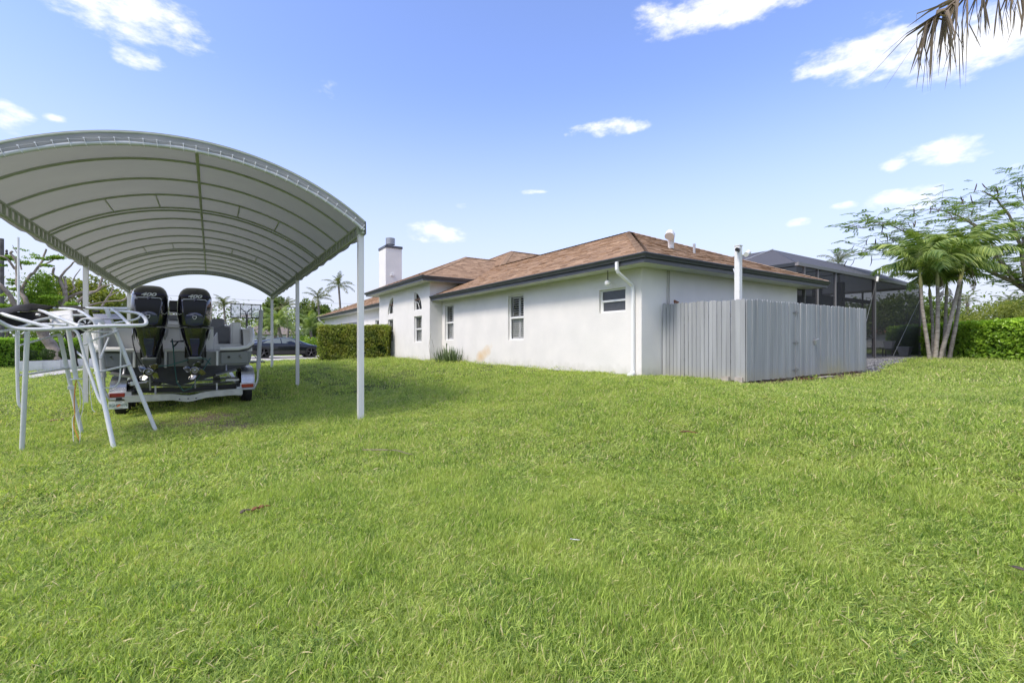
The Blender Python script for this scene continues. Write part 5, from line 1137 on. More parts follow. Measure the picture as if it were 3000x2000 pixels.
# ================================================================ cars
def car(root, st, wheelx, wr, body, glassp, rimcol, tail=None, wW=.24):
    """st: stations (x, z_bottom, half width, z_belt, half width at belt, z_top, half width at top)"""
    rings = []
    for (x, zb_, hw, zbe, hb_, zt, ht) in st:
        h = [(0, zb_), (hw * .8, zb_), (hw * .98, zb_ + .08), (hw, (zb_ + zbe) / 2), (hw * .985, zbe - .06), (hb_, zbe), (ht + (hb_ - ht) * .12, zt - .05), (ht * .8, zt - .005), (0, zt)]
        rings.append([(x, a, b) for a, b in h] + [(x, -a, b) for a, b in h[-2:0:-1]])
    MB().loft(rings).build('body', body, root, smooth=True, local=True, subd=2)
    for (pts, nm, mt_) in glassp:
        for s_ in (-1, 1):
            P_ = []
            for (x, z) in pts:
                for a, b in zip(st, st[1:]):
                    if a[0] <= x <= b[0]:
                        t = (x - a[0]) / (b[0] - a[0]); zbe = a[3] + t * (b[3] - a[3]); hb_ = a[4] + t * (b[4] - a[4]); zt = a[5] + t * (b[5] - a[5]); ht = a[6] + t * (b[6] - a[6]); hw = a[2] + t * (b[2] - a[2])
                        k = (z - zbe) / max(.05, zt - .05 - zbe); y = hb_ + (ht + (hb_ - ht) * .12 - hb_) * min(1, max(0, k)) if k >= 0 else hw
                        P_.append((x, s_ * (y + .004), z)); break
            MB().prism(P_, (0, s_ * .008, 0)).build(nm, mt_, root, local=True)
    for x in wheelx:
        for s_ in (-1, 1):
            hw = st[len(st) // 2][2]; m_ = Matrix.Rotation(R(-90) * s_, 4, 'X')
            arch = MB().lathe([(0, 0), (wr + .05, 0), (wr + .05, .008), (0, .008)], (x, s_ * (hw - .015), wr), 28, m_).build('wheel_arch', Mt['black'], root, local=True)
            w_ = MB().lathe([(wr * .7, -.0), (wr * .96, .0), (wr, .04), (wr, wW - .04), (wr * .96, wW), (wr * .7, wW)], (x, s_ * (hw - wW + .035), wr), 28, m_).build('wheel', Mt['rubber'], root, smooth=50, local=True)
            rm = MB().lathe([(wr * .7, wW), (wr * .68, wW - .04), (wr * .62, wW - .06), (0, wW - .06), (0, .02), (wr * .7, .02)], (x, s_ * (hw - wW + .035), wr), 24, m_).build('rim', Mt['black'], w_, local=True)
            sp_ = MB()
            for k in range(5):
                a = 2 * PI * k / 5 + .3
                sp_.tube([(x, s_ * (hw + .022), wr), (x + wr * .68 * math.cos(a), s_ * (hw + .02), wr + wr * .68 * math.sin(a))], .03, 5)
            sp_.build('spokes', rimcol, w_, local=True)
    return root
cardark = mat('car_paint_dark', (.007, .009, .013), rough=.25, coat=.6, spec=.4)
glass_d = mat('car_glass', (.14, .165, .15), rough=.06, spec=.8)
rim_d = mat('dark_rim', (.09, .09, .095), rough=.35, metal=.4)
sedan = empty('parked_car', (4.35, 35.2, .39), 'dark metallic four-door sports sedan parked on the driveway in front of the garage', 'car')
stn = [(-2.46, .42, .72, .80, .66, .84, .60), (-2.38, .26, .88, .90, .80, .98, .72), (-2.0, .20, .955, .96, .88, 1.06, .70), (-1.45, .18, .985, .965, .90, 1.20, .64), (-.8, .17, .98, .96, .90, 1.335, .60), (-.2, .17, .975, .955, .90, 1.385, .60), (.35, .17, .975, .945, .90, 1.345, .60), (.85, .18, .975, .93, .90, 1.18, .62), (1.25, .18, .98, .90, .88, .98, .68), (1.7, .19, .985, .86, .84, .88, .62), (2.15, .22, .94, .74, .80, .79, .58), (2.42, .28, .80, .62, .64, .66, .44), (2.50, .38, .60, .56, .5, .58, .34)]
car(sedan, stn, (-1.45, 1.46), .36, cardark, [([(-1.52, 1.00), (-.42, .985), (-.46, 1.30), (-.8, 1.275), (-1.2, 1.17)], 'rear_window', glass_d), ([(-.36, .985), (.86, .965), (.55, 1.17), (.2, 1.29), (-.40, 1.315)], 'front_window', glass_d)], rim_d)
MB().tube([(-1.5, -.94, .58), (-.2, -.985, .56), (1.2, -.985, .56)], .008, 5).build('side_crease', cardark, sedan, local=True)
MB().tube([(-.4, -.93, .96), (-.42, -.985, .60), (-.45, -.965, .30)], .006, 5).tube([(.72, -.93, .94), (.78, -.985, .6), (.72, -.965, .3)], .006, 5).build('door_gap', Mt['black'], sedan, local=True)
for s_ in (-1, 1):
    MB().box((.62, s_ * 1.0, .98), (.2, .16, .12)).build('wing_mirror', cardark, sedan, local=True, bevel=.03)
    MB().box((2.30, s_ * .74, .62), (.16, .2, .07), rz=-.5 * s_).build('headlight', glass_d, sedan, local=True, bevel=.02)
    MB().box((-.95, s_ * .975, .80), (.16, .02, .03)).build('door_handle', cardark, sedan, local=True, bevel=.008); MB().box((.1, s_ * .975, .78), (.16, .02, .03)).build('door_handle', cardark, sedan, local=True, bevel=.008)
MB().box((-2.44, 0, .82), (.05, 1.3, .05)).build('tail_light', Mt['red'], sedan, local=True, bevel=.01)
pick = empty('pickup_truck', (4.829,65.118,-0.082), 'black pickup truck parked far off in front of the white neighbouring house', 'car')
pick.rotation_euler = (0, 0, R(200))
stp = [(-2.8, .5, .9, 1.05, .85, 1.08, .8), (-2.7, .42, .95, 1.08, .92, 1.10, .85), (-1.1, .4, .96, 1.1, .93, 1.12, .86), (-.9, .4, .96, 1.12, .92, 1.75, .7), (-.3, .4, .96, 1.14, .92, 1.86, .7), (.6, .4, .96, 1.14, .92, 1.80, .68), (1.2, .4, .96, 1.12, .92, 1.25, .8), (1.9, .42, .96, 1.06, .9, 1.12, .8), (2.5, .5, .92, .95, .85, 1.0, .75), (2.65, .6, .8, .8, .7, .85, .6)]
car(pick, stp, (-1.75, 1.75), .42, cardark, [([(-.75, 1.2), (.05, 1.2), (0, 1.66), (-.6, 1.64)], 'rear_window', glass_d), ([(.1, 1.2), (.95, 1.18), (.55, 1.62), (.08, 1.66)], 'front_window', glass_d)], rim_d)

# ================================================================ basketball hoop
bh = empty('basketball_hoop', (1.62, 28.9, G(1.62, 28.9)), 'portable basketball hoop with clear backboard beyond the boat, seen from behind', 'basketball hoop')
bl_ = LOC[bh]; zb0, zb1 = 2.84, 3.58; X0_, X1_ = .90, 2.34
MB().bb(X0_, X1_, 29.60, 29.62, zb0, zb1).build('backboard', glassy('clear_board', (.65, .68, .72), .30, .1), bh)
f_ = MB(); f_.bb(X0_ - .03, X1_ + .03, 29.56, 29.598, zb0 - .03, zb0 + .02).bb(X0_ - .03, X1_ + .03, 29.56, 29.598, zb1 - .02, zb1 + .03).bb(X0_ - .03, X0_ + .02, 29.56, 29.598, zb0 + .02, zb1 - .02).bb(X1_ - .02, X1_ + .03, 29.56, 29.598, zb0 + .02, zb1 - .02)
f_.build('board_frame', Mt['black'], bh)
g_ = MB()
for x in (1.35, 1.89): g_.tube([(x, 29.55, zb0), (x, 29.55, zb1)], .022, 4)
g_.tube([(1.35, 29.54, zb1 - .2), (1.58, 29.4, zb0 + .28), (1.60, 29.1, 2.75)], .026, 5).tube([(1.89, 29.54, zb1 - .2), (1.66, 29.4, zb0 + .28), (1.64, 29.1, 2.75)], .026, 5).tube([(1.35, 29.55, zb0 + .2), (1.89, 29.55, zb0 + .2)], .02, 4).build('support_arms', Mt['black'], bh)
MB().tube([(1.62, 28.9, bl_.z), (1.62, 28.98, 3.0)], .05, 10).build('pole', Mt['black'], bh)
MB().tube([(1.62, 29.0, bl_.z + .9), (2.2, 28.6, bl_.z + .15)], .02, 6).build('brace', Mt['black'], bh)
MB().tube([(1.62 + .23 * math.cos(a), 29.9 + .23 * math.sin(a), 2.95) for a in np.linspace(0, 2 * PI, 16, endpoint=False)], .01, 5, closed=True).build('rim', mat('hoop_orange', (.6, .15, .02), rough=.4), bh)
MB().prism([(1.25, 28.2, bl_.z + .02), (2.45, 28.2, bl_.z + .02), (2.45, 29.1, bl_.z + .02), (1.25, 29.1, bl_.z + .02)], (0, 0, .14)).build('base', Mt['black'], bh, bevel=.05)
# white block and slab at the edge of the drive

# survey helper: bearing (photo column), elevation (photo row) and distance in metres -> place in the garden
def P3(x, y, d):
    u, v = (x - 1176) / 1045, (784 - y) / 1045; l = u * d; ca_, sa_ = .83446, .55106
    return (ca_ * l + sa_ * d, -sa_ * l + ca_ * d, 1.5 + v * d)
def PXY(x, y, d): return P3(x, y, d)
def ONG(x, y):
    d = 1.5 * 1045 / (y - 784)
    for _ in range(30):
        p = P3(x, y, d); d = max(.5, (1.5 - G(p[0], p[1])) * 1045 / (y - 784)) * .5 + d * .5
    return P3(x, y, d)

# ================================================================ vegetation helpers
def leaves(name, C_, Ld, Nn, ln, wd, mt, parent, shade=None, droop=.15, kind='stuff', world=True, label=None):
    """one mesh of leaf-shaped quads: centres, leaf directions, normals, lengths, widths"""
    C_ = np.asarray(C_, float); n = len(C_); Ld = Ld / (np.linalg.norm(Ld, axis=1, keepdims=True) + 1e-9)
    side = np.cross(Nn, Ld); side /= (np.linalg.norm(side, axis=1, keepdims=True) + 1e-9); up = np.cross(Ld, side)
    ln = np.broadcast_to(ln, (n,))[:, None]; wd = np.broadcast_to(wd, (n,))[:, None]
    b = C_ - Ld * ln * .5; t = C_ + Ld * ln * .5 - up * ln * droop; m = C_ + Ld * ln * .02 + up * ln * .06
    V = np.stack([b, m + side * wd * .5, t, m - side * wd * .5], 1).reshape(-1, 3)
    if parent is not None and world: V = V - np.array(LOC[parent])
    F_ = np.arange(4 * n).reshape(n, 4)
    if shade is None: shade = np.random.default_rng(len(C_)).uniform(0, 1, n)
    me = npmesh(name, V, F_, {'shade': np.repeat(shade, 4)})
    me.polygons.foreach_set('use_smooth', [False] * n)
    return link(name, me, mt, parent, kind, label)
def rdir(rg, n):
    v = rg.normal(size=(n, 3)); return v / np.linalg.norm(v, axis=1, keepdims=True)
def vnoise(P_, s_, seed=0):
    P_ = np.asarray(P_) * s_ + seed; return (np.sin(P_[:, 0] * 1.3 + np.sin(P_[:, 1] * 1.7)) + np.sin(P_[:, 1] * 1.9 + np.sin(P_[:, 2] * 1.1) * 1.4) + np.sin(P_[:, 2] * 2.1 + P_[:, 0] * .7)) / 3
def blob(rg, c, r, n, shell=.55):
    """points spread through an uneven ellipsoid, denser near its outside"""
    d = rdir(rg, n); k = rg.uniform(shell, 1, n) ** .6 * (1 + .28 * vnoise(d * 3 + np.array(c), 1.6)); return np.array(c) + d * k[:, None] * np.array(r), d
def crown(name, blobs, n, ln, wd, mt, parent, seed, kind='stuff', droop=.2, gap=.0, up=.6, shell=.4):
    rg = np.random.default_rng(seed); vol = np.array([b[1][0] * b[1][1] * b[1][2] for b in blobs]) ** .72; cnt = (vol / vol.sum() * n).astype(int) + 3
    Ps, Ds = [], []
    for (c, r), k in zip(blobs, cnt): p, d = blob(rg, c, r, k, shell); Ps.append(p); Ds.append(d)
    Ps = np.concatenate(Ps); Ds = np.concatenate(Ds)
    if gap: keep = vnoise(Ps, 1.5 / max(.6, blobs[0][1][0] * .45), seed) > -1 + gap + rg.uniform(-.25, .25, len(Ps)); Ps, Ds = Ps[keep], Ds[keep]
    m = len(Ps); Nn = Ds + rdir(rg, m) * .7 + np.array([0, 0, up]); Ld = rdir(rg, m) + Ds * .4 - np.array([0, 0, .2])
    cl = .5 + .5 * vnoise(Ps, 2.2 / max(.8, blobs[0][1][0] * .5), seed + 3)
    sh = np.clip(.55 * cl + rg.uniform(0, .5, m), 0, 1)
    return leaves(name, Ps, Ld, Nn, ln * rg.uniform(.7, 1.25, m), wd * rg.uniform(.7, 1.25, m), mt, parent, sh, droop, kind)

LM = {}
LM['hedge'] = leafmat('hedge_leaf', (.055, .095, .016), (.42, .50, .075), (.36, .32, .05), .28, .36, 2.5)
LM['hedge2'] = leafmat('clusia_leaf', (.05, .16, .018), (.45, .66, .07), (.36, .54, .05), .3, .33, 1.5)
LM['tree'] = leafmat('tree_leaf', (.045, .09, .018), (.21, .28, .06), (.15, .19, .05), .35, .5, .35)
LM['olive'] = leafmat('olive_leaf', (.06, .10, .018), (.31, .34, .06), (.26, .27, .05), .4, .5, .5)
LM['bright'] = leafmat('bright_leaf', (.07, .19, .015), (.34, .46, .07), (.28, .38, .06), .45, .5, .8)
LM['palm'] = leafmat('palm_leaf', (.055, .13, .026), (.42, .50, .15), None, .3, .4)
LM['palmdry'] = leafmat('dry_palm_leaf', (.12, .095, .070), (.30, .24, .17), None, .2, .7)
LM['coco'] = leafmat('coconut_leaf', (.06, .085, .028), (.20, .23, .075), None, .3, .45, dry=(.33, .26, .15), dryamt=.22)
LM['aloe'] = leafmat('aloe_leaf', (.075, .12, .05), (.21, .27, .13), None, .1, .45)
LM['feather'] = leafmat('feathery_leaf', (.08, .16, .035), (.36, .46, .13), (.28, .36, .11), .4, .5, .6)
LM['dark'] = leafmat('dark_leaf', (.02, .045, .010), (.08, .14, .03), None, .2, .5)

def hedge(name, p0, p1, wd_, h, n, mt, label, seed, leaf=(.07, .035), z0=None, core='dark', top=.0, group=None, thin=0):
    p0, p1 = Vector((*p0, 0)), Vector((*p1, 0)); L_ = (p1 - p0).length; ux = (p1 - p0).normalized(); uy = Vector((-ux.y, ux.x, 0)); c = (p0 + p1) / 2
    zb_ = (G(c.x, c.y) if z0 is None else z0) - .04
    o = empty(name, (c.x, c.y, zb_), label, 'hedge', group)
    rg = np.random.default_rng(seed)
    areas = np.array([L_ * h, L_ * h, wd_ * h, wd_ * h, L_ * wd_]); f = rg.choice(5, n, p=areas / areas.sum())
    a = rg.uniform(-.5, .5, n); b = rg.uniform(-.5, .5, n); z = rg.uniform(0, 1, n) ** .9
    X = a * L_; Y = b * wd_; Z_ = z * h; nn = np.zeros((n, 3)); dp = np.minimum(rg.exponential(.07, n), .3) - .03
    for k, (ax_, s_) in enumerate(((1, -1), (1, 1), (0, -1), (0, 1), (2, 1))):
        m = f == k; nn[m, ax_] = s_
        if ax_ == 1: Y[m] = s_ * wd_ / 2
        if ax_ == 0: X[m] = s_ * L_ / 2
        if ax_ == 2: Z_[m] = h
    Pl = np.stack([X, Y, Z_], 1); bump = .055 * vnoise(Pl, 5, seed) + .04 * vnoise(Pl, 13, seed); Pl = Pl - nn * dp[:, None] + nn * bump[:, None]
    Pl[f == 4, 2] += rg.exponential(.02, (f == 4).sum())
    Ux, Uy = np.array(ux), np.array(uy)
    Wd = np.array([c.x, c.y, zb_]) + Pl[:, :1] * Ux + Pl[:, 1:2] * Uy + Pl[:, 2:] * np.array([0, 0, 1.])
    Nw = nn[:, :1] * Ux + nn[:, 1:2] * Uy + nn[:, 2:] * np.array([0, 0, 1.])
    if thin:
        keep = ~((vnoise(Pl, 3.5, seed) < -.35) & (z < .55) & (a > .1)); Wd, Nw, Pl = Wd[keep], Nw[keep], Pl[keep]
    m = len(Wd); Ld = rdir(rg, m) + Nw * .5 + np.array([0, 0, .25]); Nn = Nw + rdir(rg, m) * .75 + np.array([0, 0, .5])
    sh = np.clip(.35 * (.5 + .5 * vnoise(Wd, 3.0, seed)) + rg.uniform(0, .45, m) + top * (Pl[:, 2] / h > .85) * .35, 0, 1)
    leaves('foliage', Wd, Ld, Nn, leaf[0] * rg.uniform(.6, 1.3, m), leaf[1] * rg.uniform(.7, 1.3, m), mt, o, sh)
    # woody inside: many short stems, and dense inner leaves
    st = MB()
    for i in range(int(L_ * 14)):
        x, y = rg.uniform(-.48, .48) * L_, rg.uniform(-.3, .3) * wd_; q = np.array([c.x, c.y, zb_]) + x * Ux + y * Uy; e = q + rg.normal(0, .12, 3) * np.array([1, 1, 0]) + np.array([0, 0, h * rg.uniform(.6, .92)])
        st.tube([tuple(q), tuple((q + e) / 2 + rg.normal(0, .03, 3)), tuple(e)], .011, 4, cap=False)
    st.build('stems', Mt['bark'], o, kind='stuff')
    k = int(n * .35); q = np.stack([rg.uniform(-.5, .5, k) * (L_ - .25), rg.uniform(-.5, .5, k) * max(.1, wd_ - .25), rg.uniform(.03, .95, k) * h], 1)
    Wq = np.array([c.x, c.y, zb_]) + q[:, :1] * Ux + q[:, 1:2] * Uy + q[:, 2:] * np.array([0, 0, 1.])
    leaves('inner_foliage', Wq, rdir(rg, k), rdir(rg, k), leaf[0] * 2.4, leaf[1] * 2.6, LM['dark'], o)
    return o

# ---- hedges
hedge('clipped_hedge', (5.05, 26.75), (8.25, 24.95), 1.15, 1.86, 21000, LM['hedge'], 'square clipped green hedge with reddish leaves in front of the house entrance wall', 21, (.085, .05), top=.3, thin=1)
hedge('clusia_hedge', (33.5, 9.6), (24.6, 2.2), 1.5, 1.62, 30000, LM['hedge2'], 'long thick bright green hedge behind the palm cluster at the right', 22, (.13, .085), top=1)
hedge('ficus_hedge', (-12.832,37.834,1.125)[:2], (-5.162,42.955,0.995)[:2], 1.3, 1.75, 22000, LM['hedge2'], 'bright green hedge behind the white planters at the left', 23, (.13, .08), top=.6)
# ---- aloe clump by the wall
def spiky(name, c, n, L_, w_, label, seed, mt):
    o = empty(name, (*c, G(*c)), label, 'plant'); rg = random.Random(seed)
    for i in range(n):
        a = rg.uniform(0, 2 * PI); el_ = rg.uniform(.55, 1.35); l = L_ * rg.uniform(.6, 1.1); r_ = rg.uniform(0, .42); bx, by = c[0] + r_ * math.cos(a + rg.gauss(0, .7)), c[1] + r_ * 1.4 * math.sin(a + rg.gauss(0, .7)); m = MB(); rows_ = []
        sh = rg.random()
        for k in range(5):
            t = k / 4; e2 = el_ + .25 * t * t; p = Vector((bx + math.cos(a) * math.cos(e2) * l * t, by + math.sin(a) * math.cos(e2) * l * t, G(*c) - .02 + math.sin(e2) * l * t)); ww = w_ * (1 - t) ** .7 + .002
            sd_ = Vector((-math.sin(a), math.cos(a), 0)); rows_.append([tuple(p - sd_ * ww / 2), tuple(p - Vector((0, 0, ww * .25))), tuple(p + sd_ * ww / 2)])
        m.loft(rows_, cap=False, close=False); m.sh = [sh] * len(m.v); m.build('leaf', mt, o, smooth=True, fix=False)
    return o
al = spiky('aloe_clump', (8.45, 17.75), 170, .72, .055, 'spiky grey-green aloe clump at the foot of the white wall', 4, LM['aloe'])
MB().tube([(8.4, 17.9, .6), (8.45, 17.95, 1.1), (8.5, 18.0, 1.42)], [.018, .015, .03], 6).build('flower_stalk', LM['aloe'], al)
MB().tube([(8.15, 18.9, .6), (8.1, 19.0, 1.3), (8.2, 19.0, 1.85)], .006, 4).tube([(8.2, 18.7, .6), (8.3, 18.9, 1.2), (8.15, 18.8, 1.6)], .005, 4).build('dry_stalk', Mt['bark'], al)

# ---- palms
def frond_mesh(name, L_, n, ll, e0, e1, seed, wid=.035, spread=1.0, hang=.5, mt=None, ragged=.0):
    """pinnate frond from the origin out along +X: arching midrib and two rows of leaflets"""
    rg = random.Random(seed); m = MB(); pts = []; p = Vector((0, 0, 0)); N_ = 16
    for k in range(N_ + 1):
        pts.append(p.copy()); t = k / N_; e = e0 + (e1 - e0) * t ** 1.15; p = p + Vector((math.cos(e), .02 * math.sin(seed + t * 3), math.sin(e))) * (L_ / N_)
    m.tube(pts, [.018 * (1 - .85 * k / N_) * (L_ / 1.9) for k in range(N_ + 1)], 4, cap=False); m.sh += [.75] * len(m.v)
    for k in range(n):
        t = .12 + .88 * (k + .5) / n; f_ = t * N_; i = min(N_ - 1, int(f_)); q = pts[i].lerp(pts[i + 1], f_ - i); tan = (pts[i + 1] - pts[i]).normalized()
        for s_ in (-1, 1):
            if rg.random() < ragged: continue
            l = ll * (math.sin(PI * (.14 + .80 * t)) ** .7) * rg.uniform(.8, 1.1); sd_ = Vector((0, s_, 0)); lift = rg.uniform(-.1, .45) * spread
            upv = tan.cross(Vector((0, 1, 0))) * -1
            d0 = (tan * rg.uniform(.45, .8) + sd_ * 1.0 + upv * lift).normalized(); a = q; ww = wid * rg.uniform(.8, 1.15); sh = min(1, max(0, rg.gauss(.5, .25))); rows_ = []
            for j in range(4):
                u = j / 3; d = (d0 + Vector((0, 0, -1)) * hang * u * u * 1.6).normalized(); 
                if j: a = a + d * (l / 3)
                wv = (tan - d * tan.dot(d)).normalized() * (ww * (1 - u) ** .6 * (.6 if j == 0 else 1) + .001) / 2
                rows_.append([tuple(a - wv), tuple(a + wv)])
            b0 = len(m.v); m.loft(rows_, cap=False, close=False); m.sh += [sh] * (len(m.v) - b0)
    return m.mesh('frond', mt, fix=False)
def palm(name, base, path, r0, r1, fm, nf, label, seed, group=None, shaft=None, el_=(0.5, -.2), scale=1.0, bark=None, dead=None, ndead=0, cat='palm tree'):
    rg = random.Random(seed); o = empty(name, base, label, cat, group); P_ = [Vector(p) for p in path]
    Q_ = [P_[0]]
    for a, b in zip(P_, P_[1:]): Q_ += [a.lerp(b, k / 6) for k in range(1, 7)]
    n = len(Q_); MB().tube(Q_, [(r0 + (r1 - r0) * min(1, i / n * 1.3)) * (1 + .05 * (i % 2)) * (1.35 if i == 0 else 1) for i in range(n)], 10).build('trunk', bark or Mt['palmbark'], o, smooth=60)
    top = P_[-1]
    if shaft:
        d = (P_[-1] - P_[-2]).normalized(); e = top + d * shaft
        MB().tube([top, top + d * shaft * .25, top + d * shaft * .7, e], [r1 * 1.05, r1 * 1.25, r1 * .95, r1 * .5], 10).build('crownshaft', Mt['shaft'], o, smooth=True); top = e
    ctr = top - LOC[o]
    for i in range(nf):
        a = i * 2.39996 + rg.uniform(-.25, .25); t = (i + .5) / nf; tilt = el_[0] + (el_[1] - el_[0]) * t + rg.uniform(-.12, .12)
        me = fm[rg.randrange(len(fm))]; s_ = scale * rg.uniform(.88, 1.08) * (.75 if t < .15 else 1)
        inst(me, o, ctr, (rg.uniform(-.2, .2), -tilt, a), (s_, s_, s_), 'frond')
    for i in range(ndead):
        a = rg.uniform(0, 2 * PI); inst(dead[rg.randrange(len(dead))], o, ctr - Vector((0, 0, .1)), (0, R(50) + rg.uniform(0, .4), a), (scale * .75,) * 3, 'dead_frond')
    return o
Mt['palmbark'] = mat('palm_bark', (.36, .33, .28), (.17, .15, .125), 5, .9, .7, 12, world=True, stretch=(1, 1, 3), c3=(.48, .45, .40))
Mt['shaft'] = mat('crownshaft_green', (.20, .24, .07), (.34, .31, .12), 4, .45, world=True)
Mt['cocobark'] = mat('coconut_bark', (.25, .22, .19), (.15, .13, .11), 5, .9, .6, 15)
adon = [frond_mesh('f', 1.75, 44, .50, R(42), R(-58), k, .050, 1.8, 1.05, LM['palm']) for k in (1, 2, 3)] + [frond_mesh('f', 1.8, 44, .52, R(30), R(-70), 4, .050, 1.7, .95, LM['palm'])]
adry = [frond_mesh('d', 1.3, 26, .34, R(10), R(-60), 9, .04, .5, 1.2, LM['palmdry'], .2)]
GP = 'palms of the cluster beside the screened porch'
def zf(p): return (p[0], p[1], G(p[0], p[1]) - .05)
cl = [([(24.912,6.198,0.764), (24.75,6.305,1.951), (24.642,6.376,2.833), (24.593,6.409,3.715)], .072, .055, .62, 'leftmost palm of the cluster, its pale trunk leaning left over the porch corner', 11),
      ([(25.349,6.149,0.756), (25.433,6.094,1.956), (25.448,6.084,3.144), (25.433,6.094,3.827)], .085, .06, .62, 'straight thick palm second from the left in the cluster, with a yellow-green crownshaft', 10),
      ([(25.621,6.089,0.788), (25.93,5.885,1.958), (26.179,5.721,3.153), (26.368,5.596,4.108)], .088, .062, .8, 'tallest palm of the cluster, leaning right with the biggest crown', 13),
      ([(26.855,6.233,0.783), (26.917,6.192,2.289), (26.958,6.165,3.533)], .07, .055, .5, 'thin shaded palm at the back of the cluster, between the tall and the straight one', 9),
      ([(26.501,5.988,0.81), (26.75,5.823,2.151), (26.877,5.739,3.187), (26.918,5.712,3.736)], .08, .055, .5, 'rightmost slim palm of the cluster with a low crown', 9),
      ([(26.73,6.555,0.789), (26.714,6.566,2.296), (26.625,6.625,3.49)], .06, .05, .4, 'short thin palm half hidden behind the two left trunks of the cluster', 8)]
for i, (pt, r0, r1, shf, lb, nf) in enumerate(cl):
    b = zf(pt[0]); palm('cluster_palm', b, [b] + pt[1:], r0, r1, adon, nf + 3, lb, 40 + i, GP, shf, (1.30, .02), (1.28 if i in (0, 1, 2) else .95), None, adry, 1 if i in (1, 2, 3) else 0)

coco = [frond_mesh('c', 3.2, 34, .75, R(45), R(-45), k, .07, .8, .8, LM['coco'], .12) for k in (5, 6)] + [frond_mesh('c', 2.9, 30, .7, R(10), R(-75), 7, .07, .4, 1.1, LM['coco'], .25)]
date = [frond_mesh('c', 3.0, 40, .7, R(50), R(-50), k, .06, .8, .9, LM['palm'], .0) for k in (15, 16)]
def bgpalm(px, d, top, fm, nf, label, seed, sc_, el_=(1.2, -.5), r=.16):
    b = (px[0], px[1], G(px[0], px[1]) - .1); t = Vector((px[0], px[1], top)); mid = Vector((px[0] + .3, px[1], (b[2] + top) / 2))
    return palm('coconut_palm' if fm is coco else 'date_palm', b, [b, mid, t], r * 1.2, r * .8, fm, nf, label, seed, 'palms far behind the lawn', None, el_, sc_, Mt['cocobark'])
for (x, y, d, nf, s_, lb, fm, sd_) in ((514, 703, 72, 16, .82, 'ragged palm between the outboards and the basketball backboard', coco, 1), (730, 688, 66, 16, .82, 'windblown palm left of the tallest background palm', coco, 2),
        (778, 658, 62, 15, .85, 'tallest background palm, standing above the garage roof edge', coco, 3), (657, 708, 68, 15, .78, 'palm with hanging brown fronds behind the slim shelter posts', coco, 4),
        (640, 752, 46, 22, 1.0, 'broad low date palm directly behind the parked sports car', date, 5), (712, 758, 50, 16, .9, 'dark low palm just right of the broad one behind the car', date, 6),
        (1926, 606, 60, 12, .9, 'palm whose top just shows above the dark screen roof', coco, 7), (2318, 694, 52, 12, .6, 'small palm top sticking out of the trees at the right edge', coco, 8), (2222, 696, 50, 10, .6, 'small palm top behind the palm cluster trunks', coco, 9), (545, 742, 70, 14, .6, 'dry brownish palm low behind the bow rail of the boat', coco, 10)):
    px = PXY(x, y, d)
    bgpalm((px[0], px[1]), d, px[2], fm, nf, lb, 60 + sd_, s_)

# ---- trees
def limb(mb, pts, r0, r1, n=7):
    P_ = [Vector(p) for p in pts]; Q_ = [P_[0]]
    for i in range(len(P_) - 1):
        a, b = P_[i], P_[i + 1]; p_, n_ = P_[max(0, i - 1)], P_[min(len(P_) - 1, i + 2)]
        for k in range(1, 5):
            t = k / 4; Q_.append(.5 * ((2 * a) + (b - p_) * t + (2 * p_ - 5 * a + 4 * b - n_) * t * t + (3 * a - p_ - 3 * b + n_) * t ** 3))
    m = len(Q_); mb.tube([q + Vector((mnoise.noise(q * 2.3), mnoise.noise(q * 2.3 + Vector((7, 0, 0))), mnoise.noise(q * 2.1 + Vector((0, 5, 0))))) * min(.06, r0 * .5) for q in Q_], [r0 + (r1 - r0) * i / (m - 1) for i in range(m)], n)
lt = empty('pruned_tree', (*(-7.332,35.999,0.477)[:2], G(*(-7.332,35.999,0.477)[:2])), 'hard-pruned old tree with bare pale limbs and bright green shoots behind the planters', 'tree')
tk = MB(); limb(tk, [(-7.159,35.885,0.097), (-7.37,36.025,0.689), (-7.618,36.188,1.281), (-7.944,36.164,1.87), (-8.233,35.995,2.613), (-8.409,35.752,3.092)], .34, .17, 12); tk.build('trunk', Mt['barkpale'], lt, smooth=60)
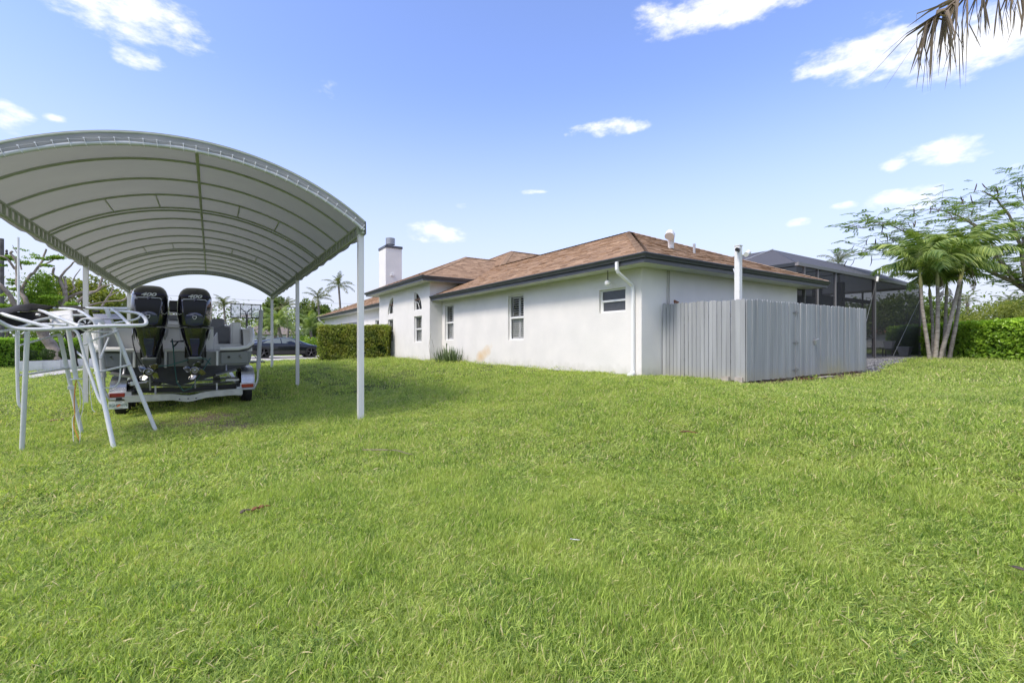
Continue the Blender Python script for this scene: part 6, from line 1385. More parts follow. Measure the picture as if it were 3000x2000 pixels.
for pts, r0, r1 in (([(-8.409,35.752,3.092), (-8.512,35.581,3.648), (-8.716,35.715,4.299), (-8.815,35.541,4.519), (-8.848,35.563,5.406), (-8.76,35.265,5.855), (-9.007,35.308,6.196), (-8.908,35.243,6.375)], .20, .08),
        ([(-8.716,35.715,4.299), (-8.476,36.036,5.17), (-8.302,36.041,5.351), (-8.119,36.28,5.858), (-8.006,36.445,6.357), (-7.882,36.363,6.788)], .13, .07),
        ([(-8.119,36.28,5.732), (-7.618,36.188,6.103), (-7.32,36.232,6.522)], .08, .04),
        ([(-8.409,35.752,3.01), (-8.844,35.32,3.454), (-9.037,35.208,3.994), (-9.324,35.158,4.446), (-9.833,35.255,4.734)], .22, .13),
        ([(-8.916,35.607,5.447), (-9.144,35.519,5.855), (-9.307,35.506,6.037), (-9.666,35.624,6.137)], .10, .05),
        ([(-7.944,36.164,1.87), (-7.569,36.396,2.729), (-7.161,36.366,3.554), (-7.09,36.319,4.37), (-7.305,36.461,4.885), (-7.412,36.532,5.164)], .24, .14),
        ([(-7.412,36.532,5.164), (-7.605,36.42,5.371), (-7.541,36.377,5.733)], .12, .09), ([(-7.376,36.508,5.121), (-7.143,36.594,5.603), (-6.906,36.677,5.983), (-6.76,36.581,6.179), (-6.579,36.461,6.166)], .11, .04),
        ([(-7.018,36.272,4.585), (-7.117,36.457,4.984), (-7.181,36.499,5.286)], .10, .07), ([(-7.569,36.396,2.729), (-7.432,36.785,3.743), (-7.052,36.773,4.065), (-6.591,36.709,4.347), (-6.197,36.688,4.413), (-5.775,36.529,4.557), (-5.536,36.491,5.013), (-5.528,36.486,5.348)], .17, .09),
        ([(-6.602,36.236,3.699), (-6.178,36.197,4.239), (-5.775,36.529,4.557), (-5.384,36.152,4.811), (-4.885,36.061,4.924)], .15, .04), ([(-6.609,35.762,3.155), (-6.015,35.609,3.554), (-5.606,35.459,3.691), (-5.121,35.259,3.829), (-4.432,35.043,3.89)], .12, .05),
        ([(-5.354,35.292,3.562), (-5.14,35.391,3.968), (-4.978,35.404,4.283), (-4.868,35.571,4.699)], .09, .05), ([(-4.995,35.296,4.142), (-4.741,35.367,4.38), (-4.429,35.281,4.501)], .06, .03), ([(-6.963,36.475,4.348), (-6.699,36.421,4.62), (-6.833,36.629,4.937), (-6.713,36.669,5.387), (-6.499,36.648,5.797)], .08, .03),
        ([(-4.361,35.835,6.011), (-4.1,35.663,6.078), (-3.59,35.446,6.296)], .04, .02), ([(-7.134,36.229,2.22), (-6.609,35.762,3.155), (-6.602,36.236,3.699)], .2, .14), ([(-8.716,35.715,5.438), (-8.852,35.805,6.17), (-9.123,35.984,6.78)], .06, .02), ([(-3.915,34.942,4.567), (-3.659,34.772,5.05), (-3.512,34.676,5.314)], .09, .04), ([(-4.432,35.043,3.89), (-4.099,35.063,4.172), (-3.879,34.918,4.611)], .08, .05)):
    b_ = MB(); limb(b_, pts, r0 * .62, r1 * .62); b_.build('limb', Mt['barkpale'], lt, smooth=60)
crown('foliage', [((-8.195,36.09,4.45), (.75, .6, .8)), ((-7.935,36.398,4.792), (.6, .5, .8)), ((-8.334,36.182,3.866), (.6, .5, .4)), ((-7.97,36.421,3.903), (.75, .5, .5))], 3000, .15, .075, LM['bright'], lt, 1, up=1.2, shell=.2, droop=.3)
sp_ = [(60, 440, .5), (30, 540, .3), (150, 420, .25), (300, 420, .5), (330, 500, .45), (380, 370, .25), (450, 400, .3), (520, 440, .25), (620, 460, .2), (720, 440, .35), (780, 430, .35), (640, 540, .3), (280, 660, .4), (170, 620, .3), (200, 740, .3), (350, 720, .4), (150, 940, .4), (250, 960, .35), (60, 1090, .5), (180, 860, .25), (700, 970, .5), (960, 1060, .4), (310, 330, .25), (230, 310, .2), (150, 780, .2)]
crown('loose_shoots', [(P3(.17 * a, 517.4 + .17 * b, 25 + .0005 * a), (s_, s_ * .8, s_ * .28)) for a, b, s_ in sp_], 6500, .13, .055, LM['bright'], lt, 2, up=1.5, shell=.1, droop=.3, gap=.7)
def bush(name, label, blobs, n, leaf, mt, seed, cat='tree', trunk=None, group=None, gap=.45, up=.6, shell=.4, kd='stuff'):
    c = blobs[0][0]; o = empty(name, (c[0], c[1], G(c[0], c[1])), label, cat, group)
    crown('crown', blobs, n, leaf[0], leaf[1], mt, o, seed, gap=gap, up=up, shell=shell)
    z0 = G(c[0], c[1]) - .1; m = MB()
    for (q, r_) in blobs[:6]: limb(m, [(c[0], c[1], z0), ((c[0] + q[0]) / 2 + .2, (c[1] + q[1]) / 2, (z0 + q[2]) * .45), (q[0], q[1], q[2] + r_[2] * .3)], (trunk or .16), .05, 6)
    m.build('trunk', Mt['bark'], o); return o
def pb(x, y, d, rx, rz): return (P3(x, y, d), (rx * d / 1045, rx * d / 1045 * .8, rz * d / 1045))
bush('olive_tree', 'yellow-green leafy tree behind the bare limbs, left of the outboards', [pb(185, 690, 34, 65, 48), pb(130, 680, 34, 35, 45), pb(240, 700, 34, 40, 35), pb(210, 665, 35, 40, 30)], 5200, (.26, .15), LM['olive'], 31, gap=.55)
bush('olive_tree', 'yellow-green tree filling the gap between the left outboard and shelter post', [pb(280, 715, 37, 50, 38), pb(330, 730, 37, 50, 30), pb(265, 690, 37, 25, 25)], 3600, (.26, .15), LM['olive'], 32, gap=.55)
bush('leafy_tree', 'green tree at the far left edge behind the utility pole', [pb(10, 720, 36, 60, 30), pb(-60, 700, 36, 60, 50), pb(70, 735, 36, 50, 25)], 4200, (.26, .15), LM['tree'], 33, gap=.55)
bush('leafy_tree', 'round green tree between the basketball hoop and the date palm', [pb(628, 712, 75, 24, 30), pb(640, 700, 75, 22, 18), pb(615, 735, 75, 25, 25)], 2600, (.5, .3), LM['tree'], 34, gap=.3)
bush('leafy_tree', 'dark green tree beside the garage roof, under the tallest palm', [pb(720, 735, 70, 30, 40), pb(765, 745, 70, 35, 30), pb(700, 715, 72, 20, 28), pb(745, 712, 72, 14, 14)], 3600, (.5, .3), LM['tree'], 35, gap=.3)
bush('leafy_bush', 'light green bush behind the nose of the parked sports car', [pb(720, 792, 44, 30, 20), pb(750, 790, 44, 20, 18), pb(690, 785, 46, 22, 16)], 2600, (.22, .13), LM['bright'], 36, 'bush')
bush('spreading_tree', 'low spreading feathery tree behind the hedge at the right edge', [pb(2290, 735, 34, 85, 42), pb(2380, 720, 34, 80, 45), pb(2235, 750, 33, 50, 28), pb(2480, 725, 36, 90, 50), pb(2330, 710, 35, 50, 22)], 24000, (.15, .085), LM['olive'], 37, gap=0, up=1.2)
bush('dark_tree', 'dark tree mass seen through the porch screen, left of the brown roof', [pb(1960, 735, 52, 60, 48), pb(1880, 730, 52, 50, 40), pb(2030, 725, 54, 40, 40)], 4200, (.4, .24), LM['tree'], 38, gap=.2)
bush('dark_tree', 'dark tree mass seen through the porch screen, above the brown roof', [pb(2075, 710, 58, 60, 40), pb(2140, 720, 58, 50, 40), pb(2190, 735, 56, 40, 30)], 4200, (.4, .24), LM['tree'], 39, gap=.2)
# far wood
rg = np.random.default_rng(77); bl = []
for k in range(150):
    a = R(-75 + 220 * k / 149 + rg.uniform(-.8, .8)); r_ = rg.uniform(95, 125); rr_ = rg.uniform(4, 7)
    bl.append(((r_ * math.sin(a), r_ * math.cos(a), 1.2 + rr_ * .45), (rr_ * 1.5, rr_ * 1.5, rr_ * rg.uniform(.7, 1.1))))
wood = crown('far_trees', bl, 100000, .6, .38, LM['tree'], None, 78); tag(wood, 'far belt of green trees closing the horizon all round', 'trees')

# ---- flame tree at the right edge
ft = empty('feathery_tree', (*(33.109,3.9,0.342)[:2], .6), 'wide tree with feathery leaves and hanging dark seed pods, at the right edge', 'tree')
limbs = [([zf((33.221,3.827,0.342)), (32.998,3.974,2.013), (32.551,4.269,3.083), (32.011,4.506,3.741)], .30, .22), ([(32.011,4.506,3.741), (31.622,4.762,4.207), (31.088,4.996,4.426), (30.645,5.288,4.592), (30.061,5.554,4.973)], .17, .12),
         ([(30.061,5.554,4.973), (29.287,5.825,5.332), (28.633,6.257,5.92), (27.652,6.905,6.312), (26.579,7.374,6.46), (25.575,7.797,6.797)], .10, .03), ([(32.011,4.506,3.741), (31.987,5.001,4.732), (31.824,5.348,5.378), (31.424,5.612,5.925), (30.853,5.989,7.02), (29.997,6.555,7.636), (28.969,7.234,7.909)], .14, .03),
         ([(32.011,4.506,3.741), (31.331,4.476,4.614), (31.167,4.583,5.724), (30.813,4.817,7.03), (30.268,5.177,8.01), (29.723,5.537,8.467)], .15, .03), ([(32.551,4.269,3.083), (33.537,4.217,5.104), (34.108,3.84,7.157), (34.679,3.463,9.209)], .18, .05),
         ([(31.167,4.583,5.724), (32.216,4.49,7.162), (31.993,4.637,8.366), (31.882,4.711,9.168)], .08, .02), ([(27.652,6.905,6.312), (26.998,7.337,5.985), (26.235,7.841,5.855), (25.472,8.344,5.855), (24.927,8.704,5.528)], .04, .012), ([(25.575,7.797,6.797), (25.094,8.115,6.861), (24.666,8.397,6.605), (24.078,8.786,6.797)], .025, .008),
         ([(30.59,5.324,4.592), (30.391,5.336,5.237), (30.501,5.263,5.698)], .07, .05), ([(31.364,4.813,4.327), (30.196,4.985,4.908), (29.638,5.114,5.516), (29.122,5.335,6.389), (28.484,5.757,6.899), (27.526,6.389,7.09)], .09, .02)]
rgp = random.Random(3); tips = []
for pts, r0, r1 in limbs:
    b_ = MB(); limb(b_, pts, r0 * .72, r1 * .6); b_.build('limb', Mt['barkpale'], ft, smooth=60)
twig = MB()
src = []
for pts, r0, r1 in limbs[2:]:
    P_ = [Vector(p) for p in pts]
    for a, b in zip(P_, P_[1:]):
        for k in range(int((b - a).length / .22) + 1): src.append(a.lerp(b, rgp.random()))
for s_ in src * 1:
    for _ in range(2):
        d = Vector((rgp.gauss(-.25, .8), rgp.gauss(0, .8), rgp.gauss(.25, .45))).normalized(); l = rgp.uniform(.5, 1.3); m_ = s_ + d * l * .5 + Vector((0, 0, rgp.uniform(-.05, .15))); e = s_ + d * l + Vector((0, 0, rgp.uniform(-.1, .1)))
        twig.tube([s_, m_, e], [.010, .007, .003], 3, cap=False); tips += [m_, e, e.lerp(m_, .5)]
for c, k in (((24.078,8.786,6.829), 4), ((24.41,8.686,6.243), 3), ((24.927,8.704,5.528), 5), ((24.273,9.136,5.659), 1), ((26.235,7.841,7.553), 2), ((27.489,7.013,8.01), 2), ((28.851,6.113,8.892), 1), ((30.977,5.069,9.56), 4), ((24.987,8.186,6.989), 3), ((31.585,4.667,9.097), 5)):
    for _ in range(k): tips.append(Vector(c) + Vector((rgp.gauss(0, .12), rgp.gauss(0, .12), rgp.gauss(0, .08))))
twig.build('twigs', Mt['bark'], ft, kind='stuff', fix=False)
LC, LD, LN, SH = [], [], [], []
for t in tips:
    if rgp.random() < .1: continue
    for _ in range(rgp.randint(1, 3)):
        a = rgp.uniform(0, 2 * PI); d = Vector((math.cos(a), math.sin(a), rgp.uniform(-.35, .1))); sd_ = Vector((-d.y, d.x, 0)); s0 = rgp.random()
        for k in range(7):
            for s_ in (-1, 1):
                LC.append(t + d * (.04 + .05 * k) + sd_ * s_ * .05); LD.append(sd_ * s_ + d * .4); LN.append(Vector((rgp.gauss(0, .2), rgp.gauss(0, .2), 1))); SH.append(min(1, max(0, s0 * .7 + rgp.uniform(0, .3))))
leaves('leaflets', np.array([tuple(v) for v in LC]), np.array([tuple(v) for v in LD]), np.array([tuple(v) for v in LN]), .11, .034, LM['feather'], ft, np.array(SH))
pod = MB(); pr_ = [(0, 0, 0), (.02, 0, -.1), (.05, 0, -.22), (.045, 0, -.34), (.01, 0, -.45)]
pod.tube(pr_, [.008, .024, .028, .024, .006], 5, flat=.5); podm = pod.mesh('seed_pod', mat('pod_brown', (.05, .032, .025), (.03, .02, .016), 8, .6), True)
podspots = [(24.893,8.367,6.179), (25.216,8.154,6.179), (25.592,7.906,6.436), (25.254,8.488,5.659), (25.418,8.38,5.463), (26.49,7.553,6.679), (26.87,7.302,7.004), (26.978,7.23,7.069), (27.053,7.301,7.683), (27.466,6.908,7.069), (27.761,6.833,7.161), (28.851,6.113,8.206), (28.96,6.041,8.075), (29.233,5.861,8.271), (29.369,5.771,7.683), (29.478,5.699,8.794), (29.669,5.573,8.794), (29.996,5.357,8.01), (31.475,4.74,8.964), (31.585,4.667,8.765), (31.088,4.996,8.699), (24.491,8.992,5.267), (25.484,7.977,6.887), (25.323,8.083,6.887), (27.679,6.887,7.749), (28.088,6.617,7.683)]
for i in range(34): podspots.append(tuple(tips[rgp.randrange(len(tips))]))
for p in podspots: inst(podm, ft, Vector(p) - LOC[ft], (rgp.gauss(0, .25), rgp.gauss(0, .35), rgp.uniform(0, 6.3)), (1, 1, rgp.uniform(.7, 1.1)), 'seed_pod')

# ---- dry palm hanging over the camera's right
dp = empty('overhanging_palm', (*(9.479,-0.268,6.687)[:2], G(*(9.479,-0.268,6.687)[:2])), 'palm just outside the frame whose brown dry fronds hang in at the top right', 'palm tree')
tp = Vector((9.479,-0.268,7.261)); MB().tube([(tp.x, tp.y, LOC[dp].z - .1), (tp.x + .1, tp.y, 3), tp], [.17, .13, .11], 12).build('trunk', Mt['cocobark'], dp, smooth=True)
grn = [frond_mesh('g', 1.9, 40, .55, R(50), R(-20), 31, .035, .8, .6, LM['palm'])]
for a in (0, .7, 1.5, 2.3, -.8, -1.5): inst(grn[0], dp, tp - LOC[dp], (0, -.5, a), name='frond')
def strip(mb, pts, w_, rgx):
    P_ = [Vector(p) for p in pts]; Q_ = []
    for i in range(len(P_) - 1): Q_ += [P_[i].lerp(P_[i + 1], k / 3) for k in range(3)]
    Q_.append(P_[-1]); rows_ = []; n = len(Q_); ang = rgx.uniform(-.9, .9); b0 = len(mb.v)
    for i, q in enumerate(Q_):
        d = (Q_[min(i + 1, n - 1)] - Q_[max(0, i - 1)]).normalized(); t = i / (n - 1); v_ = Vector((math.cos(ang + t * 1.2 - .56), math.sin(ang + t * 1.2 - .56), 0)); v_ = (v_ - d * v_.dot(d)).normalized(); ww = w_ * min(1, .55 + t * 2) * (1 - t) ** .55 + .0012
        rows_.append([tuple(q - v_ * ww / 2 + Vector((0, 0, .002))), tuple(q - d.cross(v_) * ww * .18), tuple(q + v_ * ww / 2)])
    mb.loft(rows_, cap=False, close=False)
    sh = min(1, max(0, rgx.gauss(.4, .28))); mb.sh += [sh] * (len(mb.v) - b0)
def dryfrond(ctrl, n, tipset, seed, lmin, lmax):
    rgx = random.Random(seed); P_ = [Vector(p) for p in ctrl]; fr = empty('dry_frond', P_[0], parent=dp)
    Q_ = []
    for i in range(len(P_) - 1): Q_ += [P_[i].lerp(P_[i + 1], k / 8) for k in range(8)]
    Q_.append(P_[-1]); m = MB().tube(Q_, [.022 * (1 - .75 * i / len(Q_)) for i in range(len(Q_))], 6); m.sh = [.6] * len(m.v); m.build('midrib', LM['palmdry'], fr, smooth=True)
    for k in range(n):
        t = .12 + .88 * (k + rgx.random()) / n; i = min(len(Q_) - 2, int(t * (len(Q_) - 1))); q = Q_[i]; tan = (Q_[i + 1] - Q_[i]).normalized(); l = rgx.uniform(lmin, lmax) * (1 - .25 * t)
        out_ = Vector((rgx.gauss(0, .35), rgx.gauss(0, .35), -.15)); d1 = (tan * .9 + out_).normalized(); a1 = q + d1 * l * .22; a2 = a1 + (d1 * .35 + Vector((0, 0, -1)) + Vector((rgx.gauss(0, .1), rgx.gauss(0, .1), 0))).normalized() * l * .4; a3 = a2 + (Vector((rgx.gauss(-.02, .16), rgx.gauss(0, .14), -1))).normalized() * l * .42
        mb = MB(); strip(mb, [q, a1, a2, a3], rgx.uniform(.024, .050), rgx); mb.build('leaflet', LM['palmdry'], fr, smooth=60, fix=False)
    for pts, w_ in tipset:
        mb = MB(); strip(mb, pts, w_ * 1.45, rgx); mb.build('leaflet', LM['palmdry'], fr, smooth=60, fix=False)
dryfrond([tp, (7.966,0.612,6.02), (7.113,1.055,5.56), (6.627,1.256,5.179), (6.303,1.35,4.969), (6.103,1.422,4.8), (5.943,1.468,4.678)], 64,
    [([(6.036,1.407,4.764), (5.864,1.52,4.635), (5.734,1.606,4.54), (5.358,1.795,4.174)], .022), ([(6.022,1.416,4.747), (5.871,1.516,4.626), (5.734,1.606,4.514), (5.365,1.79,4.081)], .024), ([(5.95,1.463,4.678), (5.813,1.554,4.454), (5.479,1.715,3.944)], .014),
     ([(6.303,1.35,4.978), (6.119,1.472,4.881), (5.95,1.583,4.81), (5.943,1.588,4.696)], .014), ([(6.229,1.399,4.951), (6.045,1.52,4.828), (5.865,1.639,4.671)], .018), ([(5.943,1.468,4.678), (5.885,1.506,4.506), (5.813,1.554,4.325), (5.759,1.589,4.131)], .026), ([(5.943,1.468,4.678), (5.828,1.544,4.532), (5.821,1.549,4.411), (5.867,1.518,4.161)], .026),
     ([(5.971,1.449,4.661), (5.936,1.473,4.489), (5.892,1.501,4.273), (5.864,1.52,3.955)], .022), ([(5.986,1.44,4.669), (5.9,1.497,4.325), (5.914,1.487,3.963)], .020), ([(6.079,1.378,4.781), (6.108,1.359,4.532), (6.086,1.373,4.222), (6.051,1.397,3.98)], .03), ([(6.13,1.345,4.824), (6.166,1.321,4.592), (6.18,1.312,3.998)], .02), ([(6.376,1.302,4.969), (6.376,1.302,4.661), (6.361,1.312,4.071)], .016)], 5, .7, 1.1)
dryfrond([tp, (7.315,0.562,5.565), (6.801,0.781,5.222), (6.481,0.933,4.93), (6.269,1.013,4.825)], 26, [([(6.29,0.999,4.767), (6.331,0.972,4.603), (6.317,0.981,4.454), (6.269,1.013,4.298)], .018)], 6, .5, .8)

# ---- planters with clipped balls
for i, (px, d) in enumerate(((66, 23.6), (109, 24.2), (151, 24.9), (192, 25.7))):
    p = P3(px, 840, d); z = G(p[0], p[1]); lab = ('leftmost', 'second', 'third', 'rightmost')[i]
    b = empty('white_planter', (p[0], p[1], z), '%s of the four white box planters in front of the left hedge' % lab, 'planter', 'white box planters by the left hedge')
    a = R(18); 
    bx = MB().box((p[0], p[1], z + .28), (.92, .5, .6), rz=a).build('box', Mt['pot'], b, bevel=.01)
    MB().box((p[0], p[1], z + .585), (.84, .42, .02), rz=a).build('soil', Mt['dirt'], b)
    s_ = tag(empty('box_ball', (p[0], p[1], z + .6)), 'round clipped dark green shrub in the %s white planter' % lab, 'shrub', 'clipped balls in the white planters')
    crown('foliage', [((p[0], p[1], z + .90), (.31, .31, .30))], 2600, .05, .03, LM['dark'], s_, 90 + i, shell=.7)
    MB().tube([(p[0], p[1], z + .55), (p[0], p[1], z + .9)], .03, 6).build('stem', Mt['bark'], s_)
MB().box((-7.472,31.898,-0.201), (.36, .2, .16), rz=.2).build('white_block', Mt['pot'], None, bevel=.01)
tag([o for o in COL.objects if o.name == 'white_block'][0], 'small white block on the grass in front of the leftmost planter', 'block')

# ---- utility pole and wires
up_ = empty('utility_pole', (*(-11.568,43.591,1.041)[:2], -.2), 'grey wooden utility pole at the far left edge behind the trees', 'utility pole')
pt_ = Vector((-11.568,43.591,8.275)); MB().tube([(pt_.x, pt_.y, -.3), pt_], [.16, .13], 10).build('pole', mat('pole_wood', (.14, .135, .13), (.09, .085, .08), 5, .9), up_, smooth=True)
MB().tube([(-11.491,43.3,6.804), (-11.06,42.775,7.052)], .03, 6).build('bracket', Mt['alu'], up_); MB().lathe([(.05, 0), (.09, .08), (.05, .16), (.08, .24), (.03, .34)], (-11.13,42.822,7.137), 8).build('insulator', Mt['black'], up_)
for i, (a, b, lb) in enumerate(((P3(-40, 560, 45), P3(2700, 600, 160), 'highest thin power line crossing the sky behind the shelter'), (P3(-80, 640, 70), P3(1100, 700, 90), 'lower thin power line seen between the outboards and the palms'), (P3(2100, 690, 70), P3(2600, 676, 40), 'thin power line in the sky at the right edge above the hedge'), (P3(2100, 700, 75), P3(2600, 694, 45), 'second lower power line at the right edge above the hedge'))):
    if i == 0: continue
    a, b = Vector(a), Vector(b); pts = [a.lerp(b, k / 24) - Vector((0, 0, 1.2 * 4 * (k / 24) * (1 - k / 24))) for k in range(25)]
    tag(MB().tube(pts, .022, 4).build('power_line', Mt['cable']), lb, 'power line', 'power lines')
MB().tube([((-7.798,31.514,1.9)[0], (-7.798,31.514,1.9)[1], -.3), (-7.798,31.514,6.532)], .045, 8).build('white_pole', Mt['white'], None); tag([o for o in COL.objects if o.name == 'white_pole'][0], 'thin white pole standing among the limbs of the pruned tree', 'pole')

# ---- neighbouring houses
def nhouse(c, sx, sy, h, roofc, label, seed, rz=0, wins=()):
    o = empty('neighbour_house', (c[0], c[1], .1), label, 'house', 'neighbouring houses')
    M_ = Matrix.Translation((c[0], c[1], 0)) @ Matrix.Rotation(rz, 4, 'Z')
    MB().bb(-sx / 2, sx / 2, -sy / 2, sy / 2, 0, h).xform(M_).build('wall', Mt['white'], o)
    r_ = MB(); hw = sy / 2 + .5; a, b, c_, d = (-sx / 2 - .5, -hw, h), (sx / 2 + .5, -hw, h), (sx / 2 + .5, hw, h), (-sx / 2 - .5, hw, h); R0, R1 = (-sx / 2 - .5 + hw, 0, h + hw * .45), (sx / 2 + .5 - hw, 0, h + hw * .45)
    r_.quad(a, b, R1, R0).quad(c_, d, R0, R1).quad(d, a, R0).quad(b, c_, R1).quad(a, d, c_, b); r_.xform(M_).build('roof', roofc, o)
    for (x, w_, z0, z1) in wins: MB().bb(x - w_ / 2, x + w_ / 2, -sy / 2 - .03, -sy / 2 - .003, z0, z1).xform(M_).build('window', glass_d, o)
    return o
p = P3(598, 784, 88); nhouse((p[0] + 2, p[1] + 4), 11, 8, 2.9, mat('roof_grey_brown', (.24, .20, .17), (.19, .16, .14), 2, .9), 'far white house with grey-brown roof behind the basketball hoop and car', 1, R(-10), ((-5, 1.6, 1, 2.2), (-1, 1.2, 1, 2.2), (3, 3, .2, 2.3)))
p = P3(2090, 784, 60); nhouse((p[0] + 1, p[1] + 2), 14, 9, 2.5, mat('roof_terracotta', (.26, .11, .07), (.20, .085, .055), 2, .9), 'house with reddish brown roof seen dimly through the porch screen', 2, R(-35), ((-3, 1.5, 1, 2.1),))

# ---- things lying on the lawn
def litter(name, pts, w_, mt, label, cat, seed):
    rgx = random.Random(seed); mb = MB(); q = [(x, y, G(x, y) + h_) for x, y, h_ in pts]; strip(mb, q, w_, rgx); o = mb.build(name, mt, None, smooth=60, fix=False); s_ = o.modifiers.new('t', 'SOLIDIFY'); s_.thickness = .004; return tag(o, label, cat)
def gp(x, y):
    """point of the lawn seen at a photo position (flat lawn near the camera)"""
    return ONG(x, y)
litter('palm_leaflet', [(*gp(833, 1047)[:2], .085), (*gp(880, 1048)[:2], .09), (*gp(912, 1050)[:2], .09), (*gp(930, 1056)[:2], .09), (*gp(950, 1059)[:2], .08)], .045, LM['palmdry'], 'long pale dry palm leaflet lying on the grass right of the near shelter post', 'dry leaf', 1)
litter('red_leaf', [(*gp(1562, 1009)[:2], .10), (*gp(1580, 1010)[:2], .11), (*gp(1604, 1013)[:2], .10)], .06, mat('red_brown_leaf', (.24, .07, .04), (.15, .04, .03), 9, .7), 'reddish brown dry leaf lying on the grass in front of the fence', 'dry leaf', 2)
litter('pale_scrap', [(*gp(2322, 1334)[:2], .09), (*gp(2345, 1346)[:2], .10), (*gp(2375, 1352)[:2], .09)], .055, LM['palmdry'], 'pale dry leaf scrap in the grass at the lower right edge', 'dry leaf', 3)
litter('pale_scrap', [(*gp(1310, 1266)[:2], .09), (*gp(1332, 1269)[:2], .09)], .015, Mt['white'], 'tiny white scrap in the grass near the middle of the lawn', 'scrap', 4)
for k, (x, y) in enumerate(((560, 1190), (585, 1184), (600, 1180))): 
    litter('bark_piece', [(*gp(x - 9, y + 4)[:2], .06), (*gp(x + 4, y)[:2], .075), (*gp(x + 22, y - 3)[:2], .06)], .035, Mt['wood'] if k else LM['palmdry'], ('pale bark strip at the left end of the dark twig patch in the left lawn', 'brown bark strip in the middle of the dark twig patch in the left lawn', 'brown bark strip at the right end of the dark twig patch in the left lawn')[k], 'bark', 10 + k)

# ================================================================ grass
LM['grass'] = leafmat('grass_blade', (.042, .120, .014), (.55, .66, .165), (.54, .58, .18), .42, .45, 1.7, dry=(.66, .56, .32), dryamt=.06, pk=.42)
def clump(seed, nb_, rad, hmin, hmax, wd_, seg=3, lean=.75):
    rg = np.random.default_rng(seed); V, F_, SHD = [], [], []; k = 0
    for i in range(nb_):
        a = rg.uniform(0, 2 * PI); r_ = rad * math.sqrt(rg.uniform()); bx, by = r_ * math.cos(a), r_ * math.sin(a); a2 = rg.uniform(0, 2 * PI); l = rg.uniform(hmin, hmax); ln_ = rg.uniform(.15, lean) * 1.5; w2 = wd_ * rg.uniform(.6, 1.2); sh = rg.uniform(0, 1); ph = rg.uniform(0, PI)
        p = np.array([bx, by, -.01]); 
        for j in range(seg + 1):
            t = j / seg; el2 = PI / 2 - ln_ * (.35 + .9 * t); d = np.array([math.cos(a2) * math.cos(el2), math.sin(a2) * math.cos(el2), math.sin(el2)])
            if j: p = p + d * l / seg
            sd_ = np.array([-math.sin(a2 + .6 * math.sin(ph)), math.cos(a2 + .6 * math.sin(ph)), .25 * math.sin(ph * 2)]) * w2 * (1 - t) ** .55 / 2
            if j < seg: V += [p - sd_, p + sd_]
            else: V += [p]
        for j in range(seg - 1): F_.append((k + 2 * j, k + 2 * j + 1, k + 2 * j + 3, k + 2 * j + 2))
        e = k + 2 * seg; F_.append((e - 2, e - 1, e)); SHD += [sh] * (2 * seg + 1); k += 2 * seg + 1
    me = bpy.data.meshes.new('grass_tuft'); me.from_pydata([tuple(v) for v in V], [], F_); at = me.attributes.new('shade', 'FLOAT', 'POINT'); at.data.foreach_set('value', SHD); me.materials.append(LM['grass'])
    o = bpy.data.objects.new('grass_tuft', me); return o
def tuftset(nm, specs):
    c = bpy.data.collections.new(nm)
    for s_ in specs: c.objects.link(clump(*s_))
    return c
c_near = tuftset('tufts_near', [(k, 52, .08, .030, .08, .0058, 3, 1.1) for k in range(5)])
c_mid = tuftset('tufts_mid', [(k + 20, 60, .13, .035, .08, .0080, 2, 1.0) for k in range(4)])
c_far = tuftset('tufts_far', [(k + 40, 80, .26, .045, .09, .013, 2, .9) for k in range(4)])
def excl(x, y):
    m = np.zeros(x.shape, bool)
    m |= (x > 9.0) & (x < 17.2) & (y > 7.7) & (y < 30); m |= (x > 8.4) & (y > 19.6) & (y < 50); m |= (x > 9.78) & (x < 16.45) & (y > 5.45) & (y < 7.9); m |= (x > 17) & (x < 30.3) & (y > 7.9)
    m |= (x > 16.45) & (x < 24.4) & (y > 5.45 + (x - 16.45) * .150) & (y < 8); m |= (x > 24.3) & (x < 31) & (y > 6.8) & (y < 8)
    m |= (x > -2.5) & (x < 9.4) & (y > 30.55) & (y < 39.55)
    ins = np.ones(x.shape, bool)
    for (ax_, ay_), (bx_, by_) in zip(WALK, WALK[1:] + WALK[:1]): ins &= ((bx_ - ax_) * (y - ay_) - (by_ - ay_) * (x - ax_)) > 0
    m |= ins
    return m
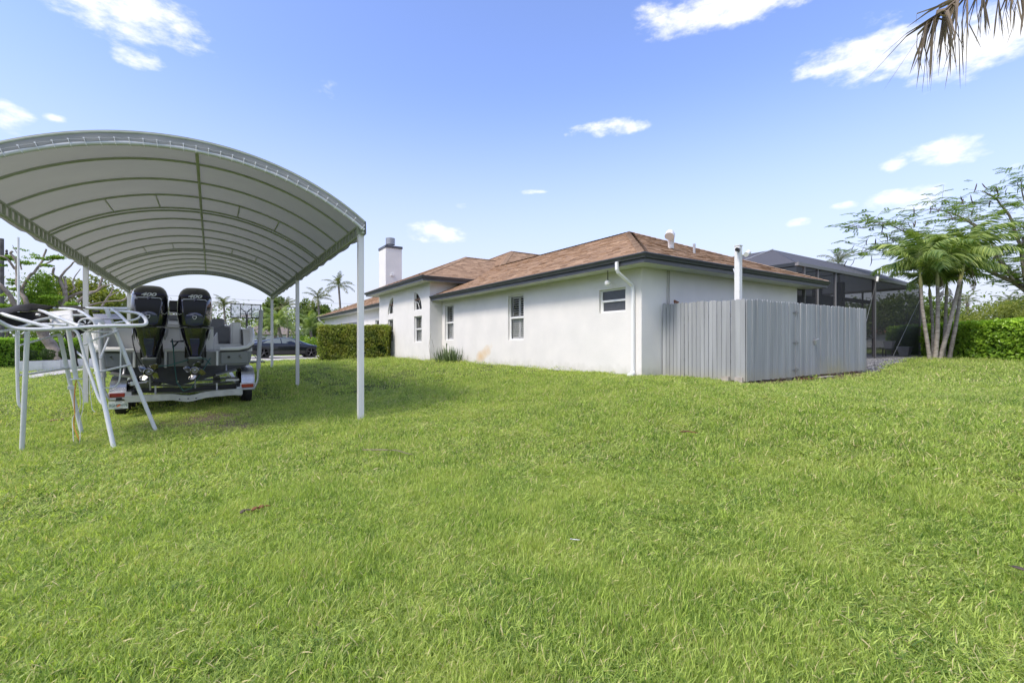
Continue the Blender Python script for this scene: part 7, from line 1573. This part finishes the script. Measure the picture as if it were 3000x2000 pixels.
def scatter(n, r0, r1, seed, col, smin, smax, a0=-62, a1=62, name='grass'):
    rg = np.random.default_rng(seed); a = np.radians(rg.uniform(a0, a1, n) + 33.44); r_ = np.sqrt(rg.uniform(r0 ** 2, r1 ** 2, n)); x = r_ * np.sin(a); y = r_ * np.cos(a)
    keep = ~excl(x, y)
    # worn ground under the trailer and by the dirt strip
    bare = np.exp(-(((x + .1) / 1.6) ** 2 + ((y - 10.7) / 1.2) ** 2)) * 1.0 + np.exp(-(((x - .2) / 1.1) ** 2 + ((y - 9.2) / .6) ** 2)) * .6
    bare = np.maximum(bare, ((y > 4.95) & (y < 5.5) & (x > 9.9) & (x < 16.4)) * .75)
    q = vnoise(np.stack([x, y, x * 0], 1), 1.4, 5) * .5 + .5
    keep &= rg.uniform(0, 1, n) > bare * (.5 + .7 * q)
    x, y = x[keep], y[keep]; z = gz(x, y); m = len(x); hgt = np.clip(.86 + .5 * vnoise(np.stack([x, y, x * 0], 1), 2.1, 11) + .42 * vnoise(np.stack([x, y, x * 0], 1), 6.5, 4), .4, 1.45)
    hgt *= 1 - .35 * bare[keep]
    sc_ = rg.uniform(smin, smax, m)
    rot = np.stack([rg.normal(0, .22, m), rg.normal(0, .22, m), rg.uniform(0, 6.283, m)], 1); scl = np.stack([sc_, sc_, sc_ * hgt], 1)
    me = bpy.data.meshes.new(name); me.vertices.add(m); me.vertices.foreach_set('co', np.stack([x, y, z], 1).astype(np.float32).ravel())
    for nm, v in (('rot', rot), ('scl', scl)):
        at = me.attributes.new(nm, 'FLOAT_VECTOR', 'POINT'); at.data.foreach_set('vector', v.astype(np.float32).ravel())
    o = bpy.data.objects.new(name, me); COL.objects.link(o); me.materials.append(LM['grass'])
    ng = bpy.data.node_groups.new('plant_tufts', 'GeometryNodeTree'); ng.interface.new_socket('Geometry', in_out='INPUT', socket_type='NodeSocketGeometry'); ng.interface.new_socket('Geometry', in_out='OUTPUT', socket_type='NodeSocketGeometry')
    gi, go = ng.nodes.new('NodeGroupInput'), ng.nodes.new('NodeGroupOutput'); ci = ng.nodes.new('GeometryNodeCollectionInfo'); ci.inputs['Collection'].default_value = col; ci.inputs['Separate Children'].default_value = True; ci.inputs['Reset Children'].default_value = True
    ip = ng.nodes.new('GeometryNodeInstanceOnPoints'); ip.inputs['Pick Instance'].default_value = True
    ar = ng.nodes.new('GeometryNodeInputNamedAttribute'); ar.data_type = 'FLOAT_VECTOR'; ar.inputs['Name'].default_value = 'rot'; as_ = ng.nodes.new('GeometryNodeInputNamedAttribute'); as_.data_type = 'FLOAT_VECTOR'; as_.inputs['Name'].default_value = 'scl'
    er = ng.nodes.new('FunctionNodeEulerToRotation'); ng.links.new(ar.outputs['Attribute'], er.inputs[0])
    ng.links.new(gi.outputs[0], ip.inputs['Points']); ng.links.new(ci.outputs[0], ip.inputs['Instance']); ng.links.new(er.outputs[0], ip.inputs['Rotation']); ng.links.new(as_.outputs['Attribute'], ip.inputs['Scale']); ng.links.new(ip.outputs[0], go.inputs[0])
    md = o.modifiers.new('tufts', 'NODES'); md.node_group = ng
    return o
tag(scatter(36000, 1.0, 5.2, 1, c_near, .85, 1.25), 'thick light green lawn grass close to the viewer', 'grass', kind='stuff')
tag(scatter(44000, 5.0, 13, 2, c_mid, .85, 1.3), 'lawn grass between the shelter, the fence and the viewer', 'grass', kind='stuff')
tag(scatter(40000, 12.6, 46, 3, c_far, .9, 1.4, -66, 66), 'lawn grass around the boat, the hedges and the far garden', 'grass', kind='stuff')
